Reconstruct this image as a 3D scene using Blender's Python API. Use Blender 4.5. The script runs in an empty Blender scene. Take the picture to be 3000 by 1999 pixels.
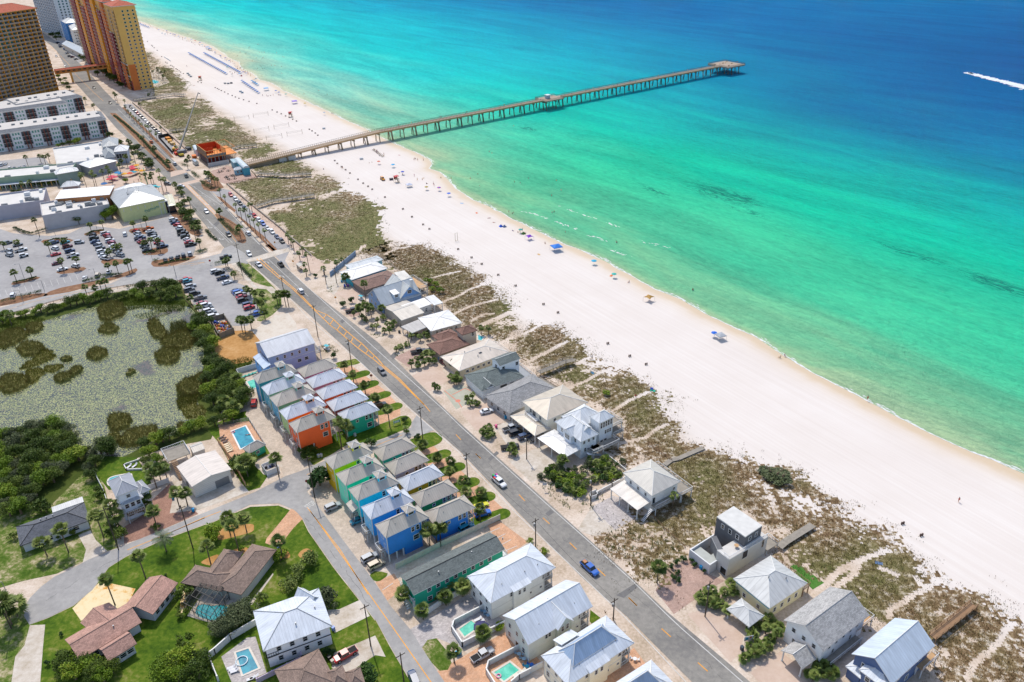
import bpy,bmesh,math,random
import numpy as np
from mathutils import Vector,Matrix,noise
C=bpy.context.scene
COL=C.collection
random.seed(7);RNG=np.random.default_rng(7)
# camera, sky, sun, exposure
CAM_H=150.0;FOC=2312.6;TILT=0.51875;ROLL=-0.02193
cd=bpy.data.cameras.new('camera');cam=bpy.data.objects.new('camera',cd);COL.objects.link(cam)
cd.sensor_width=36;cd.lens=36*FOC/3000;cd.clip_end=20000;cd.clip_start=1
cam.matrix_world=Matrix.Translation((0,0,CAM_H))@Matrix.Rotation(math.pi/2-TILT,4,'X')@Matrix.Rotation(ROLL,4,'Z')
C.camera=cam
SUN_EL=math.radians(57);SUN_AZ=math.radians(112)
w=bpy.data.worlds.new('World');C.world=w;w.use_nodes=True
nt=w.node_tree;bg=nt.nodes['Background']
sky=nt.nodes.new('ShaderNodeTexSky');sky.sky_type='NISHITA';sky.sun_disc=False
sky.sun_elevation=SUN_EL;sky.sun_rotation=math.pi/2-SUN_AZ
sky.air_density=1.0;sky.dust_density=1.5;sky.ozone_density=1.0
nt.links.new(sky.outputs[0],bg.inputs[0]);bg.inputs[1].default_value=0.15
sl=bpy.data.lights.new('sun','SUN');sl.energy=2.6;sl.angle=math.radians(0.53);sl.color=(1,.945,.85)
sun=bpy.data.objects.new('sun',sl);COL.objects.link(sun)
sd=Vector((math.cos(SUN_AZ)*math.cos(SUN_EL),math.sin(SUN_AZ)*math.cos(SUN_EL),math.sin(SUN_EL)))
sun.rotation_euler=(-sd).to_track_quat('-Z','Y').to_euler();sun.location=(0,0,400)
C.view_settings.view_transform='Standard';C.view_settings.look='None'
C.view_settings.exposure=0.36;C.view_settings.gamma=1.0;C.view_settings.use_curve_mapping=False
C.render.resolution_x=1024;C.render.resolution_y=682
# survey: where a photo point meets a level plane
TILE={k:v for k,v in dict(A=(0,0,3.1367),B=(0,480,3.1367),C=(500,250,3.1367),D=(500,700,3.1367),E=(900,700,3.1367),F=(1350,1000,3.1367),G=(650,950,3.1367),H=(900,1250,3.1367),I=(0,1200,3.1367),J=(0,1499,3.1367),K=(500,1499,3.1367),L=(1100,1499,3.1367),M=(1700,1300,3.1367),N=(2000,1499,3.1367),O=(2400,1400,3.1367),P=(0,820,3.1367),Q=(400,50,3.9217),R=(1000,100,1.81),S=(1000,400,1.96),U=(2300,1699,3.3614),W=(0,0,.78433),X=(300,380,5.1152),Z=(1500,1749,4.706),V=(0,0,1.0)).items()}
def src(t,x,y):
 o=TILE[t];return o[0]+x/o[2],o[1]+y/o[2]
def pt(t,x,y,z=0.0):
 px,py=src(t,x,y);x,y=px-1500,py-999.5
 c,s=math.cos(ROLL),math.sin(ROLL)
 u=(x*c+y*s)/FOC;v=(x*s-y*c)/FOC
 Y=math.cos(TILT)+v*math.sin(TILT);Z=-math.sin(TILT)+v*math.cos(TILT)
 k=(z-CAM_H)/Z
 return Vector((u*k,Y*k,z))
def proj(p):
 d=p[2]-CAM_H;cy=p[1]*math.cos(TILT)-d*math.sin(TILT);up=p[1]*math.sin(TILT)+d*math.cos(TILT)
 u=p[0]/cy*FOC;v=-up/cy*FOC;c,s=math.cos(ROLL),math.sin(ROLL)
 return 1500+u*c-v*s,999.5+u*s+v*c
def pts(s,z=0.0):
 """'A 10,20 30,40 B 5,6' -> ground points"""
 out=[];t=None
 for w_ in s.split():
  if ',' in w_:
   x,y=w_.split(',');out.append(pt(t,float(x),float(y),z))
  else:t=w_
 return out
def hgt(t,bx,by,dy):
 """height of an upright whose foot is at bx,by and whose top shows dy higher"""
 g=pt(t,bx,by);ty=src(t,bx,by-dy)[1];lo,hi=0,140
 for _ in range(40):
  m=(lo+hi)/2
  if proj((g.x,g.y,m))[1]>ty:lo=m
  else:hi=m
 return lo
 # materials
ALB=.82
def lin(c):
 if isinstance(c,str):c=tuple(int(c[i:i+2],16)/255 for i in(0,2,4))
 return tuple(((x/12.92)if x<=.04045 else((x+.055)/1.055)**2.4)*ALB for x in c)+(1,)
MATS={}
class NT:
 def __init__(s,name):
  s.m=bpy.data.materials.new(name);s.m.use_nodes=True;s.t=s.m.node_tree
  s.b=s.t.nodes['Principled BSDF']
 def n(s,ty,**kw):
  n=s.t.nodes.new(ty)
  for k,v in kw.items():
   if isinstance(k,str)and hasattr(n,k):setattr(n,k,v)
   else:n.inputs[k.replace('_',' ')].default_value=v
  return n
 def l(s,a,b):s.t.links.new(a,b)
 def noise(s,vec,scale,detail=4,rough=.6,dist=0):
  n=s.t.nodes.new('ShaderNodeTexNoise');n.inputs['Scale'].default_value=scale;n.inputs['Detail'].default_value=detail
  n.inputs['Roughness'].default_value=rough;n.inputs['Distortion'].default_value=dist
  if vec is not None:s.l(vec,n.inputs['Vector'])
  return n.outputs['Fac']
 def ramp(s,fac,stops,interp='LINEAR'):
  r=s.t.nodes.new('ShaderNodeValToRGB');e=r.color_ramp.elements;r.color_ramp.interpolation=interp
  while len(e)>1:e.remove(e[-1])
  e[0].position=stops[0][0];e[0].color=stops[0][1]
  for p,c in stops[1:]:
   q=e.new(p);q.color=c
  s.l(fac,r.inputs[0]);return r.outputs[0]
 def mix(s,fac,a,b,mode='MIX'):
  m=s.t.nodes.new('ShaderNodeMix');m.data_type='RGBA';m.blend_type=mode
  for v,i in((fac,0),(a,6),(b,7)):
   if hasattr(v,'links'):s.l(v,m.inputs[i])
   else:m.inputs[i].default_value=v
  return m.outputs[2]
 def math(s,op,a,b=0.0,c=None):
  m=s.t.nodes.new('ShaderNodeMath');m.operation=op
  for i,v in enumerate((a,b)if c is None else(a,b,c)):
   if hasattr(v,'links'):s.l(v,m.inputs[i])
   else:m.inputs[i].default_value=v
  return m.outputs[0]
 def pos(s,obj=False):
  if obj:return s.t.nodes.new('ShaderNodeTexCoord').outputs['Object']
  return s.t.nodes.new('ShaderNodeNewGeometry').outputs['Position']
 def scalev(s,v,k):
  m=s.t.nodes.new('ShaderNodeVectorMath');m.operation='MULTIPLY';s.l(v,m.inputs[0]);m.inputs[1].default_value=k;return m.outputs[0]
 def bump(s,h,strength=.3,dist=.1):
  b=s.t.nodes.new('ShaderNodeBump');b.inputs['Strength'].default_value=strength;b.inputs['Distance'].default_value=dist
  s.l(h,b.inputs['Height']);s.l(b.outputs[0],s.b.inputs['Normal'])
def sh(c,k):return tuple(min(1,x*k)for x in c[:3])+(1,)
def paint(col,rough=.5,var=.12,scale=.6,spec=.4,metal=0,name=None):
 """plain weathered surface"""
 key=('p',col,rough,var,scale,metal)
 if key in MATS:return MATS[key]
 c=lin(col);g=NT(name or 'paint_'+str(col));n=g.noise(g.pos(),scale,5)
 g.l(g.ramp(n,[(.25,sh(c,1-var)),(.75,sh(c,1+var))]),g.b.inputs['Base Color'])
 g.b.inputs['Roughness'].default_value=rough;g.b.inputs['Metallic'].default_value=metal
 g.b.inputs['Specular IOR Level'].default_value=spec
 MATS[key]=g.m;return g.m
def mroof(col,per=.62):
 key=('mr',col,per)
 if key in MATS:return MATS[key]
 c=lin(col);g=NT('standing_seam_roof');uv=g.t.nodes.new('ShaderNodeUVMap').outputs[0]
 sx=g.t.nodes.new('ShaderNodeSeparateXYZ');g.l(uv,sx.inputs[0])
 f=g.math('FRACT',g.math('DIVIDE',sx.outputs[0],per));line=g.math('LESS_THAN',f,.13)
 n=g.noise(g.scalev(uv,(.5,.12,1)),1.3,5);base=g.ramp(n,[(.35,sh(c,.8)),(.5,sh(c,.97)),(.65,sh(c,1.1))])
 g.l(g.mix(line,base,sh(c,.82)),g.b.inputs['Base Color'])
 g.b.inputs['Roughness'].default_value=.45;g.b.inputs['Metallic'].default_value=.05
 g.bump(line,.35,.04);MATS[key]=g.m;return g.m
def shingle(col):
 key=('sg',col)
 if key in MATS:return MATS[key]
 c=lin(col);g=NT('shingle_roof');uv=g.t.nodes.new('ShaderNodeUVMap').outputs[0]
 b=g.t.nodes.new('ShaderNodeTexBrick');g.l(uv,b.inputs[0]);b.inputs['Scale'].default_value=1
 b.inputs['Brick Width'].default_value=.5;b.inputs['Row Height'].default_value=.3;b.inputs['Mortar Size'].default_value=.02
 b.inputs['Color1'].default_value=sh(c,.78);b.inputs['Color2'].default_value=sh(c,1.2);b.inputs['Mortar'].default_value=sh(c,.6)
 n=g.noise(uv,.35,6);v=g.ramp(n,[(.3,(.8,.8,.8,1)),(.7,(1.12,1.1,1.1,1))])
 n2=g.ramp(g.noise(uv,6,3),[(.3,(.7,.7,.7,1)),(.7,(1.25,1.25,1.25,1))])
 o=g.mix(1,g.mix(1,b.outputs[0],v,'MULTIPLY'),n2,'MULTIPLY')
 g.l(o,g.b.inputs['Base Color']);g.b.inputs['Roughness'].default_value=.9;g.bump(g.noise(uv,8,2),.4,.05)
 MATS[key]=g.m;return g.m
def siding(col,per=.3):
 key=('sd',col,per)
 if key in MATS:return MATS[key]
 c=sh(lin(col),1.5);g=NT('clapboard');p=g.pos()
 sx=g.t.nodes.new('ShaderNodeSeparateXYZ');g.l(p,sx.inputs[0])
 f=g.math('FRACT',g.math('DIVIDE',sx.outputs[2],per));line=g.math('LESS_THAN',f,.13)
 n=g.noise(p,.5,5);base=g.ramp(n,[(.25,sh(c,.9)),(.75,sh(c,1.08))])
 g.l(g.mix(line,base,sh(c,.72)),g.b.inputs['Base Color'])
 g.b.inputs['Roughness'].default_value=.6;g.bump(f,.35,.03)
 MATS[key]=g.m;return g.m
def stucco(col):return paint(col,.85,.09,.4,.3)
def glass(col='1b2b38'):
 key=('gl',col)
 if key in MATS:return MATS[key]
 g=NT('window_glass');g.b.inputs['Base Color'].default_value=lin(col);g.b.inputs['Roughness'].default_value=.06
 g.b.inputs['Specular IOR Level'].default_value=.8;MATS[key]=g.m;return g.m
def ground_mat(name,stops,s1=.15,s2=1.5,s3=9,rough=.95,bump=.3,bd=.05,stretch=None):
 """stops: ramp colours; mixes three noise sizes"""
 g=NT(name);p=g.pos()
 if stretch:p=g.scalev(p,stretch)
 a=g.noise(p,s1,5);b=g.noise(p,s2,5);c=g.noise(p,s3,3)
 f=g.math('ADD',g.math('MULTIPLY',a,.5),g.math('ADD',g.math('MULTIPLY',b,.3),g.math('MULTIPLY',c,.2)))
 g.l(g.ramp(f,[(q,lin(k))for q,k in stops]),g.b.inputs['Base Color']);g.b.inputs['Roughness'].default_value=rough
 g.b.inputs['Specular IOR Level'].default_value=.2
 g.bump(c,bump,bd);return g.m
def pavers(name,c1,c2,mortar,bw=.4,rh=.2,ang=.6):
 g=NT(name);p=g.pos();mp=g.t.nodes.new('ShaderNodeMapping');g.l(p,mp.inputs[0]);mp.inputs['Rotation'].default_value=(0,0,ang)
 b=g.t.nodes.new('ShaderNodeTexBrick');g.l(mp.outputs[0],b.inputs[0]);b.inputs['Scale'].default_value=1
 b.inputs['Brick Width'].default_value=bw;b.inputs['Row Height'].default_value=rh;b.inputs['Mortar Size'].default_value=.012
 b.inputs['Color1'].default_value=lin(c1);b.inputs['Color2'].default_value=lin(c2);b.inputs['Mortar'].default_value=lin(mortar)
 n=g.ramp(g.noise(p,.35,6),[(.3,(.82,.82,.82,1)),(.7,(1.1,1.1,1.1,1))])
 n2=g.ramp(g.noise(p,1.2,4),[(.3,(.85,.85,.85,1)),(.7,(1.12,1.12,1.12,1))])
 g.l(g.mix(1,g.mix(1,b.outputs[0],n,'MULTIPLY'),n2,'MULTIPLY'),g.b.inputs['Base Color']);g.b.inputs['Roughness'].default_value=.9
 return g.m
 # mesh builder
class Fr:
 """local frame: origin and heading on the ground"""
 def __init__(s,o,a):s.o=Vector((o[0],o[1]));s.a=a;s.c=math.cos(a);s.s=math.sin(a)
 def w(s,x,y,z):return(s.o.x+x*s.c-y*s.s,s.o.y+x*s.s+y*s.c,z)
ID=Fr((0,0),0)
class MB:
 def __init__(s):s.v=[];s.f=[];s.m=[]
 def face(s,ps,mi=0):
  k=len(s.v);s.v.extend([tuple(p)for p in ps]);s.f.append(tuple(range(k,k+len(ps))));s.m.append(mi)
 def box(s,F,x0,y0,z0,x1,y1,z1,mi=0,top=None):
  if x1<x0:x0,x1=x1,x0
  if y1<y0:y0,y1=y1,y0
  k=len(s.v);s.v+=[F.w(x,y,z)for z in(z0,z1)for x,y in((x0,y0),(x1,y0),(x1,y1),(x0,y1))]
  for q,fc in enumerate(((3,2,1,0),(4,5,6,7),(0,1,5,4),(1,2,6,5),(2,3,7,6),(3,0,4,7))):
   s.f.append(tuple(k+i for i in fc));s.m.append(top if(q==1 and top is not None)else mi)
  return s
 def tube(s,p0,p1,r0,r1=None,n=6,mi=0,caps=True):
  r1=r0 if r1 is None else r1;p0=Vector(p0);p1=Vector(p1);d=(p1-p0).normalized()
  a=d.orthogonal().normalized();b=d.cross(a);k=len(s.v)
  for p,r in((p0,r0),(p1,r1)):
   for i in range(n):
    t=2*math.pi*i/n;s.v.append(tuple(p+a*(r*math.cos(t))+b*(r*math.sin(t))))
  for i in range(n):
   j=(i+1)%n;s.f.append((k+i,k+j,k+n+j,k+n+i));s.m.append(mi)
  if caps:s.f.append(tuple(k+n+i for i in range(n)));s.m.append(mi);s.f.append(tuple(k+i for i in reversed(range(n))));s.m.append(mi)
  return s
 def bar(s,p0,p1,w_,h_,mi=0):
  """box beam between two points"""
  p0=Vector(p0);p1=Vector(p1);d=(p1-p0).normalized();sd_=d.cross(Vector((0,0,1)))
  sd_=sd_.normalized()if sd_.length>1e-4 else Vector((1,0,0));up=sd_.cross(d)
  k=len(s.v)
  for p in(p0,p1):
   for a,b in((-1,-1),(1,-1),(1,1),(-1,1)):s.v.append(tuple(p+sd_*(a*w_/2)+up*(b*h_/2)))
  for fc in((3,2,1,0),(4,5,6,7),(0,1,5,4),(1,2,6,5),(2,3,7,6),(3,0,4,7)):s.f.append(tuple(k+i for i in fc));s.m.append(mi)
  return s
 def prism(s,ps,z0,z1,mi=0,top=None):
  ar=sum(ps[i][0]*ps[(i+1)%len(ps)][1]-ps[(i+1)%len(ps)][0]*ps[i][1]for i in range(len(ps)))
  if ar<0:ps=ps[::-1]
  n=len(ps);k=len(s.v);s.v+=[(p[0],p[1],z0)for p in ps]+[(p[0],p[1],z1)for p in ps]
  for i in range(n):
   j=(i+1)%n;s.f.append((k+i,k+j,k+n+j,k+n+i));s.m.append(mi)
  s.f.append(tuple(k+n+i for i in range(n)));s.m.append(mi if top is None else top)
  return s
 def link(s,name,mats,parent=None,smooth=False,uv=False):
  if not isinstance(mats,(list,tuple)):mats=[mats]
  me=bpy.data.meshes.new(name);off=Vector((0,0,0))
  if parent is not None:off=wloc(parent)
  elif s.v:
   a=np.array(s.v);off=Vector(((a[:,0].min()+a[:,0].max())/2,(a[:,1].min()+a[:,1].max())/2,a[:,2].min()))
  me.from_pydata([(x-off.x,y-off.y,z-off.z)for x,y,z in s.v],[],s.f)
  for m in mats:me.materials.append(m)
  me.polygons.foreach_set('material_index',s.m)
  if smooth:me.polygons.foreach_set('use_smooth',[True]*len(s.f))
  if uv:
   ul=me.uv_layers.new(name='UVMap').data
   for p in me.polygons:
    n=p.normal;t=Vector((-n.y,n.x,0));t=t.normalized()if t.length>.05 else Vector((math.cos(.6),math.sin(.6),0));b=n.cross(t)
    for li in p.loop_indices:
     q=me.vertices[me.loops[li].vertex_index].co;ul[li].uv=(q.dot(t)+500,q.dot(b)+500)
  me.validate();o=bpy.data.objects.new(name,me);COL.objects.link(o)
  if parent is not None:o.parent=parent
  else:o.location=off
  return o
def wloc(o):
 v=Vector((0,0,0))
 while o:v=v+o.location;o=o.parent
 return v
def thing(name,label,cat,loc,group=None,rz=0):
 o=bpy.data.objects.new(name,None);COL.objects.link(o);o.location=(loc[0],loc[1],loc[2]if len(loc)>2 else 0);o.rotation_euler.z=rz
 o.empty_display_size=.3;o['label']=label;o['category']=cat
 if group:o['group']=group
 return o
def tag(o,label,cat,group=None):
 o['label']=label;o['category']=cat
 if group:o['group']=group
 return o
def kind(o,k='structure'):o['kind']=k;return o
def dup(o,loc=None,rz=None,scale=None,parent=None):
 c=o.copy();COL.objects.link(c)
 if parent is not None:c.parent=parent
 if loc is not None:c.location=loc
 if rz is not None:c.rotation_euler.z=rz
 if scale is not None:c.scale=scale if isinstance(scale,(tuple,list))else(scale,)*3
 for ch in KIDS.get(o.name,()):dup(ch,parent=c)
 return c
KIDS={}
def proto(o,*kids):
 KIDS[o.name]=list(kids);return o
ORDW='first second third fourth fifth sixth seventh eighth ninth tenth eleventh twelfth thirteenth fourteenth fifteenth sixteenth seventeenth eighteenth nineteenth twentieth'.split()
def ordw(i):
 if i<20:return ORDW[i]
 t,u=divmod(i+1,10)
 tens={2:('twenty','twentieth'),3:('thirty','thirtieth'),4:('forty','fortieth'),5:('fifty','fiftieth'),6:('sixty','sixtieth'),7:('seventy','seventieth'),8:('eighty','eightieth'),9:('ninety','ninetieth')}[t]
 return tens[1]if u==0 else tens[0]+'-'+ORDW[u-1]
def sheet(name,ps,z,m,parent=None):
 from mathutils.geometry import tessellate_polygon
 q=[]
 for p in ps:
  if not q or(Vector((p[0],p[1]))-Vector((q[-1][0],q[-1][1]))).length>.02:q.append((p[0],p[1],0.0))
 tris=tessellate_polygon([[Vector(p)for p in q]]);me=bpy.data.meshes.new(name);F=[]
 for t in tris:
  a,b,c=(q[i]for i in t);ar=(b[0]-a[0])*(c[1]-a[1])-(b[1]-a[1])*(c[0]-a[0])
  if abs(ar)>1e-6:F.append(t if ar>0 else t[::-1])
 me.from_pydata([(p[0],p[1],z)for p in q],[],F);me.materials.append(m);me.update()
 o=bpy.data.objects.new(name,me);COL.objects.link(o)
 if parent:o.parent=parent
 return o
def smooth_poly(ps,n=3):
 """Catmull-Rom closed outline"""
 out=[];N=len(ps)
 for i in range(N):
  p0,p1,p2,p3=(Vector(ps[(i+k)%N][:2])for k in(-1,0,1,2))
  for j in range(n):
   t=j/n;out.append(.5*((2*p1)+(p2-p0)*t+(2*p0-5*p1+4*p2-p3)*t*t+(3*p1-p0-3*p2+p3)*t**3))
 return out
def strip(mb,ps,w_,z,mi=0,dash=None):
 """painted line following points; dash=(on, off)"""
 ps=[Vector(p[:2])for p in ps];seg=[]
 if dash:
  on,off=dash;acc=0
  for a,b in zip(ps,ps[1:]):
   L=(b-a).length;d=(b-a)/L;t=-acc
   while t<L:
    s0,s1=max(0,t),min(L,t+on)
    if s1>s0:seg.append((a+d*s0,a+d*s1))
    t+=on+off
   acc=(L-(t-on-off))
   acc=acc%(on+off)
 else:seg=list(zip(ps,ps[1:]))
 for a,b in seg:
  d=(b-a).normalized();n=Vector((-d.y,d.x))*(w_/2)
  mb.face([(q.x,q.y,z)for q in(a-n,b-n,b+n,a+n)],mi)
def inpoly(X,Y,poly):
 r=np.zeros(X.shape,bool);n=len(poly)
 for i in range(n):
  x0,y0=poly[i][0],poly[i][1];x1,y1=poly[(i+1)%n][0],poly[(i+1)%n][1]
  if y0==y1:continue
  c=((Y<y0)!=(Y<y1))&(X<(x1-x0)*(Y-y0)/(y1-y0)+x0);r^=c
 return r
def distline(X,Y,line):
 d=np.full(X.shape,1e9)
 for(x0,y0),(x1,y1)in zip([(p[0],p[1])for p in line],[(p[0],p[1])for p in line[1:]]):
  dx,dy=x1-x0,y1-y0;L2=dx*dx+dy*dy+1e-9;t=np.clip(((X-x0)*dx+(Y-y0)*dy)/L2,0,1)
  d=np.minimum(d,np.hypot(X-x0-t*dx,Y-y0-t*dy))
 return d
_g=RNG.random((256,256))
def vnoise(X,Y,s):
 """tileable value noise 0..1"""
 x=X/s;y=Y/s;xi=np.floor(x).astype(int);yi=np.floor(y).astype(int);fx=x-xi;fy=y-yi
 fx=fx*fx*(3-2*fx);fy=fy*fy*(3-2*fy);g=lambda a,b:_g[a%256,b%256]
 return(g(xi,yi)*(1-fx)+g(xi+1,yi)*fx)*(1-fy)+(g(xi,yi+1)*(1-fx)+g(xi+1,yi+1)*fx)*fy
def fbm(X,Y,s):return.5*vnoise(X,Y,s)+.3*vnoise(X+31,Y+17,s*.45)+.2*vnoise(X+77,Y+91,s*.2)
def npmesh(name,V,F,mats,midx=None,attr=None,smooth=False):
 """V (n,3) F (m,k) arrays to one mesh"""
 me=bpy.data.meshes.new(name);k=F.shape[1];me.vertices.add(len(V));me.vertices.foreach_set('co',V.astype(np.float32).ravel())
 me.loops.add(F.size);me.loops.foreach_set('vertex_index',F.astype(np.int32).ravel())
 me.polygons.add(len(F));me.polygons.foreach_set('loop_start',np.arange(0,F.size,k,dtype=np.int32))
 try:me.polygons.foreach_set('loop_total',np.full(len(F),k,np.int32))
 except Exception:pass
 for m in mats:me.materials.append(m)
 if midx is not None:me.polygons.foreach_set('material_index',midx.astype(np.int32))
 for nm,val in(attr or{}).items():
  a=me.attributes.new(nm,'FLOAT','POINT');a.data.foreach_set('value',val.astype(np.float32).ravel())
 me.update(calc_edges=True)
 if smooth:me.polygons.foreach_set('use_smooth',np.ones(len(F),bool))
 o=bpy.data.objects.new(name,me);COL.objects.link(o);return o
 # THE SETTING: land, sea, roads
AX=math.radians(124.06);ux,uy=math.cos(AX),math.sin(AX);nx,ny=math.sin(AX),-math.cos(AX)
def SN(p):return p[0]*ux+p[1]*uy,p[0]*nx+p[1]*ny
def XY(s,n):return s*ux+n*nx,s*uy+n*ny
shore=pts('''V 120,-60 250,0 330,40 Q 0,35 150,85 300,140 500,205 700,270 870,335 985,410 1080,480 1180,520 1200,590 1310,630 1410,720 1540,750 1700,850 1850,920
 2000,990 2200,1080 2353,1160 V 1080,381 S 300,40 420,85 500,125 520,155 502,180 560,200 600,235 660,300 740,355 850,400 940,450 1050,505 1200,580 1350,640 1500,705
 1650,790 1800,875 1950,930 2100,1020 2250,1095 2352,1135 V 2380,1088 2550,1179 2741,1275 3000,1387 3400,1570''')
sh_s=[];sh_n=[]
for p in sorted((SN(p)for p in shore),key=lambda q:q[0]):sh_s.append(p[0]);sh_n.append(p[1])
sh_s=np.array(sh_s);sh_n=np.array(sh_n)
def shore_n(s):
 base=np.interp(s,sh_s,sh_n)
 return base
SEA_Z=-.35
def axis(segs):
 out=[]
 for a,b,d in segs:out+=list(np.arange(a,b,d))
 return np.array(out)
 # ground sheet (land, beach, sea bed)
S_=axis([(-9000,-600,600),(-600,-150,30),(-150,1100,4),(1100,1800,35),(1800,9000,600)])
D_=axis([(-9000,-700,500),(-700,-120,20),(-120,-12,4),(-12,12,1),(12,80,8),(80,900,100)])
sg,dg=np.meshgrid(S_,D_,indexing='ij');hn=shore_n(sg)+(fbm(sg,sg*0,9.)-.5)*1.6*(np.abs(sg)<3000)
NN=hn+dg;X_,Y_=XY(sg,NN)
Zg=np.where(dg<-9,0,np.where(dg<80,-(dg+9)**1*.04,-4.))
Zg=np.where(dg<-9,0.0,-np.clip((dg+9)*.039,0,4))
def gridmesh(name,X,Y,Z,mat,attr):
 a,b=X.shape;V=np.stack([X,Y,Z],-1).reshape(-1,3);i=np.arange(a*b).reshape(a,b)
 F=np.stack([i[:-1,:-1],i[1:,:-1],i[1:,1:],i[:-1,1:]],-1).reshape(-1,4)
 v=V[F[0]];
 if np.cross(v[1]-v[0],v[2]-v[0])[2]<0:F=F[:,::-1]
 return npmesh(name,V,F,[mat],attr=attr,smooth=True)
g=NT('sand');p=g.pos();at=g.t.nodes.new('ShaderNodeAttribute');at.attribute_name='sea';d=at.outputs['Fac']
at2=g.t.nodes.new('ShaderNodeAttribute');at2.attribute_name='inland'
rot=g.t.nodes.new('ShaderNodeMapping');rot.inputs['Rotation'].default_value=(0,0,-AX);g.l(p,rot.inputs[0])
track=g.noise(g.scalev(rot.outputs[0],(.012,1,1)),.9,6);fine=g.noise(p,3.5,3);big=g.noise(p,.035,4)
white=g.ramp(g.math('ADD',g.math('MULTIPLY',track,.45),g.math('ADD',g.math('MULTIPLY',fine,.2),g.math('MULTIPLY',big,.35))),[(.36,lin('e0d5cc')),(.5,lin('e6dcd4')),(.64,lin('ece4dd'))])
inl=g.ramp(g.math('ADD',g.math('MULTIPLY',g.noise(p,.12,6),.6),g.math('MULTIPLY',g.noise(p,1.6,5),.4)),[(.32,lin('a8977f')),(.45,lin('c9b5a0')),(.55,lin('dccab8')),(.68,lin('eee1d4'))])
dry=g.mix(g.math('MULTIPLY',at2.outputs['Fac'],1.0),white,inl)
dd=g.math('ADD',d,g.math('MULTIPLY',g.math('SUBTRACT',g.noise(p,.12,4),.5),5))
wetf=g.ramp(g.math('DIVIDE',g.math('ADD',dd,14),16),[(.0,(0,0,0,1)),(.30,(.1,.1,.1,1)),(.52,(.35,.35,.35,1)),(.72,(1,1,1,1)),(1,(1,1,1,1))])
g.l(g.mix(wetf,dry,lin('d9c3a6')),g.b.inputs['Base Color'])
g.l(g.math('SUBTRACT',.95,g.math('MULTIPLY',wetf,.5)),g.b.inputs['Roughness']);g.b.inputs['Specular IOR Level'].default_value=.2
g.bump(g.math('ADD',fine,track),.35,.12)
inland=np.clip((-(dg)-60-0)/12,0,1)
kind(gridmesh('ground',X_,Y_,Zg,g.m,{'sea':dg,'inland':inland}))
# sea
S2=axis([(-9000,-600,500),(-600,-150,25),(-150,1100,5),(1100,1800,30),(1800,12000,500)])
D2=axis([(-5,30,1.5),(30,150,6),(150,900,15),(900,12000,400)])
sg,dg2=np.meshgrid(S2,D2,indexing='ij');X2,Y2=XY(sg,shore_n(sg)+dg2)
# depth felt by the colour: sand bars and a far drop-off
s0=SN(pt('V',1500,700))[0]
along=sg-s0
weed=np.zeros(sg.shape)
for(t,x,y,rs,rn,k)in(('S',1760,300,28,5,.95),('S',2200,330,46,15,.85),('S',2330,430,22,6,.8),('R',470,290,90,16,.5),('R',540,400,55,8,.5),('R',950,500,12,6,.75),('R',1060,560,24,10,.5),('W',2100,585,30,6,.9),('W',2300,655,36,8,.9),('W',1215,295,16,6,.9),('S',1300,170,36,4,.55),('W',2080,790,30,10,.3),('W',2180,860,30,8,.45)):
 s1,n1=SN(pt(t,x,y));h1=n1-np.interp(s1,sh_s,sh_n)
 q=((sg-s1)/rs)**2+((dg2-h1)/rn)**2;weed=np.maximum(weed,k*np.exp(-q*.9))
g=NT('sea_water');p=g.pos();A=lambda nme:(lambda n:(setattr(n,'attribute_name',nme),n.outputs['Fac'])[1])(g.t.nodes.new('ShaderNodeAttribute'))
d=A('off');wd=A('weed');al=A('along')
rot=g.t.nodes.new('ShaderNodeMapping');rot.inputs['Rotation'].default_value=(0,0,-AX-.12);g.l(p,rot.inputs[0])
st=g.noise(g.scalev(rot.outputs[0],(.25,1,1)),.02,5,.55,.6)
st2=g.noise(g.scalev(rot.outputs[0],(.12,1,1)),.09,4,.6)
dw=g.math('ADD',d,g.math('ADD',g.math('MULTIPLY',g.math('SUBTRACT',st,.5),95),g.math('MULTIPLY',g.math('SUBTRACT',st2,.5),16)))
dw=g.math('MAXIMUM',g.math('MINIMUM',dw,g.math('MULTIPLY',d,1.9)),g.math('MULTIPLY',d,.45))
def rp(v):return g.ramp(g.math('DIVIDE',v,600),SEA)
SEA=[(0,lin('b0cca0')),(.015,lin('84c698')),(.06,lin('58c89a')),(.13,lin('3fcf9f')),(.24,lin('0ccaa4')),(.34,lin('06b4a8')),(.43,lin('0496a8')),(.54,lin('047ca8')),(.74,lin('0468a2')),(1,lin('045c9a'))]
c1=rp(dw)
SEA=[(0,lin('d3d4b4')),(.03,lin('b0d6bc')),(.08,lin('80d4c2')),(.15,lin('45d0c6')),(.26,lin('0ccaca')),(.40,lin('06bcc8')),(.58,lin('04a0be')),(.8,lin('0480b2')),(1,lin('0470aa'))]
c2=rp(dw)
colr=g.mix(g.math('MINIMUM',g.math('MAXIMUM',g.math('DIVIDE',g.math('SUBTRACT',al,60),320),0),1),c1,c2)
wn=g.noise(g.scalev(rot.outputs[0],(.22,1,1)),.2,7,.7,1.6)
wr=g.math('SUBTRACT',1,g.math('MULTIPLY',g.math('ABSOLUTE',g.math('SUBTRACT',wn,.5)),9));wm=g.ramp(g.math('ADD',g.math('MULTIPLY',wd,.6),g.math('MULTIPLY',wr,.42)),[(.66,(0,0,0,1)),(.82,(.85,.85,.85,1))])
colr=g.mix(g.math('MULTIPLY',wm,.8),colr,lin('04505a'))
rip=g.noise(g.scalev(rot.outputs[0],(.35,1,1)),.55,6,.7,.5);rip2=g.noise(g.scalev(rot.outputs[0],(.18,1,1)),.045,5,.6,.8)
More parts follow.
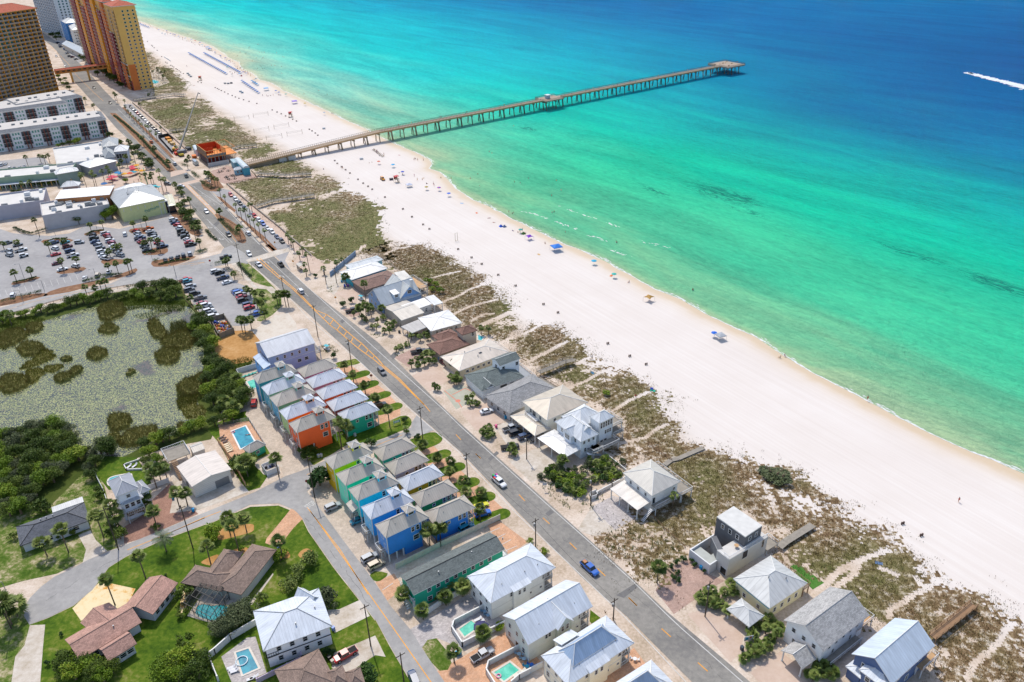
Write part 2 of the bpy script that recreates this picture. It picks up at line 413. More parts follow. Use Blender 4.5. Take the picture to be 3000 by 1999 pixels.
colr=g.mix(1,colr,g.ramp(g.math('ADD',g.math('MULTIPLY',rip,.5),g.math('MULTIPLY',rip2,.5)),[(.36,(.64,.72,.76,1)),(.5,(1,1,1,1)),(.64,(1.36,1.27,1.2,1))]),'MULTIPLY')
g.l(colr,g.b.inputs['Base Color']);g.b.inputs['Roughness'].default_value=.12;g.b.inputs['Specular IOR Level'].default_value=0
w1=g.noise(g.scalev(rot.outputs[0],(.5,1,1)),.8,5,.6,.4);w2=g.noise(p,2.6,3,.6)
g.bump(g.math('ADD',w1,g.math('MULTIPLY',w2,.4)),1.0,1.3)
gl_=g.t.nodes.new('ShaderNodeBsdfGlossy');gl_.inputs['Roughness'].default_value=.1;g.l(g.b.inputs['Normal'].links[0].from_socket,gl_.inputs['Normal']);mx_=g.t.nodes.new('ShaderNodeMixShader');mx_.inputs[0].default_value=.018
g.l(g.b.outputs[0],mx_.inputs[1]);g.l(gl_.outputs[0],mx_.inputs[2]);g.l(mx_.outputs[0],g.t.nodes['Material Output'].inputs[0])
kind(gridmesh('sea',X2,Y2,X2*0+SEA_Z,g.m,{'off':np.maximum(dg2,0),'weed':weed,'along':along}))
# surfaces
M_ASPH=ground_mat('asphalt',[(.36,'787572'),(.45,'85827e'),(.52,'949089'),(.62,'a6a19a')],.04,.8,7)
M_ASPH2=ground_mat('worn_asphalt',[(.38,'979593'),(.5,'aaa7a4'),(.62,'bbb8b3')],.05,.6,6)
M_LOT=ground_mat('pale_asphalt',[(.38,'9c9998'),(.5,'aaa7a6'),(.62,'b8b5b2')],.05,.5,6)
M_CONC=ground_mat('concrete',[(.38,'b8a994'),(.5,'d0c4b5'),(.6,'dfd6ca')],.2,1,5)
M_SLAB=ground_mat('old_slab',[(.3,'bfa88f'),(.42,'d5c6b4'),(.55,'e0d6c8'),(.7,'c8ab8c')],.25,.9,5)
M_RUST=ground_mat('rust_stained_concrete',[(.4,'c8771c'),(.44,'e0a850'),(.47,'eed2a0'),(.55,'f0deb4')],.12,.8,5)
M_DIRT=ground_mat('orange_dirt',[(.3,'8a6430'),(.45,'b98950'),(.55,'c99a62'),(.7,'d9b486')],.12,1,5)
M_MULCH=ground_mat('mulch',[(.3,'6d4a34'),(.5,'8f6a50'),(.7,'b08c70')],.4,2,9)
M_LAWN=ground_mat('lawn_grass',[(.38,'2c4a0a'),(.45,'425e10'),(.51,'567018'),(.56,'6f7c2a'),(.62,'96905a')],.09,.9,8,bump=.5)
M_SCRUB=ground_mat('patchy_lawn',[(.36,'37540e'),(.45,'4f6a1c'),(.51,'6f7c3c'),(.56,'a39a70'),(.62,'cfc0a4')],.2,1.2,7,bump=.5)
M_TURF=ground_mat('artificial_turf',[(.4,'4a7a30'),(.6,'5a8a3c')],.3,2,9)
M_PEACH=pavers('peach_pavers','d9a47e','e6b896','b88a6a',.4,.2,AX)
M_CREAM=pavers('cream_pavers','d9c8b6','cdbaa6','b8a896',.4,.2,AX)
M_GREYP=pavers('grey_pavers','d6cdc8','b9b0ad','a39b98',.45,.25,AX+.7)
M_BRICK=pavers('red_brick_pavers','b98f7a','a37765','8c6a5c',.3,.15,1.1)
M_PINKP=pavers('pink_pavers','c9ab9d','b89788','a58878',.3,.15,AX)
M_STREET=ground_mat('plaza',[(.3,'c4a996'),(.5,'d3bba9'),(.7,'ddcabb')],.2,1,5)
M_WHITE=paint('e8e6e0',.6,.12,.8);M_YEL=paint('eda018',.6,.15,.6);M_WLINE=paint('d6d4cf',.7,.2,.5)
M_MARSH=ground_mat('marsh_soil',[(.3,'2f3f12'),(.5,'4c5a20'),(.7,'6b6c38')],.1,.7,5)
def area(name,s,z,m,sm=0):
 ps=pts(s);ps=smooth_poly(ps,sm)if sm else ps
 return kind(sheet(name,ps,z,m))
LV=.02
area('main_road','''V 2689,2440 N 620,1568 440,1410 0,1040 V 1951,1790 M 420,1185 V 1700,1558 1627,1492 1350,1242 1305,1200 1107,1003 900,842 D 1110,310 V 787,738 615,558 540,500 510,472 430,390 367,325 330,290 303,262 255,207 204,159 172,127 140,105 80,66 20,30
 -60,-20 -90,0 -10,50 60,92 V 120,112 150,134 166,150 204,220 220,242 277,306 306,335 341,376 392,424 453,491 500,535 535,560 573,626 653,722 690,760 729,768 V 860,882 900,917 1206,1200 1350,1325 1516,1500 1700,1688 1837,1808 2000,1972 2060,2030 V 2480,2440''',LV*2,M_ASPH)
area('cross_street','''G 1790,838 1745,905 1740,950 1650,1000 1240,1140 930,1262 740,1345 580,1400 300,1545 J 980,378 820,440 690,510 500,600 380,690 280,790 235,860 220,960 270,1040 440,975 680,860 850,720 920,620 1000,510 1160,410 1500,255 1882,115 K 330,118 560,20
 W 575,1160 640,1157 676,1172 706,1201 706,1130 G 960,1350 1430,1155 1700,1045 1860,1010 1945,975 1900,925''',LV*2.2,M_ASPH2)
area('side_street','W 672,1166 K 1215,70 1270,180 1500,510 1735,810 1882,1000 L 0,990 140,1245 330,1568 V 1390,2330 V 1500,2330 L 635,1568 430,1260 330,1095 140,870 0,660 H 560,1350 330,1045 150,800 0,600 W 695,1125',LV*2.4,M_ASPH2)
area('shopping_road','V -200,960 B 0,1325 400,1220 760,1160 1020,1100 1130,1050 1290,985 1400,950 1550,945 1882,862 D 460,135 485,90 560,60 760,180 700,230 620,215 440,250 380,262 0,362 B 1700,1045 1480,1062 1020,1142 620,1228 300,1318 0,1405 V -200,1000',LV*2.6,M_ASPH2)
area('car_park','V -300,640 B 0,600 120,640 450,665 640,640 800,565 1100,600 1540,490 1600,470 1800,770 1770,860 1550,935 1400,950 1290,985 1130,1050 740,1110 430,1200 0,1270 V -300,930',LV*1.6,M_LOT)
area('apartment_car_park','A 0,1480 400,1440 500,1568 B 560,40 0,100 A -300,1600',LV*1.6,M_LOT)
area('gravel_car_park','D 370,262 490,270 600,400 700,440 790,600 840,690 700,800 560,800 500,735 370,768 230,640 100,400 60,380 -60,372 0,352 380,252',LV*1.7,M_LOT)
area('tower_car_park','A 480,380 620,370 700,470 760,560 700,600 560,440',LV*1.6,M_LOT)
area('promenade_lane','C 370,975 470,950 540,965 1100,1490 D 1100,95 1050,200 1110,300 930,130 C 960,1530 420,1010',LV*1.5,M_LOT)
area('far_promenade_lane','A 1130,960 1210,955 1520,1270 1640,1400 1560,1420 1400,1300',LV*1.5,M_LOT)
area('promenade','C 500,900 560,925 1310,1568 D 1420,240 1330,330 1130,220 1180,150 C 1090,1480 540,960',LV*1.8,M_STREET)
area('far_promenade','A 1210,945 1240,935 1780,1410 1740,1430',LV*1.8,M_STREET)
area('pier_plaza','C 430,880 370,790 520,740 720,790 800,850 510,910',LV*1.9,M_PINKP)
area('shopping_plaza','X 0,700 200,600 560,520 850,640 870,700 1020,860 1150,1050 900,940 560,850 0,880',LV*1.5,M_STREET)
area('resort_pool_deck','A 1350,700 1450,620 1560,760 1450,800 1380,790',LV*1.6,M_CONC)
area('vacant_lot','D 410,900 560,850 760,850 840,950 810,1090 600,1150 430,1110',LV,M_DIRT,2)
area('old_slab','D 750,850 960,700 1080,680 1150,770 1165,835 880,965 830,950',LV*1.5,M_SLAB)
area('house_lawn','''J 270,1042 440,980 680,865 850,725 925,620 1000,515 1160,415 1500,262 1882,122 K 330,124 560,27 W 575,1165 640,1162 670,1174 K 1212,76 1265,185 1495,515 1730,815 1878,1003 L 0,995 135,1248 325,1570 V 1220,2060 -50,2060 J 0,1568 110,1568 140,1330 265,1150''',LV*.6,M_LAWN)
area('west_lawn','V -60,1650 I 0,900 450,900 760,590 880,580 960,700 1090,1270 990,1300 760,1400 520,1510 200,1580 0,1640 V -60,1740',LV*.8,M_SCRUB)
area('lawn_by_drive','J -100,900 200,880 270,1042 260,1150 140,1330 110,1568 V -50,2060',LV*.5,M_SCRUB)
area('backyard_lawn','I 880,590 960,430 1250,440 1340,560 1400,700 1000,740',LV*.9,M_LAWN)
area('cottage_lawn','G 700,1150 1000,1000 1440,925 1640,845 1715,850 1745,900 1720,950 1640,985 1400,1080 1140,1115 850,1295 740,1230',LV*.7,M_LAWN,2)
area('cottage_lawn','G 90,850 250,790 330,860 420,1100 460,1180 300,1260 330,1330 420,1400 230,1540 -20,1100 -120,960',LV*.5,M_LAWN,2)
area('verge_lawn','D 700,215 960,455 900,440 720,380 640,260',LV,M_SCRUB,2)
area('empty_lot_grass','D 900,440 980,480 1020,620 830,760 780,700 750,480',LV*.8,M_SCRUB,2)
area('paver_driveway','G 1000,450 1060,400 1190,385 1245,420 1500,610 1640,760 1640,840 1440,925 1300,800',LV*.9,M_PEACH)
area('paver_driveway','H 960,130 1150,170 1820,770 1800,820 1540,890 1450,760 900,260',LV*.9,M_PEACH)
caps='G 1090,372 1225,345|G 1180,490 1310,452|G 1262,590 1390,545|G 1362,690 1500,645|G 1455,805 1605,752|H 975,180 1140,115|H 1110,300 1262,248|H 1235,422 1392,368|H 1360,565 1522,508|H 1500,700 1665,642|H 1545,885 1800,800'
for cs in caps.split('|'):
 a,b=pts(cs);d=(b-a).normalized();n_=Vector((-d.y,d.x,0));r=2.1 if 'H 975' not in cs else 3.6;out=[]
 for k in range(9):t=-math.pi/2+math.pi*k/8;out.append(b+d*(r*math.cos(t))+n_*(r*math.sin(t)))
 for k in range(9):t=math.pi/2+math.pi*k/8;out.append(a+d*(r*math.cos(t))+n_*(r*math.sin(t)))
 kind(sheet('verge_lawn',out,LV*1.5,M_LAWN))
area('rear_driveway','G 215,830 270,700 370,650 460,800 760,1180 830,1290 740,1348 580,1402 450,1200 240,860',LV,M_CREAM)
area('rear_driveway','H 22,640 180,560 330,600 800,1250 700,1300 570,1355 330,1050 150,805',LV,M_CREAM)
area('pool_terrace','G -30,930 250,890 390,1080 330,1120 60,1250 -10,1100',LV*1.4,M_PEACH)
area('pool_terrace','G 140,455 330,400 400,640 330,650',LV*1.4,M_CREAM)
area('dumpster_pad','G 310,1290 440,1230 560,1300 450,1400 380,1380',LV*1.1,M_CONC)
area('concrete_drive','I 720,1155 830,1110 880,1200 985,1300 760,1410 790,1290',LV*1.2,M_CONC)
area('brick_drive','I 1140,1080 1300,980 1380,850 1560,680 1640,760 1820,960 1480,1110 1290,1190 1140,1235',LV*1.2,M_BRICK)
area('concrete_drive','W 395,1080 440,1125 W 533,1085 572,1130 W 520,1150 455,1172 390,1180 W 400,1130',LV*1.3,M_CONC)
area('rust_drive','J 925,640 1245,710 1180,850 1100,900 1010,880 860,930 745,1005 665,890',LV*1.2,M_RUST)
area('long_drive','J 275,1045 415,1040 395,1250 370,1568 V 110,2060 20,2060 J 105,1568 140,1335 225,1230',LV*1.2,M_CONC)
area('pool_sundeck','K 330,700 560,720 640,770 520,1010 390,1030 150,960',LV*1.2,M_SLAB)
area('curved_drive','K 1110,-30 1235,60 1205,75 1130,150 1060,240 1000,340 870,290 880,250 1030,70',LV*1.2,M_PEACH)
for s_ in('K 440,190 540,130 740,115 765,150 740,190 560,240 440,260','K 1180,380 1240,340 1300,360 1300,410 1230,435 1180,415','K 280,465 370,415 440,400 400,490 330,490','K 970,360 1060,355 1098,400 1080,430 1000,420','K 580,350 700,330 700,380 600,380'):
 area('planting_bed',s_,LV*1.4,M_DIRT,3)
area('planting_bed','K 160,625 215,700 130,900 80,930 110,720',LV*1.3,M_RUST,2)
area('garden_path','K 715,850 940,565 945,580 745,858',LV*1.3,M_CONC)
area('house_drive','K 1415,905 1545,900 1745,810 1830,960 1510,1115',LV*1.2,M_CONC)
area('house_drive','K 1480,1440 1500,1300 1880,1140 V 1130,1925 K 1880,1320 1640,1480',LV*1.2,M_CONC)
area('pool_terrace','K 465,1335 700,1160 780,1150 880,1480 700,1568 560,1568',LV*1.2,M_GREYP)
area('motel_drive','L 0,650 170,570 260,700 110,820',LV*1.1,M_PEACH)
area('motel_parking','L 1030,130 1130,80 1400,280 1330,330 1190,400',LV*1.2,M_PEACH)
area('paver_court','L 320,1080 480,990 880,740 1000,850 1190,1010 800,1260 560,1160 420,1255',LV*1.1,M_GREYP)
area('paver_court','L 570,1465 690,1400 1200,1100 1400,1250 1540,1400 1100,1700 V 1290,2030',LV*1.2,M_PEACH)
area('front_patio','Z 1080,1180 1680,700 1840,920 1300,1400',LV*.9,M_PEACH)
area('verge_lawn','L 430,1250 560,1165 700,1390 590,1465',LV*1.5,M_SCRUB,2)
area('verge_lawn','Z 1080,180 1220,290 1100,370 1070,340',LV*1.5,M_LAWN)
area('verge_lawn','H 570,1385 620,1330 740,1350 700,1400 640,1425',LV*1.5,M_LAWN,2)
# seaward driveways
area('seaward_drive','E 160,330 300,290 420,390 300,440 250,520 180,470',LV*.8,M_CONC)
area('seaward_drive','E 250,500 430,440 530,520 420,590',LV*.9,M_STREET)
area('seaward_drive','E 330,650 470,610 480,700 400,720',LV*.9,M_PINKP)
area('seaward_drive','E 800,1090 990,1000 1090,1060 930,1180',LV*.9,M_PINKP)
area('seaward_drive','E 960,1260 1200,1140 1300,1300 1130,1400',LV*.9,M_STREET)
area('court_slab','E 1250,1400 1420,1340 1500,1390 1540,1480 1370,1568',LV*1.0,ground_mat('green_court',[(.3,'a9a893'),(.5,'b9b8a6'),(.7,'c9c6b8')],.3,1,5))
area('seaward_drive','F 0,650 250,560 400,720 370,760 140,820',LV*.9,M_STREET)
area('seaward_drive','F 300,770 560,720 700,880 640,950 430,960',LV*.9,M_CONC)
area('seaward_drive','F 440,1100 760,950 920,1110 1000,1180 690,1275 650,1300',LV*.9,M_CONC)
area('seaward_drive','M 100,585 300,480 640,560 480,700 320,795',LV*1.0,M_GREYP)
area('seaward_drive','M -30,800 100,585 320,795 140,850',LV*.9,M_CONC)
area('seaward_drive','M 800,1150 1000,1060 1180,1200 1330,1260 1200,1330 860,1568 690,1350',LV*.9,M_PINKP)
area('seaward_drive','N 40,940 200,900 420,1000 560,1150 520,1300 440,1390',LV*.8,M_STREET)
area('seaward_drive','N 620,1480 900,1290 1110,1440 1080,1568 V 2330,2030 2250,2030',LV*.9,M_STREET)
sheet_turf=area('turf_patch','N 985,510 1045,470 1300,655 1195,718',LV*1.2,M_TURF)
# pavements beside the road
area('sidewalk','D 620,210 690,300 780,430 930,440 1000,520 960,540 880,465 760,450 650,330 560,230',LV*1.6,M_CONC,2)
area('sidewalk','B 0,1420 300,1335 620,1245 1020,1158 1480,1078 1620,1062 1620,1085 1480,1110 1020,1190 620,1270 300,1370 0,1450 V -100,975',LV*1.4,M_CONC)
area('sidewalk','X 870,830 950,900 1100,1090 1350,1350 1420,1500 1500,1568 1440,1568 1330,1400 1040,1110 900,940',LV*1.3,M_PINKP)
# crosswalks and medians
area('stamped_crossing','C 0,790 150,775 160,800 0,845',LV*2.8,M_STREET)
area('stamped_crossing','C 60,910 300,850 320,875 110,925',LV*2.8,M_STREET)
area('stamped_crossing','D 690,195 970,105 1085,85 1100,115 860,190 710,215',LV*2.8,M_CONC)
area('median_paving','C 125,920 160,915 440,1190 410,1200',LV*2.8,M_STREET)
area('raised_median','A 1010,1040 1060,1042 1300,1250 1560,1500 1610,1568 B 1560,80 1530,60 A 1250,1280',LV*3.2,M_MULCH,1)
area('raised_median','C 405,1190 470,1200 620,1290 690,1400 685,1450 620,1440 540,1340',LV*3.2,M_MULCH,2)
for s_ in('C 420,1020 460,1030 600,1150 590,1170 520,1120','C 600,1190 640,1210 860,1390 980,1510 950,1530 800,1390','D 870,60 900,50 1000,130 960,140','C 350,780 420,850 490,940 440,960 370,900','A 1120,990 1140,985 1540,1380 1600,1450 1570,1450'):
 area('planting_strip',s_,LV*2.0,M_MULCH)
for s_ in('B 410,1200 560,1140 1000,1050 1250,960 1235,1010 1100,1050 600,1190 420,1235','B 780,640 930,600 960,640 800,660','B 1200,600 1380,585 1420,640 1210,640','B 1320,800 1500,760 1545,790 1510,830 1330,840','B 940,880 1130,880 1130,920 960,930','B 530,980 770,950 765,985 560,1015','B 120,1090 340,1040 350,1060 130,1115','B 400,700 640,690 650,720 410,735','B 1395,900 1480,880 1760,850 1780,870 1550,945 1410,945','B 0,1250 200,1210 410,1190 400,1230 0,1310','X 1000,1240 1250,1240 1480,1568 1330,1568','X 1480,780 1560,760 1740,900 1700,930 1520,900'):
 area('planting_strip',s_,LV*2.1,M_MULCH,2)
 # painted lines
mk=MB();z=LV*3.2
W_=lambda s_,w_=.16,mi=0,dash=None,zz=None:strip(mk,pts(s_),w_,zz or z,mi,dash)
W_('V 2188,2010 N 0,1085 M 790,1568 V 1850,1700 1751,1610 M 0,830 V 1627,1500 F 0,785 E 1250,1568 V 1100,1022 D 1110,310'.replace('V 1751,1610 ',''),.2)
W_('D 900,130 640,-110');W_('C 880,1530 360,975')
W_('V 2010,1999 V 1837,1815 1700,1684 1516,1508 1350,1333 F 0,1035 E 960,1580 500,1145 V 900,930 D 1130,580 720,222',.2)
for s_ in('F 135,1035 183,1078','F 535,1412 590,1470','H 1367,75 1412,123','H 1548,250 1592,295','L 1540,60 1600,115','L 1785,288 1848,350','M 160,1150 230,1218','M 445,1415 520,1490','N 140,1390 230,1470','E 1130,1590 1080,1530','V 2120,2008 2150,2035','Z 1605,12 1722,125','Z 2062,440 2190,555'):
 W_(s_,.24,1)
 # turn-lane hatching
W_('D 790,185 980,350 1130,470 1320,655 E 150,735 215,797 280,845 340,897 400,950 470,1008 545,1062 610,1108 690,1175 830,1290 1075,1528',.34,1)
W_('D 820,180 1000,345 1150,470 1330,655 E 180,698 240,740 300,797 365,852 425,903 500,962 560,1020 640,1095 700,1165 850,1290 1075,1525',.34,1)
for s_ in('E 150,730 180,695','E 205,795 240,745','E 275,838 300,800','E 340,890 365,852','E 405,945 425,905','E 470,1000 500,962','E 540,1050 565,1020','E 600,1100 620,1075','E 690,1170 700,1160','D 850,235 880,235','D 920,300 950,295','D 1000,365 1020,358'):
 W_(s_,.34,1)
W_('D 900,190 1265,530');W_('D 900,50 860,0');W_('C 160,900 560,1170',.15,0);W_('C 215,930 500,1180',.15,0,(2.5,5));W_('C 190,1080 320,1230',.15,0,(.9,1.5));W_('C 330,1230 570,1450');W_('C 350,1255 540,1450')
W_('C 125,915 405,1195 600,1440',.2,1);W_('C 165,915 450,1200 600,1290 690,1400',.2,1)
W_('A 1010,1040 1250,1285 1540,1568',.2,1);W_('A 1065,1045 1310,1255 1570,1505 1625,1568',.2,1);W_('A 440,400 620,580 700,690 800,790 860,850 950,930',.22,1)
W_('A 1130,1225 1420,1520');W_('A 1080,1000 1640,1540')
W_('G 780,1385 960,1312',.16,1);W_('G 1420,1116 1660,1018',.16,1);W_('J 1170,355 1500,222 1882,60 K 0,193 300,60 460,0',.22,1);W_('K 1285,0 1400,160 1882,840 L 240,1180 515,1575',.22,1);W_('H 0,745 300,1130 560,1545',.2,1)
W_('B 0,1365 300,1270 640,1195 1050,1115',.16,1);W_('B 1750,940 1882,905 D 0,250 360,170',.16,1)
for s_ in('L 60,725 160,660','L 1055,190 1145,150','L 1110,248 1195,205','L 1160,305 1245,260','L 1195,362 1300,318'):W_(s_,.18)
for a,b in(('D 480,410','D 420,420'),('D 520,440','D 460,450'),('D 550,465','D 500,478')):W_(a+' '+b.split()[1],.15)
def rowlines(s0,s1,n,dx,dy):
 a=pts(s0)[0];b=pts(s1)[0];t=s0.split()[0];x0,y0=map(float,s0.split()[1].split(','));x1,y1=map(float,s1.split()[1].split(','))
 for i in range(n+1):
  x=x0+(x1-x0)*i/n;y=y0+(y1-y0)*i/n;strip(mk,[pt(t,x,y),pt(t,x+dx,y+dy)],.12,z,0)
rowlines('B 40,860','B 110,1050',7,90,-22);rowlines('B 140,830','B 230,1030',8,90,-22)
rowlines('B 470,740','B 560,960',7,80,-20);rowlines('B 575,720','B 690,960',8,80,-20);rowlines('B 820,660','B 960,890',11,85,-20);rowlines('B 920,640','B 1080,880',12,85,-20)
rowlines('B 1215,620','B 1330,800',10,80,-18);rowlines('B 1320,600','B 1470,790',11,80,-18);rowlines('B 1560,500','B 1720,760',12,85,-18);rowlines('B 10,1225','B 720,1075',12,-22,-52)
rowlines('D 380,300','D 560,480',5,80,-28);rowlines('D 570,480','D 730,680',6,85,-28);rowlines('D 110,400','D 330,720',12,90,-28)
# lane arrows
def arrow(t,x,y,x2,y2,turn=1):
 a=pt(t,x,y);b=pt(t,x2,y2);d=(b-a).normalized();n_=Vector((-d.y,d.x,0))*turn
 strip(mk,[a,a+d*2.2,a+d*2.9+n_*.9],.28,z+.004);q=a+d*2.9+n_*.8
 mk.face([tuple(v)for v in((q-d*.6-n_*.1).to_tuple()[:2]+(z+.004,),(q+d*.6-n_*.1).to_tuple()[:2]+(z+.004,),(q+n_*1.1).to_tuple()[:2]+(z+.004,))][::turn])
for q in(('C',190,945,150,905),('C',275,1022,235,982),('C',355,1105,315,1065),('D',905,228,870,195),('D',1045,358,1010,325),('C',340,1300,380,1340),('C',445,1405,485,1445),('A',1240,1400,1280,1440)):arrow(*q)
kind(mk.link('road_markings',[M_WLINE,M_YEL]))
# STOP on the side street
fc=bpy.data.curves.new('stop_word','FONT');fc.body='STOP';fc.size=2.0;fc.align_x='CENTER';fc.align_y='CENTER'
to=bpy.data.objects.new('road_word',fc);COL.objects.link(to);me=bpy.data.meshes.new_from_object(to.evaluated_get(bpy.context.evaluated_depsgraph_get()));bpy.data.objects.remove(to)
me.materials.append(M_WLINE);to=bpy.data.objects.new('road_word',me);COL.objects.link(to);c_=pt('H',30,722);to.location=(c_.x,c_.y,LV*3.4)
a_,b_=pts('H 0,745 60,700');to.rotation_euler.z=math.atan2(b_.y-a_.y,b_.x-a_.x);to.scale=(.62,1.4,1);kind(to)
# court rings
mc=MB()
for s_ in('E 1260,1395 1390,1500','E 1330,1435 1450,1375 1500,1395','E 1390,1500 1420,1550'):strip(mc,pts(s_),.3,LV*2.2)
c_=pt('E',1385,1490);mc.face([(c_.x+.9*math.cos(k*.524),c_.y+.9*math.sin(k*.524),LV*2.25)for k in range(12)]);kind(mc.link('court_markings',paint('e08a72',.8)))
# lily pond
g=NT('lily_pond');p=g.pos();g1=g.t.nodes.new('ShaderNodeTexVoronoi');g1.inputs['Scale'].default_value=2.7;g.l(p,g1.inputs['Vector'])
pad=g.math('LESS_THAN',g1.outputs['Distance'],.5);sc=g.t.nodes.new('ShaderNodeSeparateColor');g.l(g1.outputs['Color'],sc.inputs[0])
bign=g.noise(p,.07,5);keep=g.math('LESS_THAN',sc.outputs[0],g.ramp(bign,[(.35,(.72,.72,.72,1)),(.6,(.97,.97,.97,1))]))
padc=g.ramp(sc.outputs[1],[(0,lin('8a9256')),(.5,lin('a2a86c')),(.8,lin('b2b67c')),(1,lin('968662'))])
wat=g.ramp(g.noise(p,.3,4),[(.3,lin('34403c')),(.7,lin('5c624c'))])
pur=A=g.ramp(g.noise(p,.05,3,.5),[(.62,(0,0,0,1)),(.66,(1,1,1,1))])
m_=g.math('MULTIPLY',pad,keep);c_=g.mix(m_,wat,g.mix(pur,padc,lin('6b5a5c')))
g.l(c_,g.b.inputs['Base Color']);g.l(g.math('ADD',.1,g.math('MULTIPLY',m_,.6)),g.b.inputs['Roughness']);g.bump(m_,.3,.05)
area('marsh_ground','V -60,930 B 0,1450 300,1370 620,1270 1020,1190 1480,1110 1660,1090 1700,1200 1850,1400 D 230,690 370,780 440,930 430,1100 760,1100 720,1200 G 140,450 -40,900 W 485,1010 380,1030 240,1080 180,1130 I 560,850 300,1000 0,1100 V -60,1560',LV*.3,M_MARSH)
area('pond','V -60,1010 P 0,640 150,480 430,370 700,290 880,250 1200,240 1650,230 1790,300 1790,440 1870,640 1860,860 1800,1050 1850,1290 1650,1400 1500,1460 1300,1540 1100,1640 850,1640 700,1530 680,1420 600,1340 300,1360 0,1440 V -60,1300',LV*.6,g.m,2)
# repairs, seams and worn tracks on the highway
for i,s_ in enumerate(('M 330,1395 500,1290 540,1310 400,1420','E 300,760 330,735 352,752 322,780','F 250,1080 330,1010 352,1030 272,1100','C 380,1290 430,1250 450,1270 400,1312','L 1560,20 1610,-20 1640,10 1590,45','E 760,1080 800,1040 830,1070 790,1110')):
 area('road_patch',s_,LV*2.9,ground_mat('patch_asphalt',[(.3,'6e6c6b'),(.7,'858381')],.3,2,8))
ck=MB();rk=random.Random(4)
for s_ in('V 2120,1990 1900,1780 1700,1620 1400,1360 1300,1270','F 0,900 870,1700','E 200,720 900,1330','K 1250,60 1882,930','J 300,900 900,520 1500,230','D 700,130 900,330'):
 ps=pts(s_)
 for a,b in zip(ps,ps[1:]):
  n_=max(2,int((b-a).length/1.5));q=a+Vector((rk.uniform(-.5,.5),0,0))
  for i in range(1,n_+1):
   r=a.lerp(b,i/n_)+Vector((rk.uniform(-.35,.35),rk.uniform(-.35,.35),0))
   if rk.random()<.75:strip(ck,[q,r],.06,LV*3.0)
   q=r
kind(ck.link('road_cracks',paint('5a5857',.9)))
# BUILDINGS
TRIM=paint('e9e8e4',.6,.05);GLASS=glass();DGLASS=glass('10181f');TEALG=glass('3a9088')
WOODG=paint('9c9488',.9,.2,.9);WHITEW=paint('e6e7e8',.6,.06);DARK=paint('2c2c2e',.7,.1);METALG=paint('8d9196',.45,.1,.5,.5,.4)
WOODB=paint('9a7a5c',.85,.2,.8);WOODP=paint('c9a277',.8,.2,.6)
def frame3(a,b,c):
 """rectangle from three eave corners: b is the origin, x runs b->c, y runs b->a"""
 v=c-b;u=a-b;a1=math.atan2(v.y,v.x);a2=math.atan2(u.y,u.x)-math.pi/2
 while a2-a1>math.pi:a2-=2*math.pi
 while a2-a1<-math.pi:a2+=2*math.pi
 L1,L2=v.length,u.length;ang=(a1*L1+a2*L2)/(L1+L2)
 return Fr(b,ang),L1,L2
def fr(s,z):
 a,b,c=pts(s,z)[:3];return frame3(a,b,c)
def hip_roof(mb,F,L,W,z,rise,th=.22,ridge=None):
 e=.0;c=[F.w(0,0,z),F.w(L,0,z),F.w(L,W,z),F.w(0,W,z)]
 k=min(L,W)/2 if ridge is None else ridge
 if L>=W:r=[F.w(k,W/2,z+rise),F.w(L-k,W/2,z+rise)];fs=[(c[0],c[1],r[1],r[0]),(c[1],c[2],r[1]),(c[2],c[3],r[0],r[1]),(c[3],c[0],r[0])]
 else:r=[F.w(L/2,k,z+rise),F.w(L/2,W-k,z+rise)];fs=[(c[0],c[1],r[0]),(c[1],c[2],r[1],r[0]),(c[2],c[3],r[1]),(c[3],c[0],r[0],r[1])]
 for f in fs:
  q=[]
  for p in f:
   if not q or(Vector(p)-Vector(q[-1])).length>1e-3:q.append(p)
  if(Vector(q[0])-Vector(q[-1])).length<1e-3:q.pop()
  mb.face(q,0)
 eaves(mb,c,th)
 for i in range(4):
  p=Vector(c[i]);q=min((Vector(x)for x in r),key=lambda x:(x-p).length);mb.tube(p+Vector((0,0,.03)),q+Vector((0,0,.03)),.09,n=4,mi=2)
 if(Vector(r[0])-Vector(r[1])).length>.1:mb.tube(Vector(r[0])+Vector((0,0,.03)),Vector(r[1])+Vector((0,0,.03)),.1,n=4,mi=2)
def eaves(mb,c,th=.22):
 lo=[(x,y,z-th)for x,y,z in c];n=len(c)
 for i in range(n):mb.face([lo[i],lo[(i+1)%n],c[(i+1)%n],c[i]],1)
 mb.face(lo[::-1],1)
def gable_roof(mb,F,L,W,z,rise,axis='x',th=.2):
 if axis=='x':
  q=[F.w(0,0,z),F.w(L,0,z),F.w(L,W,z),F.w(0,W,z),F.w(0,W/2,z+rise),F.w(L,W/2,z+rise)]
  A,B=(q[0],q[1],q[5],q[4]),(q[2],q[3],q[4],q[5]);ends=((q[3],q[0],q[4]),(q[1],q[2],q[5]))
 else:
  q=[F.w(0,0,z),F.w(L,0,z),F.w(L,W,z),F.w(0,W,z),F.w(L/2,0,z+rise),F.w(L/2,W,z+rise)]
  A,B=(q[1],q[2],q[5],q[4]),(q[3],q[0],q[4],q[5]);ends=((q[0],q[1],q[4]),(q[2],q[3],q[5]))
 for s_ in(A,B):
  mb.face(s_,0);lo=[(x,y,zz-th)for x,y,zz in s_];mb.face(lo[::-1],1)
  for i in range(4):
   if i!=2:mb.face([lo[i],lo[(i+1)%4],s_[(i+1)%4],s_[i]],1)
 mb.tube(Vector(q[4])+Vector((0,0,.03)),Vector(q[5])+Vector((0,0,.03)),.1,n=4,mi=2)
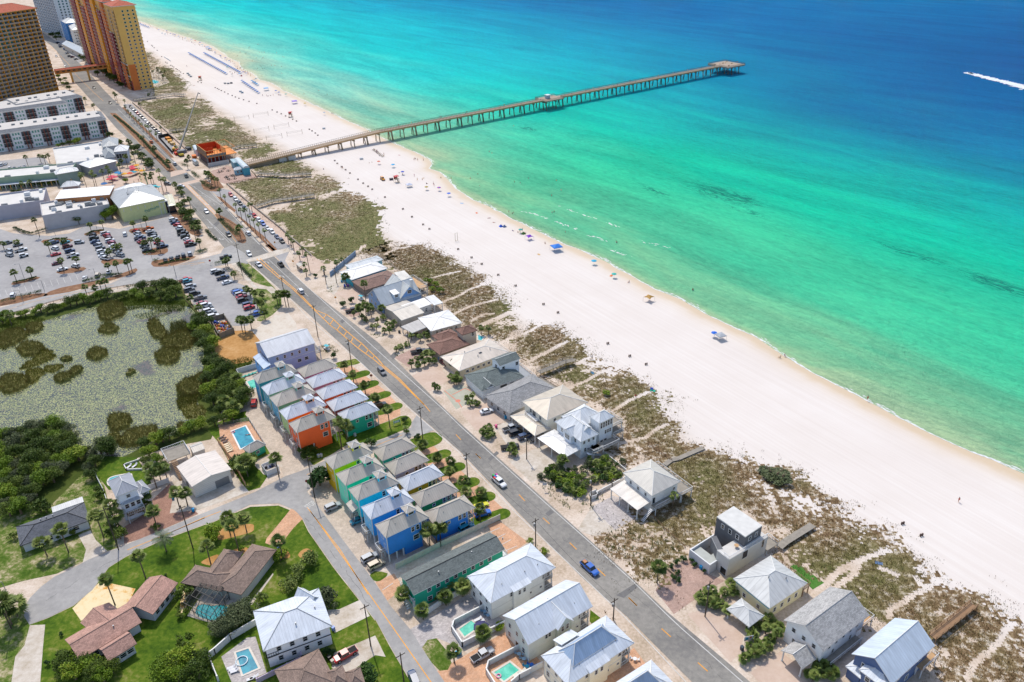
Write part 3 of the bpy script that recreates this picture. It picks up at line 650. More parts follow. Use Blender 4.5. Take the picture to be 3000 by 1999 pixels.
def gable_wall(mb,F,L,W,z,rise,axis,ov):
 """triangles closing the gable ends, on the wall planes"""
 if axis=='x':
  k=rise*(1-0);zz=z+rise*(ov/(W/2))-.2
  for x in(ov,L-ov):
   t=[F.w(x,ov,z-.25),F.w(x,W-ov,z-.25),F.w(x,W-ov,zz),F.w(x,W/2,z+rise-.22),F.w(x,ov,zz)]
   mb.face(t if x>L/2 else t[::-1],0)
 else:
  zz=z+rise*(ov/(L/2))-.2
  for y in(ov,W-ov):
   t=[F.w(ov,y,z-.25),F.w(L-ov,y,z-.25),F.w(L-ov,y,zz),F.w(L/2,y,z+rise-.22),F.w(ov,y,zz)]
   mb.face(t if y<W/2 else t[::-1],0)
WPAR={}
def window(parent,F,side,u,z,L,W,ov,w_=1.0,h_=1.4,g=None,mull=True,frame=None,name='window'):
 """side 0: y=ov face, 1: x=ov face, 2: x=L-ov face, 3: y=W-ov face; u along it"""
 mb=MB();mg=MB();t=.07
 def bx(m,u0,u1,z0,z1,d0,d1,mi=0):
  if side==0:m.box(F,u0,ov-d1,z0,u1,ov-d0,z1,mi)
  elif side==1:m.box(F,ov-d1,u0,z0,ov-d0,u1,z1,mi)
  elif side==2:m.box(F,L-ov+d0,u0,z0,L-ov+d1,u1,z1,mi)
  else:m.box(F,u0,W-ov+d0,z0,u1,W-ov+d1,z1,mi)
 f=.13
 bx(mb,u-w_/2-f,u-w_/2,z-f,z+h_+f,.0,t);bx(mb,u+w_/2,u+w_/2+f,z-f,z+h_+f,.0,t)
 bx(mb,u-w_/2,u+w_/2,z-f,z,.0,t);bx(mb,u-w_/2,u+w_/2,z+h_,z+h_+f,.0,t)
 if mull:bx(mb,u-w_/2,u+w_/2,z+h_/2-.03,z+h_/2+.03,.03,.05)
 bx(mg,u-w_/2,u+w_/2,z,z+h_,-.03,.028)
 o=mb.link(name,frame or TRIM,parent);mg.link('pane',g or GLASS,o);return o
def roof_units(mb,F,spec,z):
 for x,y,a,b,h in spec:mb.box(F,x-a/2,y-b/2,z,x+a/2,y+b/2,z+h)
def house(name,label,wings,cat='house',extra=None):
 """wings: dict(s, z, rise, kind, roof, wall, ov, z0, win=[(side, floor_z, n, w, h)], deck...)"""
 root=None;frs=[]
 for i,w_ in enumerate(wings):
  F,L,W=fr(w_['s'],w_['z']);ov=w_.get('ov',.5);z=w_['z'];rise=w_.get('rise',1.5);k=w_.get('kind','hip');z0=w_.get('z0',0.0)
  if root is None:
   c=F.w(L/2,W/2,0);root=thing(name,label,cat,c)
  rm=w_['roof'];fm=w_.get('fascia',TRIM);frs.append((F,L,W))
  mb=MB()
  if k=='hip':hip_roof(mb,F,L,W,z,rise,ridge=w_.get('ridge'))
  elif k in('gx','gy'):gable_roof(mb,F,L,W,z,rise,k[1])
  elif k=='flat':
   mb.box(F,0,0,z-.3,L,W,z,1,0)
   if w_.get('parapet',0):
    h=w_['parapet'];t=.25
    for q in((0,0,L,t),(0,W-t,L,W),(0,t,t,W-t),(L-t,t,L,W-t)):mb.box(F,q[0],q[1],z+.002,q[2],q[3],z+h,1)
  elif k=='shed':
   c=[F.w(0,0,z),F.w(L,0,z),F.w(L,W,z+rise),F.w(0,W,z+rise)];mb.face(c,0);eaves(mb,c,.15)
  elif k=='shedx':
   c=[F.w(0,0,z),F.w(L,0,z+rise),F.w(L,W,z+rise),F.w(0,W,z)];mb.face(c,0);eaves(mb,c,.15)
  ro=mb.link('roof',[rm,fm,w_.get('cap',fm)],root,uv=True)
  # vents on the roof
  if w_.get('vents'):
   for(vx,vy)in w_['vents']:
    mv=MB();zz=z+rise*min(vx,L-vx,vy,W-vy)/(min(L,W)/2)if k=='hip' else z+rise*.5
    if k=='flat':zz=z
    mv.tube(F.w(vx,vy,zz-.2),F.w(vx,vy,zz+.55),.13,n=6);mv.tube(F.w(vx,vy,zz+.5),F.w(vx,vy,zz+.62),.2,n=6);mv.link('vent_pipe',METALG,ro)
  if w_.get('wall')is not None:
   mw=MB();mw.box(F,ov,ov,z0,L-ov,W-ov,z-.24)
   if k in('gx','gy'):gable_wall(mw,F,L,W,z,rise,k[1],ov)
   mw.link('wall',w_['wall'],root)
   if w_.get('trim'):
    mt=MB()
    for x,y in((ov,ov),(L-ov,ov),(L-ov,W-ov),(ov,W-ov)):mt.box(F,x-.1,y-.1,z0,x+.1,y+.1,z-.25)
    for zz in w_.get('bands',()):mt.box(F,ov-.04,ov-.04,zz,L-ov+.04,W-ov+.04,zz+.16)
    mt.link('corner_trim',w_['trim'],root)
  elif k!='none':
   mc_=MB()
   nx_=w_.get('posts',3);
   for i_ in range(nx_):
    t=i_/(nx_-1);yy=ov+(W-2*ov)*t
    cm=MB();cm.box(F,ov-.13,yy-.13,z0,ov+.13,yy+.13,z-.2);cm.box(F,ov-.2,yy-.2,z0,ov+.2,yy+.2,z0+.35);cm.link('column',TRIM,root)
    if w_.get('posts2',True):
     cm=MB();cm.box(F,L-ov-.13,yy-.13,z0,L-ov+.13,yy+.13,z-.2);cm.link('column',TRIM,root)
  for q in w_.get('win',()):
   side,zz,n=q[:3];ww=q[3]if len(q)>3 else 1.0;hh=q[4]if len(q)>4 else 1.4;lo,hi=(q[5],q[6])if len(q)>6 else(.12,.88)
   span=(L if side in(0,3)else W)
   for j in range(n):
    u=span*(lo+(hi-lo)*((j+.5)/n));window(root,F,side,u,zz,L,W,ov,ww,hh,w_.get('glass'))
  for q in w_.get('doors',()):
   side,u,zz,ww,hh=q;window(root,F,side,(L if side in(0,3)else W)*u,zz+.1,L,W,ov,ww,hh,None,False,None,'door')
 if extra:extra(root,frs)
 return root,frs
def deck(root,F,x0,y0,x1,y1,z,m=None,sides='xXyY',legs=True,rail=WHITEW,h=1.05,th=.2):
 m=m or WOODG;mb=MB();mb.box(F,x0,y0,z-th,x1,y1,z);d=mb.link('deck',m,root)
 mr=MB();P_=[]
 if 'y' in sides:P_.append(((x0,y0),(x1,y0)))
 if 'Y' in sides:P_.append(((x0,y1),(x1,y1)))
 if 'x' in sides:P_.append(((x0,y0),(x0,y1)))
 if 'X' in sides:P_.append(((x1,y0),(x1,y1)))
 for(a,b),(c,d_)in P_:
  mr.bar(F.w(a,b,z+h),F.w(c,d_,z+h),.1,.08);mr.bar(F.w(a,b,z+.12),F.w(c,d_,z+.12),.05,.06)
  n=max(1,int(math.hypot(c-a,d_-b)/.45))
  for i in range(n+1):
   t=i/n;x=a+(c-a)*t;y=b+(d_-b)*t;r=.05 if i%4 else.09
   mr.bar(F.w(x,y,z-.05),F.w(x,y,z+h),r,r)
 if P_:mr.link('railing',rail,root)
 if legs and z>.8:
  for x in(x0+.15,x1-.15):
   for y in(y0+.15,y1-.15):lm=MB();lm.box(F,x-.1,y-.1,0,x+.1,y+.1,z-th);lm.link('column',rail,root)
def stairs(root,F,x,y,dx,dy,z,w_=1.0,n=8,m=None):
 mb=MB()
 for i in range(n):
  t0=i/n;zz=z*(1-t0);X0=x+dx*t0;Y0=y+dy*t0;X1=x+dx*(t0+1/n);Y1=y+dy*(t0+1/n)
  if abs(dx)>abs(dy):mb.box(F,X0,y-w_/2,zz-.2,X1,y+w_/2,zz-.12)
  else:mb.box(F,x-w_/2,Y0,zz-.2,x+w_/2,Y1,zz-.12)
 mb.link('stairs',m or WHITEW,root)
def part(root,name,F,x0,y0,z0,x1,y1,z1,m,top=None):
 mb=MB();mb.box(F,x0,y0,z0,x1,y1,z1,0,1 if top else None);return mb.link(name,[m,top]if top else m,root)
TAN=mroof('cdc3b5');WHT=mroof('e4e7ee');CREAMR=mroof('d8cfc2');LBLU=mroof('e0e6ee',.7);PALER=mroof('c9cac8',.7);SKYW=mroof('e8ebee',.8)
def cottage(name,s,z,wc,roof,label,rear,end=None,cup=None,balc=None):
 wm=siding(wc);em=siding(end or wc)
 def ex(root,frs):
  F,L,W=frs[0];ov=.36
  if rear:
  # end wall board colour where it differs
   if end:part(root,'end_wall',F,ov-.03,ov-.03,0.01 if balc=='no' else 2.6,ov+.02,W-ov+.03,z-.2,em)
   for y in(ov+.2,W/2,W-ov-.2):part(root,'column',F,ov,y-.16,0,ov+.32,y+.16,2.6,TRIM)
   part(root,'column',F,L*.35,ov,0,L*.35+.32,ov+.32,2.6,TRIM);part(root,'column',F,L*.2,ov,0,L*.2+.32,ov+.32,2.6,TRIM)
   # cupola: a raised hipped lantern on the ridge with a window facing the street side
   cw,cl=3.0,3.2;x0=L*.56;y0=W/2-cl/2+.25;zr=z+2.75
   part(root,'cupola_wall',F,x0+.25,y0+.3,z+.6,x0+cw-.25,y0+cl-.25,zr+.1,wm)
   cb=MB();FC=Fr(F.w(x0,y0,0),F.a);hip_roof(cb,FC,cw,cl,zr+.3,.95,.15);cb.link('cupola_roof',[roof,TRIM,TRIM],root,uv=True)
   window(root,Fr(F.w(x0+.25,y0+.3,0),F.a),0,cw/2-.25,zr-.85,cw,cl,0,1.5,.75,None,False)
   # balcony on the lower end, porch decks on the upper end
   if balc!='no':
    deck(root,F,-1.1,W*.3,ov-.02,W*.8,3.0,WOODG,'xyY',False)
    for y in(W*.3+.1,W*.8-.1):part(root,'column',F,-1.0,y-.08,0,-.84,y+.08,2.8,TRIM)
    if balc=='roof':
     rb=MB();c=[F.w(-1.5,W*.2,4.9),F.w(ov,W*.2,5.6),F.w(ov,W*.9,5.6),F.w(-1.5,W*.9,4.9)];rb.face(c,0);eaves(rb,c,.12);rb.link('balcony_roof',[roof,TRIM],root,uv=True)
   for zz in(3.0,6.0):deck(root,F,L-2.3,ov+.1,L-.7,W-ov-.1,zz,WOODG,'XyY',False)
   for y in(ov+.2,W-ov-.2):part(root,'column',F,L-.85,y-.1,0,L-.65,y+.1,z-.2,TRIM)
  else:
   deck(root,F,L-2.4,ov+.1,L-.55,W-ov-.1,3.0,WOODG,'XyY',False);deck(root,F,L-2.4,ov+.1,L-.55,W-ov-.1,.25,WOODG,'yY',False)
   for y in(ov+.2,W/2,W-ov-.2):part(root,'column',F,L-.75,y-.1,0,L-.55,y+.1,z-.2,TRIM)
 F,L,W=fr(s,z);W*=.95;root=thing(name,label,'house',F.w(L/2,W/2,0));ov=.36
 mb=MB();hip_roof(mb,F,L,W,z,2.5 if rear else 2.4,.13);ro=mb.link('roof',[roof,TRIM,roof],root,uv=True)
 mv=MB();mv.tube(F.w(L*.3,W*.3,z+.9),F.w(L*.3,W*.3,z+1.7),.1,n=6);mv.link('vent_pipe',METALG,ro)
 z0=2.6 if rear and balc!='no' else 0
 part(root,'wall',F,ov,ov,z0,L-2.3,W-ov,z-.14,wm)
 if rear:part(root,'lower_wall',F,L*.4,ov+.02,0,L-2.4,W-ov-.02,2.6,wm)
 for x,y in((ov,ov),(L-2.3,ov),(L-2.3,W-ov),(ov,W-ov)):part(root,'corner_trim',F,x-.09,y-.09,z0,x+.09,y+.09,z-.25,TRIM)
 fl=(3.6,6.6)if rear else(1.0,4.0)
 L2=L-2.3+ov
 window(root,F,0,L*.62,fl[1],L2,W,ov,.8,1.5);window(root,F,0,L*.73,fl[1],L2,W,ov,.8,1.5)
 window(root,F,0,L*.68,fl[0],L2,W,ov,1.5,1.5);window(root,F,1,W*.5,fl[1],L2,W,ov,1.4,1.3);window(root,F,1,W*.3,fl[0],L2,W,ov,.9,1.8,None,False,None,'door')
 if not rear:window(root,F,0,L*.35,fl[1]+.3,L2,W,ov,.7,.7,None,False)
 window(root,F,3,L*.3,fl[1],L2,W,ov,.9,1.4);window(root,F,3,L*.6,fl[0],L2,W,ov,.9,1.4)
 for y in(W*.3,W*.7):window(root,F,2,y,fl[1],L2,W,ov,1.0,1.9,None,False,None,'door')
 ex(root,[(F,L,W)]);return root
ZR,ZF=8.9,6.0
for q in(('G 288,478 330,550 690,430',ZR,'2f8aa0',TAN,'tall teal-blue stilt cottage with tan metal roof by the walled pool',1,'2f93c4','no'),('G 355,578 425,655 778,530',ZR,'74a98a',WHT,'tall sage green stilt cottage with white metal roof, second of the northern rear row',1,'58a0b0',None),('G 438,668 507,760 862,627',ZR,'5aa58f',TAN,'tall sea-green stilt cottage with tan metal roof, middle of the northern rear row',1,'4f9ab5',None),('G 524,792 597,882 963,742',ZR,'f08a10',WHT,'tall orange-yellow stilt cottage with white metal roof, pale green end wall',1,'a9c07a',None),('G 610,907 688,1000 1055,857',ZR,'ea5c2a',TAN,'tall bright orange-red stilt cottage with tan metal roof',1,None,None),('G 690,412 758,492 1060,380',ZF,'c0507c',TAN,'two storey magenta pink cottage with tan metal roof beside the lavender house',0,None,None),('G 768,505 838,590 1150,478',ZF,'a583a5',WHT,'two storey mauve cottage with white metal roof',0,None,None),('G 860,610 932,697 1248,578',ZF,'e86c2c',WHT,'two storey orange cottage with white metal roof facing the highway',0,None,None),('G 958,712 1030,803 1350,683',ZF,'a8434a',WHT,'two storey brick-red cottage with white metal roof',0,None,None),('G 1052,818 1132,905 1452,790',ZF,'189a80',WHT,'two storey jade green cottage with white metal roof at the lawn corner',0,None,None),('H 147,290 238,398 605,240',ZR,'ddd010',TAN,'tall yellow stilt cottage with tan metal roof',1,'d8b010','no'),('H 258,428 353,545 720,382',ZR,'18d8a4',TAN,'tall spring-green stilt cottage with tan metal roof',1,'70dcb8','no'),('H 370,570 465,685 848,518',ZR,'10c8d8',TAN,'tall cyan stilt cottage with tan metal roof and a roofed balcony',1,'18ccb8','roof'),('H 490,735 584,857 985,680',ZR,'30a0dc',WHT,'tall light blue stilt cottage with white metal roof',1,'68b8e0',None),('H 618,895 722,1027 1120,835',ZR,'2478c4',TAN,'tall royal blue stilt cottage with tan metal roof, last of the rear row',1,'4a8cd0',None),('H 600,212 690,318 1000,180',ZF,'1aae8c',TAN,'two storey green-teal cottage with tan metal roof by the cross street',0,None,None),('H 705,338 802,450 1122,306',ZF,'8598c0',TAN,'two storey periwinkle cottage with tan metal roof and pink door',0,None,None),('H 820,480 917,597 1255,440',ZF,'c48a1c',WHT,'two storey mustard gold cottage with white metal roof',0,None,None),('H 945,622 1042,745 1392,585',ZF,'1f8a4a',TAN,'two storey leaf green cottage with tan metal roof',0,None,None),('H 1078,775 1172,912 1540,738',ZF,'2274c6',TAN,'two storey deep blue cottage with tan metal roof behind the yellow sports car',0,None,None)):
 cottage('stilt_cottage' if q[5]else 'cottage',q[0],q[1],q[2],q[3],q[4],q[5],q[6],None,q[7])
 # pool huts and the lavender house
house('pool_hut','small green pool hut with hipped tan roof at the foot of the large pool',[dict(s='G 175,1155 252,1188 415,1112',z=2.9,rise=1.7,roof=TAN,wall=siding('1aa080'),ov=.35,win=[(0,1.1,1,1,.8)])],'hut')
def lav(root,frs):
 F,L,W=frs[0]
 part(root,'lower_wall',F,L*.42,.46,.2,L-.5,.5,4.6,siding('c99ac2'))
 deck(root,F,L-.5,.6,L+1.6,W-.6,3.4,WOODG,'XyY');part(root,'column',F,L+1.3,.7,0,L+1.6,1.0,6,TRIM);part(root,'column',F,L+1.3,W-1,0,L+1.6,W-.7,6,TRIM)
b_,c2_=pts('G 418,312 860,172',8.0);r1=pts('G 356,188',11.0)[0];a_=b_+(r1-b_)*2;a_.z=0
def S3(a,b,c):return(a,b,c)
_fr=fr
def fr(s,z):
 if isinstance(s,tuple):return frame3(*s)
 return _fr(s,z)
house('lavender_house','three storey lavender and pink house with a long pale metal roof',[dict(s=S3(a_,b_,c2_),z=8.0,rise=3.0,kind='gx',roof=mroof('d6d8de',.5),wall=siding('97a4c4'),ov=.45,trim=TRIM,bands=(4.6,),win=[(0,5.6,5,.8,1.2),(0,2.2,2,1.3,1.2,.55,.85),(1,5.4,2,.9,1.3)]),dict(s='G 292,300 385,412 450,385',z=5.6,rise=.8,kind='shedx',roof=mroof('c3d2e6',.5),wall=siding('6fa4dc'),ov=.4,win=[(1,3.4,2,1,1.2)])],'house',lav)
# long green motel
def motel(root,frs):
 F,L,W=frs[0]
 deck(root,F,-.2,.5,.45,W-.5,3.0,WHITEW,'xyY',True);deck(root,F,L-.45,.5,L+1.0,W-.5,3.0,WHITEW,'XyY',True);deck(root,F,L*.75,W-.4,L*.95,W+.9,3.0,WHITEW,'XxY',True)
 stairs(root,F,-.8,W*.7,0,-3.5,3.0)
house('motel','long two storey green motel with a low dark grey shingle roof',[dict(s='L 218,590 350,768 1190,345',z=5.8,rise=1.5,kind='gx',roof=shingle('747c7a'),wall=siding('139a7c'),ov=.45,cap=DARK,win=[(0,4.0,8,.9,1.1),(0,1.1,8,1.1,1.2),(1,4,1,1,1.2)],vents=[(8,2),(18,3),(27,2.5)])],'motel',motel)
# white beach houses by the side street
GREYS=siding('d8d8d4');GREYG=siding('aab0a4');IVORY=siding('e2d9c4')
def wh(root,frs):
 F,L,W=frs[0];deck(root,F,L-3.2,.6,L-.6,W-.6,3.2,WOODG,'Xy',False)
 for y in(.8,W/2,W-.8):part(root,'column',F,L-.8,y-.12,0,L-.56,y+.12,6.2,TRIM)
def mk_white(s,z,lab,wall,win0,sheds,kind_='hip',rise=2.6,roof=None,more=()):
 roof=roof or LBLU;F,L,W=fr(s,z)
 ws=[dict(s=S3(Vector(F.w(0,W,0)),Vector(F.w(0,0,0)),Vector(F.w(L,0,0))),z=z,rise=rise,kind=kind_,roof=roof,wall=None,posts=2,posts2=False,ov=.6)]
 root=thing('beach_house',lab,'house',F.w(L/2,W/2,0));ov=.55
 mb=MB();(hip_roof(mb,F,L,W,z,rise)if kind_=='hip' else gable_roof(mb,F,L,W,z,rise,'x'));ro=mb.link('roof',[roof,TRIM,TRIM],root,uv=True)
 for vx in(.25,.6,.8):mv=MB();mv.tube(F.w(L*vx,W*.22,z+.5),F.w(L*vx,W*.22,z+1.6),.1,n=6);mv.link('vent_pipe',METALG,ro)
 mw=MB();mw.box(F,ov,ov,0,L-3.2,W-ov,z-.24)
 if kind_=='gx':gable_wall(mw,F,L,W,z,rise,'x',ov)
 mw.link('wall',wall,root)
 for x,y in((ov,ov),(L-3.2,ov),(L-3.2,W-ov),(ov,W-ov)):part(root,'corner_trim',F,x-.1,y-.1,0,x+.1,y+.1,z-.25,TRIM)
 part(root,'band',F,ov-.03,ov-.03,3.0,L-3.2+.03,W-ov+.03,3.2,TRIM)
 for u in win0:window(root,F,0,L*u,4.3,L,W,ov,.8,1.2)
 for u in(.78,.62,.45):window(root,F,0,L*u,1.7,L,W,ov,.5,.5,None,False)
 for u in(.25,.5,.78):window(root,F,1,W*u,4.2,L,W,ov,.8,1.3)
 window(root,F,1,W*.25,1.1,L,W,ov,.9,1.5);window(root,F,1,W*.8,1.1,L,W,ov,.9,1.5);window(root,F,1,W*.5,.1,L,W,ov,1.1,2.1,DGLASS,False,None,'door')
 deck(root,F,L-3.2,ov,L-.6,W-ov,3.1,WOODG,'Xy',False);deck(root,F,L-3.2,ov,L-.6,W-ov,.3,WOODG,'y',False)
 for y in(.8,W/2,W-.8):part(root,'column',F,L-.85,y-.13,0,L-.6,y+.13,z-.2,TRIM)
 for kd,x0,x1,y0,y1,za,zb in sheds:
  if kd=='s':c=[F.w(x0,y0,za),F.w(x1,y0,za),F.w(x1,y1,zb),F.w(x0,y1,zb)]
  else:c=[F.w(x0,y0,zb),F.w(x1,y0,zb),F.w(x1,y1,za),F.w(x0,y1,za)]
  if kd in 'sn':
   b_=MB();b_.face(c,0);eaves(b_,c,.15);b_.link('bay_roof',[roof,TRIM],root,uv=True)
   part(root,'bay_wall',F,x0+.3,min(y0,y1)+.35,0,x1-.3,max(y0,y1)-.3,min(za,zb)-.16,wall)
   if kd=='s':
    for u in(.35,.65):window(root,Fr(F.w(x0+.3,y0+.35,0),F.a),0,(x1-x0-.6)*u,za-2.1,1,1,0,.6,1.2)
  else:
   Fb=Fr(F.w(x0,y0,0),F.a);LL,WW=x1-x0,y1-y0;b_=MB();gable_roof(b_,Fb,LL,WW,za,zb-za,'y');b_.link('bay_roof',[roof,TRIM,TRIM],root,uv=True)
   mw=MB();mw.box(Fb,.4,.4,0,LL-.4,WW,za-.22);gable_wall(mw,Fb,LL,WW,za,zb-za,'y',.4);mw.link('bay_wall',GREYG,root)
   for u in(.35,.65):window(root,Fb,0,LL*u,za-1.6,LL,WW,.4,.7,1.5)
 for f in more:f(root,F,L,W)
 return root
mk_white('L 836,597 1058,845 1660,516',6.4,'white beach house nearest the green motel, with its roof stepping down at the pool end',GREYS,(.33,.38,.83,.9),[('s',6.2,11.5,-.5,3.6,6.5,7.7),('n',6.5,10.5,8,10.6,6.4,7.6)],'hip',2.7)
a3,b3=pts('L 1165,957 1402,1228',6.4);c3=pts('Z 1115,130',6.4)[0]
mk_white(S3(a3,b3,c3),6.4,'white beach house with an unbroken gabled blue-white roof and grey-green side gable',siding('c6cac2'),(.3,.34,.82,.88),[('g',7.6,12.2,-.9,6.0,6.6,9.3)],'gx',3.3)
a3,b3,c3=pts('Z 362,835 775,1235 1720,665',6.3)
def upper(root,F,L,W):
 Fu=Fr(F.w(3.0,2.2,0),F.a);b_=MB();hip_roof(b_,Fu,L-6.2,W-4.4,7.9,3.1,.3);b_.link('upper_roof',[mroof('a9c0dc',.5),TRIM,TRIM],root,uv=True)  # blue of sky reflected on shaded planes is put into this roof colour
mk_white(S3(a3,b3,c3),6.3,'ivory beach house with a steep upper roof tinted sky-lit blue above a white skirt roof',IVORY,(.3,.36,.8,.86),[('s',5.5,11.3,-.4,3.4,6.5,7.8),('n',4.5,9.5,8,11.0,6.5,7.8)],'hip',2.9,None,(upper,))
a3,b3,c3=pts('Z 1000,1450 1400,1860 2330,1290',6.3)
mk_white(S3(a3,b3,c3),6.3,'beach house cut off by the bottom edge, only its sky-tinted pale roof corner showing',IVORY,(.3,.8),[],'hip',2.9,None,(upper,))
# bottom-left houses
def metal_house(root,frs):
 F,L,W=frs[0];mb=MB();mb.box(F,.45,.42,3.25,L-.5,.52,3.42);mb.link('dark_band',DARK,root)
 deck(root,F,.4,.5,3.0,W*.5,3.2,WOODG,'xy',False,DARK)
house('beach_house','white two storey house with a broad pale blue metal roof beside the rectangular pool',[dict(s='K 757,914 850,1287 1485,1052',z=6.3,rise=2.6,roof=LBLU,wall=siding('e6e6f0',.4),ov=.6,win=[(0,4.2,4,.9,1.3),(0,1.2,4,.9,1.3),(1,4.2,2,1.4,1.5)],vents=[(8,3),(13,6)],cap=METALG),dict(s='K 1110,805 1290,865 1396,810',z=6.3,rise=1.6,kind='gy',roof=LBLU,wall=None,posts=2,ov=.4)],'house',metal_house)
BRS=shingle('9b8578')
house('ranch_house','sprawling brown shingled ranch house next to the screened pool',[dict(s='K 760,283 973,348 668,770'.replace('760,283 973,348 668,770','668,770 975,350 760,283'),z=3.2,rise=1.9,roof=BRS,wall=stucco('d9d4cc'),ov=.5,fascia=paint('8a6f5c',.8),cap=BRS),dict(s='K 425,705 668,372 488,345',z=3.18,rise=1.7,roof=BRS,wall=stucco('d9d4cc'),ov=.5,cap=BRS,fascia=paint('8a6f5c',.8)),dict(s='K 118,625 470,735 560,560',z=3.16,rise=1.9,roof=BRS,wall=stucco('d9d4cc'),ov=.5,cap=BRS,fascia=paint('8a6f5c',.8),win=[(0,1,3,1.2,1.2)])],'house')
PNK=shingle('c49a8a');PF=paint('a58478',.8)
house('ranch_house','pinkish brown ranch house with a bent roof and a rust-stained drive',[dict(s='J 597,1175 727,1367 1302,1015',z=3.0,rise=1.7,kind='gx',roof=PNK,wall=stucco('d8d8de'),ov=.6,fascia=PF,cap=PF,win=[(0,1,3,1.2,1.2)],vents=[(9,2.5)]),dict(s='J 1163,848 1404,947 1586,648',z=3.02,rise=1.7,kind='gx',roof=PNK,wall=stucco('d8d8de'),ov=.6,fascia=PF,cap=PF,win=[(0,1,4,1.2,1.3)]),dict(s='J 908,1262 996,1378 1258,1213',z=3.05,rise=1.6,kind='gx',roof=PNK,wall=stucco('d8d8de'),ov=.6,fascia=PF,cap=PF,win=[(0,1,3,1.3,1.1)]),dict(s='J 850,930 728,1028 950,1110'.replace('850,930 728,1028 950,1110','728,1028 900,1150 1170,960'),z=2.95,rise=1.5,kind='gy',roof=PNK,wall=stucco('d8d8de'),ov=.6,fascia=PF,cap=PF)],'house')
house('ranch_house','brown shingled house at the bottom edge beside the red pickup',[dict(s='K 1040,1425 1110,1800 1490,1520',z=3.3,rise=2.4,roof=BRS,wall=stucco('d5cdc4'),ov=.5,cap=BRS,fascia=paint('8a6f5c',.8)),dict(s='K 1545,1402 1420,1640 1640,1560'.replace('1545,1402 1420,1640 1640,1560','1440,1470 1480,1660 1640,1560'),z=3.1,rise=1.7,roof=BRS,wall=stucco('d5cdc4'),ov=.5,cap=BRS,fascia=paint('8a6f5c',.8)),dict(s='K 1600,1475 1640,1640 1790,1580',z=3.0,rise=1.4,roof=BRS,wall=stucco('d5cdc4'),ov=.5,cap=BRS,fascia=paint('8a6f5c',.8))],'house')
house('ranch_house','low white house with a charcoal shingle roof and white patio cover',[dict(s='I 140,1080 182,1256 826,1022',z=3.0,rise=1.8,roof=shingle('686c74'),wall=stucco('dadde2'),ov=.6,fascia=DARK,cap=DARK,win=[(0,1,4,1.3,1.2)],vents=[(6,6),(7.4,6),(9,6)]),dict(s='I 468,900 483,948 770,850',z=2.7,rise=.1,kind='flat',roof=mroof('cfcfce',.5),wall=None,posts=2,ov=.3)],'house')
def tallw(root,frs):
 F,L,W=frs[0];F2,L2,W2=frs[1];deck(root,F2,.6,-1.2,L2-.6,.6,2.9,WOODB,'xyX',True,WHITEW)
GRH=mroof('b3b5bc',.8)
house('tall_house','white three tier house with grey hipped roofs beside the red brick drive',[dict(s='I 1002,655 1064,805 1270,712',z=9.2,rise=2.2,roof=GRH,wall=siding('d8dae8'),ov=.5,win=[(0,7.2,1,.9,.9),(1,6.9,1,1,1)]),dict(s='I 962,700 1112,888 1325,835',z=6.0,rise=1.2,roof=GRH,wall=siding('d8dae8'),ov=.6,ridge=2.2,win=[(0,4.1,3,.9,1.3),(0,1.2,2,1.2,1.6)]),dict(s='I 1240,680 1290,780 1368,722',z=6.1,rise=1.2,roof=GRH,wall=siding('d8dae8'),ov=.5)],'house',tallw)
def beige(root,frs):
 F,L,W=frs[0];F2=Fr(pts('I 1510,470',3.6)[0],F.a)
 a,b,c=pts('I 1482,388 1540,482 1750,405',3.6);FD,LD,WD=frame3(a,b,c);deck(root,FD,0,0,LD,WD,3.6,WOODG,'xXY',True,WHITEW);stairs(root,FD,LD*.25,0,0,-6.5,3.6,1.6,14,WOODB)
 part(root,'garage_door',F,L*.55,.35,.1,L*.9,.44,2.7,METALG)
house('metal_building','plain beige metal building with a low gable and a wooden roof deck behind',[dict(s='W 403,1073 441,1119 533,1080',z=4.6,rise=1.0,kind='gy',roof=mroof('ddd2c8',1.0),wall=siding('c9c4bd',.6),ov=.4,doors=[(1,.5,0,3,2.6)])],'building',beige)
house('garden_shed','small beige shed with a curved roof behind the metal building',[dict(s='I 1742,330 1775,400 1882,355',z=2.9,rise=.8,kind='gx',roof=mroof('cfc6bb',.6),wall=siding('a8a5a2',.5),ov=.2)],'shed')
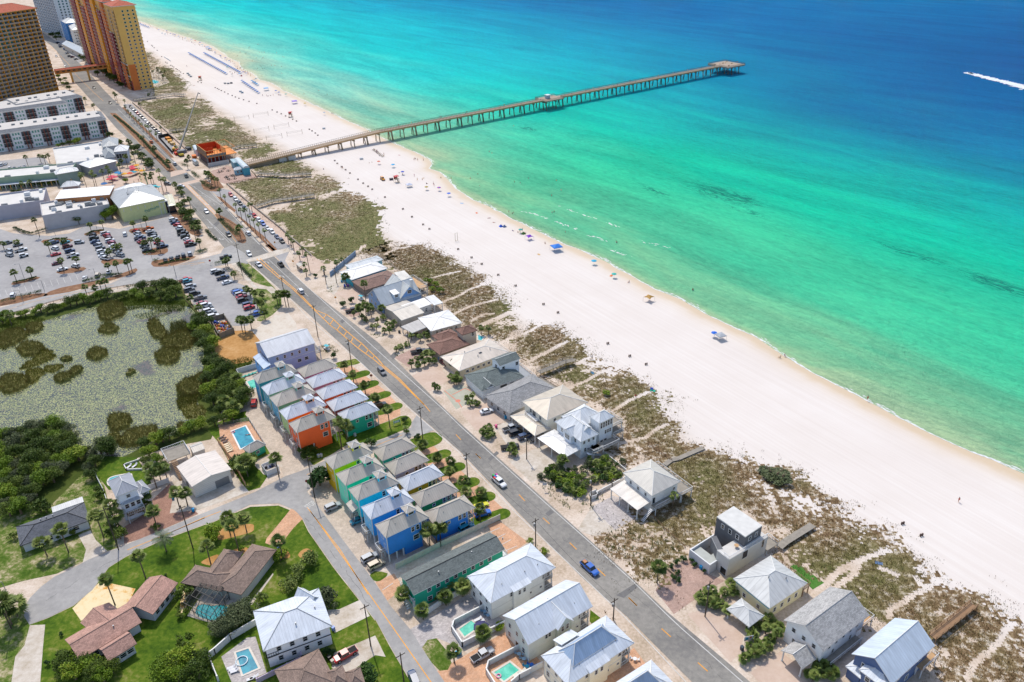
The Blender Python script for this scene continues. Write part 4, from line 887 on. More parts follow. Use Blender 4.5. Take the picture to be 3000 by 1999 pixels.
# seaward houses, from the bus stop down
WR=mroof('eceae8',.9)
house('beach_house','white roofed low house with turquoise walls, first beach house after the boardwalk',[dict(s='E 298,302 408,378 738,268',z=3.6,rise=1.6,roof=WR,wall=siding('35a5b5'),ov=.5,win=[(0,1.3,5,1,1.2)]),dict(s='E 345,240 400,280 735,215'.replace('735,215','700,190'),z=3.9,rise=.9,roof=mroof('c9cfd4',.9),wall=siding('8fb5bd'),ov=.5)],'house')
house('beach_house','low house with a brown shingle roof between the white and the blue gabled houses',[dict(s='E 425,385 528,474 850,360',z=3.2,rise=1.5,roof=shingle('93766a'),wall=stucco('8a8078'),ov=.5,cap=BRS,fascia=paint('7d6458',.8),vents=[(12,3)])],'house')
def bluegable(root,frs):
 F,L,W=frs[0];FD=Fr(F.w(L+.2,1,0),F.a);deck(root,FD,0,0,3.6,W-2,5.6,WOODP,'XyY');deck(root,FD,0,-.5,2.8,W-3,2.8,WOODG,'XyY')
 Fd=Fr(F.w(L*.33,-.2+W*.12,0),F.a);b_=MB();c=[Fd.w(0,-.3,6.4),Fd.w(3,-.3,6.4),Fd.w(3,3.4,7.0),Fd.w(0,3.4,7.0)];b_.face(c,0);eaves(b_,c,.15);b_.link('dormer_roof',[WR,TRIM],root,uv=True)
 part(root,'dormer_wall',Fd,.25,0,4,2.75,3.3,6.2,siding('b8c6d4'));window(root,Fd,0,1.5,4.9,3,3,0,1.5,1.0)
 F2,L2,W2=frs[1];window(root,F2,0,L2/2,5.2,L2,W2,.4,1.8,1.4);part(root,'chimney',F2,L2*.62,1.2,6,L2*.62+1.1,2.3,10.4,WHITEW)
BG=mroof('c6ccd0',.6)
house('beach_house','blue chalet with steep pale metal gables and a chimney',[dict(s='E 562,512 690,625 1040,503',z=3.4,rise=5.2,kind='gx',roof=BG,wall=siding('7f9cc0'),ov=.5,win=[(1,1.2,3,1,1.3),(1,4.4,2,1,1.2)]),dict(s='E 705,445 843,568 1045,500',z=3.45,rise=4.9,kind='gy',roof=mroof('d6d8d4',.6),wall=siding('6b93c4'),ov=.4,win=[(0,1.2,3,1,1.2)]),dict(s='E 800,310 870,385 965,360',z=6.0,rise=.1,kind='flat',roof=mroof('d9d5cc',.8),wall=siding('a0a8a8'),ov=.3)],'house',bluegable)
def tanlow(root,frs):
 F,L,W=frs[1];deck(root,F,L*.62,.2,L+.8,W-.3,.9,WOODG,'XyY')
house('beach_house','low house with a patchwork of tan and white flat metal roofs',[dict(s='E 725,622 867,750 1060,667',z=3.3,rise=1.1,kind='gx',roof=mroof('d0c8bc',.6),wall=stucco('cfc8ba'),ov=.4),dict(s='E 845,600 935,672 1150,598'.replace('845,600','860,625'),z=3.7,rise=.5,kind='shed',roof=WR,wall=stucco('e6e4e0'),ov=.35,win=[(0,1.1,3,1,1.3)]),dict(s='E 1100,530 1165,610 1236,580',z=3.6,rise=.1,kind='flat',roof=mroof('dedede',.6),wall=None,posts=2,ov=.3)],'house',tanlow)
house('beach_house','white hipped metal roof house with a grey flat carport',[dict(s='E 1028,722 1137,850 1420,766',z=3.3,rise=1.5,roof=WR,wall=stucco('cfc9bd'),ov=.5,win=[(0,1.2,5,1.1,1.1)]),dict(s='E 878,800 962,866 1115,792',z=3.0,rise=.1,kind='flat',roof=mroof('b9b5b0',.7),wall=None,posts=2,ov=.4)],'house')
BR2=shingle('8f6c5f')
def brownpool(root,frs):
 F,L,W=frs[2];window(root,F,0,L*.7,4.2,L,W,.5,.9,1.6);window(root,F,2,W*.5,4.2,L,W,.5,.9,1.4)
house('beach_house','brown shingled house with an upper floor block and a tiny pool',[dict(s='E 1102,968 1218,1068 1490,965',z=3.3,rise=1.7,roof=BR2,wall=stucco('cfc0ae'),ov=.6,cap=BR2,fascia=paint('7a5c4e',.8)),dict(s='E 1145,888 1230,950 1400,880',z=3.4,rise=1.3,roof=BR2,wall=stucco('cfc0ae'),ov=.6,cap=BR2,fascia=paint('7a5c4e',.8)),dict(s='E 1347,832 1425,885 1575,845',z=6.2,rise=1.4,roof=BR2,wall=stucco('cfc0ae'),ov=.55,cap=BR2,fascia=paint('7a5c4e',.8))],'house',brownpool)
house('beach_house','long cream metal hip roofed house with a skylight',[dict(s='E 1230,1080 1397,1215 1848,1036',z=3.5,rise=1.9,roof=mroof('ddd0c2',.5),wall=stucco('d9cbae'),ov=.6,win=[(0,1.3,7,1.1,.9)],vents=[(10,3),(16,4),(7,7)])],'house',lambda r,f:(part(r,'skylight',f[0][0],f[0][1]*.52,f[0][2]*.3,4.3,f[0][1]*.52+1.2,f[0][2]*.3+.9,4.85,DGLASS),deck(r,f[0][0],f[0][1]-.5,.5,f[0][1]+2.2,f[0][2]-.5,.9,WOODG,'XyY')))
DG=shingle('76807e')
def dg(root,frs):
 F,L,W=frs[0];deck(root,F,L-.5,-.5,L+4.5,W+.5,1.6,METALG,'XyY')
 Fp=Fr(F.w(L*.1,-.3,0),F.a);b_=MB();gable_roof(b_,Fp,3.4,5,4.2,1.4,'y');b_.link('dormer_roof',[DG,TRIM,TRIM],root,uv=True);part(root,'dormer_wall',Fp,.3,.4,0,3.1,4,4.0,siding('d5d9da'))
 window(root,F,0,L*.52,1.0,L,W,.5,2.6,1.9);window(root,F,0,L*.72,1.2,L,W,.5,1.6,1.4);window(root,F,0,L*.88,1.2,L,W,.5,1.6,1.4)
house('beach_house','white house with dark grey-green shingles and a small upper storey',[dict(s='F 30,310 195,462 583,322',z=3.6,rise=2.5,roof=DG,wall=siding('d5d9da'),ov=.5,cap=DG),dict(s='F 285,160 357,228 542,153',z=7.6,rise=1.3,kind='gx',roof=DG,wall=siding('e0e3e6'),ov=.4,win=[(0,5.2,1,1,1.3,.1,.3),(0,5.2,1,1,1.3,.75,.95),(1,5.2,1,1,1.4)])],'house',dg)
house('beach_house','large single storey house with a plain grey shingled hip roof',[dict(s='F 247,490 447,662 868,430',z=3.7,rise=2.6,roof=shingle('a3a3a3'),wall=stucco('c9c6c2'),ov=.6,cap=shingle('a3a3a3'),win=[(1,1.1,3,1.3,1.4)])],'house',lambda r,f:deck(r,f[0][0],f[0][1]-.5,.5,f[0][1]+3.5,f[0][2]-.5,1.2,WOODG,'XyY',True,WOODB))
def tan2(root,frs):
 F,L,W=frs[0];deck(root,F,-1.2,W*.35,.5,W*.75,3.9,WHITEW,'xyY',False);window(root,F,1,W*.55,4.0,L,W,.5,1.6,2,None,False,None,'door')
house('beach_house','two storey cream house with a tan standing seam hip roof and a carport wing',[dict(s='F 567,552 790,728 1166,560',z=6.6,rise=2.3,roof=mroof('cbbfae',.5),wall=siding('ddd6c6'),ov=.55,win=[(0,4.4,4,.9,1.1),(1,4.4,2,.9,1.3)]),dict(s='F 455,686 680,870 830,800',z=3.3,rise=.9,roof=mroof('cbbfae',.5),wall=None,posts=3,ov=.5)],'house',tan2)
def bigw(root,frs):
 F,L,W=frs[0];F1,L1,W1=frs[1]
 deck(root,F,L-4,-2.6,L+6,.5,2.9,WOODG,'xyX',True);deck(root,F1,L1-.5,.3,L1+3.8,W1+2,5.6,WOODG,'XyY',True);deck(root,F1,L1-.5,-.5,L1+3.8,W1+2,2.9,WOODG,'XyY',True)
 stairs(root,F,1.5,-1.5,5.5,0,2.9,1.2,12);deck(root,F,7,-2.2,L-4,.5,2.9,WOODG,'y',True)
 for u in(.2,.36,.52,.68,.84):window(root,F1,0,L1*u,7.0,L1,W1,.4,.6,1.9)
 for u in(.5,.65,.8):window(root,F1,0,L1*u,4.3,L1,W1,.4,.6,1.3)
 for u in(.25,.5):window(root,F1,0,L1*u,.6,L1,W1,.4,1,1.8,None,False,None,'door')
 Fp=Fr(F.w(-1.0,W*.28,0),F.a);b_=MB();gable_roof(b_,Fp,4.6,4.4,6.9,1.9,'x');b_.link('dormer_roof',[SKYW,TRIM,TRIM],root,uv=True)
 mw=MB();mw.box(Fp,.4,.4,3.3,4,4.0,6.7);gable_wall(mw,Fp,4.6,4.4,6.9,1.9,'x',.4);mw.link('dormer_wall',siding('d9dce0'),root)
 for u in(1.5,2.2,2.9):window(root,Fp,1,u,5.0,4.6,4.4,.4,.5,1.5)
 Fq=Fr(F.w(L*.38,W*.15,0),F.a);b_=MB();gable_roof(b_,Fq,3.2,4.4,8.6,1.0,'y');b_.link('dormer_roof',[SKYW,TRIM,TRIM],root,uv=True);part(root,'dormer_wall',Fq,.3,.3,6.4,2.9,3.8,8.4,siding('d9dce0'))
SB=siding('cdd2d6')
house('beach_house','big white beach house with a windowed corner tower and many decks',[dict(s='F 865,737 1103,927 1268,850',z=6.9,rise=3.0,kind='hip',roof=SKYW,wall=SB,ov=.5,win=[(0,5.2,3,.7,.9),(0,2.2,2,.7,1.2),(1,4.8,3,.7,1.2)]),dict(s='F 1180,690 1274,756 1413,690',z=9.6,rise=1.9,roof=SKYW,wall=SB,ov=.4,trim=TRIM),dict(s='F 905,700 1100,800 1330,690',z=6.95,rise=3.0,roof=SKYW,wall=SB,ov=.5),dict(s='F 712,882 955,1070 1105,978',z=3.6,rise=1.0,roof=mroof('f0efee',.8),wall=None,posts=3,ov=.5)],'house',bigw)
def m12(root,frs):
 F,L,W=frs[0];deck(root,F,L-.5,-1.4,L+3.6,W+.6,2.9,WOODG,'XyY');deck(root,F,.5,-1.3,L-.5,.5,2.9,WOODG,'y');stairs(root,F,-.6,-.8,-3.2,0,2.9,1.0,10)
 window(root,F,0,L*.12,3.0,L,W,.5,.9,2.0,None,False,None,'door')
house('beach_house','white two storey house with a pyramid-like metal roof and an open columned carport',[dict(s='M 388,270 660,482 925,350',z=6.6,rise=2.6,roof=mroof('d0cbc2',.5),wall=siding('dcdad6',.5),ov=.5,win=[(1,4.4,3,.7,1.0),(0,4.2,1,.7,.9,.7,.95)]),dict(s='M 282,410 525,612 652,528',z=3.6,rise=.5,kind='shedx',roof=mroof('e3dcd4',.35),wall=None,posts=4,posts2=False,ov=.35)],'house',m12)
def modern(root,frs):
 F,L,W=frs[0];F1,L1,W1=frs[1]
 part(root,'balcony_screen',F1,.3,.3,6.0,.5,W1-.3,6.05,WHITEW)
 mr=MB()
 for(a,b,c,d)in((0.1,.1,L1-.1,.1),(.1,.1,.1,W1*.42)):
  mr.bar(F1.w(a,b,7.05),F1.w(c,d,7.05),.1,.08)
  n=int(math.hypot(c-a,d-b)/.3)
  for i in range(n+1):t=i/n;mr.bar(F1.w(a+(c-a)*t,b+(d-b)*t,6.0),F1.w(a+(c-a)*t,b+(d-b)*t,7.05),.05,.05)
 mr.link('railing',WHITEW,root)
 window(root,F1,0,L1*.42,3.3,L1,W1,0,1.8,2.4,DGLASS,False);window(root,F1,0,L1*.88,3.3,L1,W1,0,.8,2.6,DGLASS,False);window(root,F1,1,W1*.3,.1,L1,W1,0,1.8,2.2,DGLASS,False,None,'door')
 FA=Fr(pts('M 1003,972',3.0)[0],F1.a-.02)
 a,b,c=pts('M 1003,972 1192,1117 1258,1075',3.2);Fc,Lc,Wc=frame3(a,b,c)
 for q in((0,0,Lc,.3),(0,.3,.3,Wc),(.3,Wc-.3,9.0,Wc)):part(root,'courtyard_wall',Fc,q[0],q[1],0,q[2],q[3],3.2,WHITEW)
 part(root,'courtyard_roof',Fc,.3,.3,2.4,3.4,Wc-.3,2.55,paint('b9bcb6',.8));part(root,'courtyard_roof',Fc,3.4,.3,2.41,6,2.6,2.56,paint('b9bcb6',.8))
 deck(root,F1,L1,-.5,L1+4.2,W1*.75,1.6,WOODG,'XY',True)
 t=MB();tp=F.w(-1.6,1.0,6.02);t.tube(tp,(tp[0],tp[1],6.7),.06,n=6);t.tube((tp[0],tp[1],6.7),(tp[0],tp[1],6.75),.6,n=12);t.link('terrace_table',WOODP,root)
STG=paint('6f7073',.8,.12,.8)
house('modern_house','modern white cube house with a dark grey upper block, roof terrace and walled court',[dict(s='M 1256,670 1517,856 1671,750',z=9.4,rise=0,kind='flat',roof=paint('dcdad5',.8),wall=STG,ov=.02,win=[(1,7.0,3,.8,1.3),(0,7.0,2,.8,1.2)],glass=DGLASS),dict(s='M 1180,905 1366,1067 1720,850'.replace('1180,905','1262,975'),z=6.0,rise=0,kind='flat',roof=paint('d8d4ce',.8),wall=paint('ddd9d2',.85,.06),ov=.02),dict(s='M 1215,905 1420,1040 1640,905'.replace('1215,905 1420,1040 1640,905','1225,850 1262,975 1300,955'),z=6.02,rise=0,kind='flat',roof=STG,wall=STG,ov=.02)],'house',modern)
GR2=mroof('cfd0cf',1.2)
def creamh(root,frs):
 F,L,W=frs[0];deck(root,F,L-.5,.3,L+1.8,W-.3,2.6,WOODG,'XyY',True,WOODB);part(root,'turquoise_band',F,.44,.44,3.8,.5,W-.5,4.5,paint('1f9ab5'));part(root,'turquoise_band',F,.5,.44,4.05,L-.5,.5,4.5,paint('1f9ab5'))
house('beach_house','cream house with a wide pale hip roof and a turquoise band under the eaves',[dict(s='N 470,614 800,890 1141,652',z=4.8,rise=2.7,roof=GR2,wall=stucco('ece2b8'),ov=.55,win=[(0,1.4,4,.8,1.3),(1,1.4,2,.8,1.1)],vents=[(5,5),(9,3)],glass=DGLASS),dict(s='N 410,890 612,1062 742,950',z=3.0,rise=1.5,roof=GR2,wall=None,posts=2,ov=.4)],'house',creamh)
SHG=shingle('b9b8b6')
def greyg(root,frs):
 F,L,W=frs[0];deck(root,F,L-3,.4,L+3.4,W-.8,2.7,WOODP,'XyY',True);deck(root,F,2,-1.2,L-3,.5,1.4,WOODG,'y',True)
 for y in(.8,W-.9):part(root,'column',F,L-.8,y-.13,2.7,L-.54,y+.13,6.2,TRIM)
house('beach_house','white two storey house with a speckled grey gable roof and matching gabled carport',[dict(s='N 930,997 1292,1285 1716,950',z=6.4,rise=3.1,kind='gx',roof=SHG,wall=siding('dcdcda',.4),ov=.55,cap=SHG,win=[(1,4.6,3,.8,1.1),(1,1.6,2,1,1.1),(0,4.4,5,.7,1.5),(0,1.6,2,.7,1.3)],glass=DGLASS),dict(s='N 890,1285 1100,1447 1246,1366',z=3.3,rise=1.7,kind='gx',roof=SHG,wall=None,posts=2,ov=.5)],'house',greyg)
def bluef(root,frs):
 F,L,W=frs[0];deck(root,F,L*.72,-.8,L+1.5,.6,2.9,WOODP,'Xy',True)
house('beach_house','navy blue house with a large ice-blue metal roof at the bottom right',[dict(s='U 640,742 1052,1032 1500,665',z=6.6,rise=3.4,kind='gx',roof=mroof('d0dcea',.7),wall=siding('4a5f86',.4),ov=.6,win=[(1,4.6,2,1,1.2),(0,4.2,3,1,1.4),(0,1.2,3,1,1.4)]),dict(s='U 725,885 1000,1090 1140,960',z=5.9,rise=1.2,roof=LBLU,wall=siding('4a5f86',.4),ov=.6,win=[(1,3.6,2,.9,1.2)]),dict(s='U 595,850 745,975 860,880',z=3.2,rise=.8,roof=LBLU,wall=siding('4a5f86',.4),ov=.4)],'house',bluef)
# TOWERS, APARTMENTS, SHOPS
OCHRE=paint('f0bc68',.8,.06,.2);OCH2=paint('eda028',.8,.05,.2);MAROON=paint('8e3840',.8,.1,.2);BRICKO=paint('e07c3a',.8,.08,.2);REDT=shingle('c8674a');CREAMW=paint('ddd5cc',.8,.05)
def tower_orange():
 b,c,a=pts('A 1230,835 1385,800 840,552');F,L,W=frame3(a,b,c);H_=70.;W=min(W,190)
 root=thing('apartment_tower','tall ochre and maroon beachfront tower with a red tiled roof edge','tower',F.w(L/2,W/2,0))
 part(root,'wall',F,0,0,0,L,W,H_,OCHRE);fl=23;fh=H_/fl
 # coloured bays stand proud of the landward face (x = 0)
 bays=[(.02,.08,BRICKO,22,1.5),(.11,.17,MAROON,46,1.7),(.19,.24,BRICKO,70,1.6),(.27,.33,MAROON,62,1.7),(.36,.43,OCH2,70.6,2.1),(.46,.52,MAROON,70,1.6),(.55,.6,BRICKO,70,1.7),(.63,.7,MAROON,60,1.6),(.73,.79,OCH2,70,1.7),(.83,.93,MAROON,70,1.5)]
 for i,(f0,f1,m,h,d)in enumerate(bays):
  part(root,'bay',F,-d,W*f0,0,-.003,W*f1,min(h*1.0,H_+.5+i*.1),m)
 part(root,'bay',F,.5,-.35,0,L*.36,-.003,22,BRICKO);part(root,'bay',F,-.4,-.36,0,.49,-.003,8.5,MAROON)
 for z_,f0,f1 in((22,-.01,.14),(46,.15,.36),(60,.2,.6),(30,.4,.7),(12,-.01,.4),(52,.6,.9)):
  part(root,'cornice',F,-1.0,W*f0+.01,z_,-.004,W*f1,z_+.6,CREAMW)
 for k in range(fl-1):
  zz=1.2+k*fh
  for u in(.38,.62,.86):window(root,F,0,L*u,zz,L,W,0,1.5,1.4,DGLASS,False,TRIM)
 stuffw=MB()
 for k in range(fl-1):
  zz=.8+k*fh
  for j in range(34):
   y=W*(j+.5)/34;f=(j+.5)/34
   if any(q[0]-.005<f<q[1]+.005 for q in bays):
    d_=1.5+.9;stuffw.box(F,-2.16,y-.8,zz+.3,-2.12+.0,y+.8,zz+1.7,0)if.36<f<.43 else stuffw.box(F,-1.76,y-.8,zz+.3,-1.7,y+.8,zz+1.7,0);continue
   stuffw.box(F,-1.2,y-1.5,zz,-1.0,y+1.5,zz+1.0,1);stuffw.box(F,-1.2,y-1.5,zz-.15,-.006,y+1.5,zz,1);stuffw.box(F,-.97,y-1.1,zz+.01,-.92,y+1.1,zz+2.2,0)
  for j in range(3):pass
 kind(stuffw.link('balcony',[DGLASS,paint('a08a78',.8)],root),'stuff')
 sb=MB()
 for k in range(fl-1):
  for j in range(12):y=W*(j+.5)/12;sb.box(F,L+.01,y-3,2.4+k*fh,L+1.6,y+3,2.6+k*fh,1);sb.box(F,L+1.45,y-3,2.6+k*fh,L+1.6,y+3,3.5+k*fh,1)
 kind(sb.link('balcony',[DGLASS,CREAMW],root),'stuff')
 mb=MB();hip_roof(mb,Fr(F.w(-1.4,-1.4,0),F.a),L+2.8,W*.16,H_+.3,3.2,.5);mb.link('roof',[REDT,CREAMW,REDT],root,uv=True)
 mb=MB();hip_roof(mb,Fr(F.w(-1.2,W*.17,0),F.a),L*.5,W*.2,H_+1.3,2.8,.5);mb.link('roof',[REDT,CREAMW,REDT],root,uv=True)
 part(root,'roof_slab',F,.5,.5,H_+.002,L-.5,W-.5,H_+.25,CREAMW)
tower_orange()
def tower_left():
 b,d=pts('A 530,830 0,955');a=b+(d-b)*1.9;v=(a-b);n_=Vector((-v.y,v.x,0)).normalized();n_=n_ if n_.y>0 else-n_
 # x runs from the far left end towards the road corner
 F=Fr(a,math.atan2(-v.y,-v.x));L=v.length;W=22;H_=69.
 root=thing('apartment_tower','wide ochre balcony-fronted tower with a red tile roof at the left edge','tower',F.w(L/2,W/2,0))
 part(root,'wall',F,0,0,0,L,W,H_,paint('b98a3c',.8,.06,.2));fl=22;fh=H_/fl
 mb=MB();gm=MB();cols=24
 for k in range(1,fl):
  zz=k*fh;r=MB();r.box(F,.3,-1.5,zz-.2,L+.8,-.003,zz);r.box(F,.3,-1.5,zz,L+.8,-1.42,zz+1.0,1);r.link('balcony',[paint('b0aaa4',.8),paint('a89c92',.7)],root)
  for j in range(cols):
   x=L*(j+.5)/cols;gm.box(F,x-1.5,-.05,zz+.05,x+1.2,-.004,zz+2.3)
 kind(gm.link('window',glass('3c5058'),root),'stuff')
 for j in range(cols+1):
  x=L*j/cols;part(root,'divider',F,x-.15,-1.7,0,x+.15,-.005,H_-.3,OCHRE if j%2 else OCH2)
 se=MB()
 for k in range(fl-1):
  for y in(5,11,17):se.box(F,L+.003,y-1,1.2+k*fh,L+.06,y+1,2.6+k*fh)
 kind(se.link('window',DGLASS,root),'stuff')
 mb=MB();c=Fr(F.w(-1,-2.4,0),F.a);hip_roof(mb,c,L+3,W+4,H_+.3,5,.6);mb.link('roof',[REDT,paint('d0a060',.8),REDT],root,uv=True)
 # skybridge over the highway
 return F,L
FT,LT=tower_left()
p0,p1=pts('A 505,700 990,640',0)
q0,q1=pts('A 505,672 990,612',10.0);Fb=Fr(q0,math.atan2((q1-q0).y,(q1-q0).x));Lb=(q1-q0).length
root=thing('skybridge','covered ochre footbridge with a red tiled roof crossing the highway between two towers','bridge',Fb.w(Lb/2,0,0))
part(root,'deck',Fb,0,-2,8.8,Lb,2,9.2,OCHRE);part(root,'wall',Fb,0,-1.9,9.2,Lb,1.9,12.2,paint('c98a4a',.8));mb=MB();gable_roof(mb,Fr(Fb.w(0,-2.4,0),Fb.a),Lb,4.8,12.3,1.1,'x',.15);mb.link('roof',[REDT,CREAMW,REDT],root,uv=True)
for i in range(10):part(root,'window',Fb,Lb*(i+.25)/10,-1.96,10.3,Lb*(i+.8)/10,-1.9,11.3,DGLASS)
for x in(.28,.6):part(root,'pier',Fb,Lb*x-.8,-.9,0,Lb*x+.8,.9,8.8,OCHRE)
# white tower behind
def tower_white():
 b,c,a=pts('A 595,345 655,330 455,282');F,L,W=frame3(a,b,c);L=max(L,22);H_=95
 F=Fr(b,F.a);root=thing('apartment_tower','pale white and grey tower cut off by the top edge, behind the ochre towers','tower',F.w(L/2,W/2,0));WG=paint('d5dbe2',.8,.05)
 part(root,'wall',F,0,0,0,L,W,H_,WG);g_=MB();k=0
 for k in range(29):
  for x in(.2,.4,.6,.8):g_.box(F,L*x-.9,-.06,2+k*3.2,L*x+.9,-.003,3.8+k*3.2)
  for j in range(10):y=W*(j+.5)/10;g_.box(F,-.06,y-W*.033,2+k*3.2,-.003,y+W*.03,4.2+k*3.2)
 kind(g_.link('window',glass('3a4a5a'),root),'stuff')
 for j in range(11):y=W*j/10;part(root,'fin',F,-1.2,y-.3,0,-.07,y+.3,H_,WG)
 part(root,'roof',F,-1.5,-1,H_+.002,L+1,W+1,H_+1,CREAMW)
tower_white()
SEAB=paint('3f80c0',.8)
def resort(s,z,lab,wall,rise=3):
 def ex(r,f):
  F,L,W=f[0]
 house('resort_block',lab,[dict(s=s,z=z,rise=rise,roof=mroof('e2e0dc',1.2),wall=wall,ov=.4,win=[(0,1.5+3.2*k,5,1.2,1.3)for k in range(int(z//3.3))]+[(1,1.5+3.2*k,2,1.2,1.3)for k in range(int(z//3.3))])],'building')
resort('A 575,185 600,215 730,200',24,'small blue-walled block with a white hip roof in front of the white tower',SEAB)
resort('A 632,240 660,278 770,268',21,'small white block with a white pyramid roof beside the ochre tower',stucco('e2ddd6'))
house('low_hall','low building with a pale grey metal roof beside the treed tower forecourt',[dict(s='A 640,395 770,508 832,490',z=6,rise=3,kind='gy',roof=mroof('c6ccd0',1.2),wall=stucco('d8c8b8'),ov=.5)],'building')
# apartments with mansard roofs
SLATE=shingle('8a8d92')
def flats(s,z,lab,n):
 F,L,W=fr(s,z);root=thing('apartment_block',lab,'apartments',F.w(L/2,W/2,0));PALE=stucco('eceff4')
 part(root,'wall',F,.6,.6,0,L-.6,W-.6,z-.5,PALE);bayw=L/n;BRK=paint('7d4a40',.8)
 for i in range(n):
  x0=.6+(L-1.2)*i/n;x1=.6+(L-1.2)*(i+1)/n;w_=x1-x0
  if i%2==0:
   part(root,'recess',F,x0+.3,.45,3,x1-.3,.59,z-.9,paint('5c666c',.5,.15,.8))
   for k in range(1,4):
    zz=k*(z-.6)/4;r=MB();r.box(F,x0+.3,-1.0,zz-.15,x1-.3,.44,zz);r.box(F,x0+.3,-1.0,zz,x1-.3,-.94,zz+.95,1);r.link('balcony',[WHITEW,DARK],root)
   for xx in(x0+w_*.3,x0+w_*.66):part(root,'pillar',F,xx,-1.1,0,xx+.6,.43,z-.8,BRK)
  else:
   for k in range(4):
    for u in(.22,.5,.78):window(root,F,0,x0+w_*u,.9+k*(z-.6)/4,L,W,.6,1.1,1.5,TEALG,True)
 for k in range(4):
  for u in(.3,.7):window(root,F,2,W*u,.9+k*(z-.6)/4,L,W,.6,1.1,1.5,TEALG,True)
 mb=MB();i_=min(3.2,W*.28);h=1.7
 o=[F.w(0,0,z),F.w(L,0,z),F.w(L,W,z),F.w(0,W,z)];q=[F.w(i_,i_,z+h),F.w(L-i_,i_,z+h),F.w(L-i_,W-i_,z+h),F.w(i_,W-i_,z+h)]
 for j in range(4):mb.face([o[j],o[(j+1)%4],q[(j+1)%4],q[j]])
 eaves(mb,o,.4);ro=mb.link('roof',[SLATE,TRIM],root,uv=True)
 part(root,'flat_roof',F,i_-.1,i_-.1,z+.2,L-i_+.1,W-i_+.1,z+h+.03,paint('d2ccc6',.9,.08))
 for j in range(int(L/7)):x=5+j*7+random.random()*3;part(root,'air_conditioner',F,x,W*.45,z+h+.033,x+2.2,W*.45+1.5,z+h+1.0,METALG)
 return root
flats('A -280,1188 -200,1258 985,1107',12.4,'long white apartment block with grey mansard roof and brick balcony bays, nearest to the shops',13)
flats('A -260,985 -200,1060 625,950',12.15,'white mansard apartment block in the middle, partly hidden behind the nearest block',8)
flats('A 62,925 130,990 742,880',12.85,'white mansard apartment block farthest back, under the wide ochre tower',7)
# shops
ROOFW=paint('dedad4',.85,.1,.15);LAV=stucco('b9b9c6')
def shop(s,z,lab,wall,units=0,parapet=.9,extra=None,nm='shop_building'):
 def ex(root,frs):
  F,L,W=frs[0];rr=random.Random(5)
  for i in range(units):
   x=3+rr.random()*(L-6);y=2+rr.random()*(W-5);a,b,h=1+rr.random()*2.4,1+rr.random()*1.6,.7+rr.random()*1.1
   m_=MB();m_.box(F,x,y,z+.003+i*.001,x+a,y+b,z+h);m_.box(F,x+.2,y+.2,z+h,x+a-.2,y+b-.2,z+h+.15);m_.link('air_conditioner',METALG if i%3 else WHITEW,root)
  if extra:extra(root,frs)
 return house(nm,lab,[dict(s=s,z=z,rise=0,kind='flat',parapet=parapet,roof=ROOFW,wall=wall,ov=.03,fascia=wall)],'shop',ex)
shop('A 450,1378 525,1530 1020,1465',6.5,'white flat roofed shop block behind the apartments car park',stucco('d9d9d9'),7)
def pav(s,z,rise,lab,roof,wall,win=()):house('pavilion',lab,[dict(s=s,z=z,rise=rise,roof=roof,wall=wall,ov=.8,win=win)],'pavilion')
HW=mroof('f2f1ef',1.2);HG=mroof('b4b7b8',1.2)
pav('X 178,268 163,336 378,318',8,2.6,'white hip roofed shop pavilion with blue shutters facing the highway',HW,stucco('c9d3e2'),[(0,3.5,4,1.6,2.6)])
pav('X -20,330 35,425 200,403',8,3.2,'grey and white hip roofed pavilion left of the blue shuttered one',HG,stucco('b9bcc4'))
pav('X -60,165 -10,262 230,247',8.2,2.8,'rear hip roofed pavilion at the end of the flat shop block',HG,stucco('c4c8cc'))
pav('X -230,480 -200,575 130,447',6,2.4,'low white roofed pavilion among the shopping street palms',HW,stucco('a8adb5'))
pav('B 495,72 508,100 725,62',7.5,2.2,'white metal roofed pavilion over the middle shop row',HW,stucco('8fa5a0'))
def arcade(root,frs):
 F,L,W=frs[0];part(root,'canopy',F,0,-3.6,3.2,L,.02,3.4,paint('c3c9d2',.7));n=16
 for i in range(n+1):part(root,'column',F,L*i/n-.15,-3.5,0,L*i/n+.15,-3.2,3.2,TRIM if i%2 else OCHRE)
 for i in range(n):part(root,'shop_window',F,L*(i+.15)/n,-.05,.4,L*(i+.85)/n,.02,2.8,GLASS)
shop('B -120,76 -100,150 622,108',6.2,'long narrow shop row with a covered arcade on its street side',stucco('9fb59c'),6,.8,arcade)
shop('B -170,318 -100,418 384,381',7.0,'white flat roofed shop with a lavender rear wall at the left edge',LAV,8)
shop('B 318,382 390,492 1010,398',7.3,'big flat roofed shop crowded with air conditioning units behind the car park',stucco('c9c6ca'),26)
house('shop_building','long shed with a white metal roof and an orange wall above the crowded flat roof',[dict(s='B 540,258 505,325 1000,292',z=10,rise=1.0,kind='shed',roof=HW,wall=stucco('c98a5c'),ov=.3)],'shop')
pav('B 565,185 552,217 718,206',11,2.2,'small square lookout tower with a white roof rising from the shops',HW,stucco('a8a8ae'),[(0,8,2,1,1.2)])
TY=siding('c2c48c',.5)
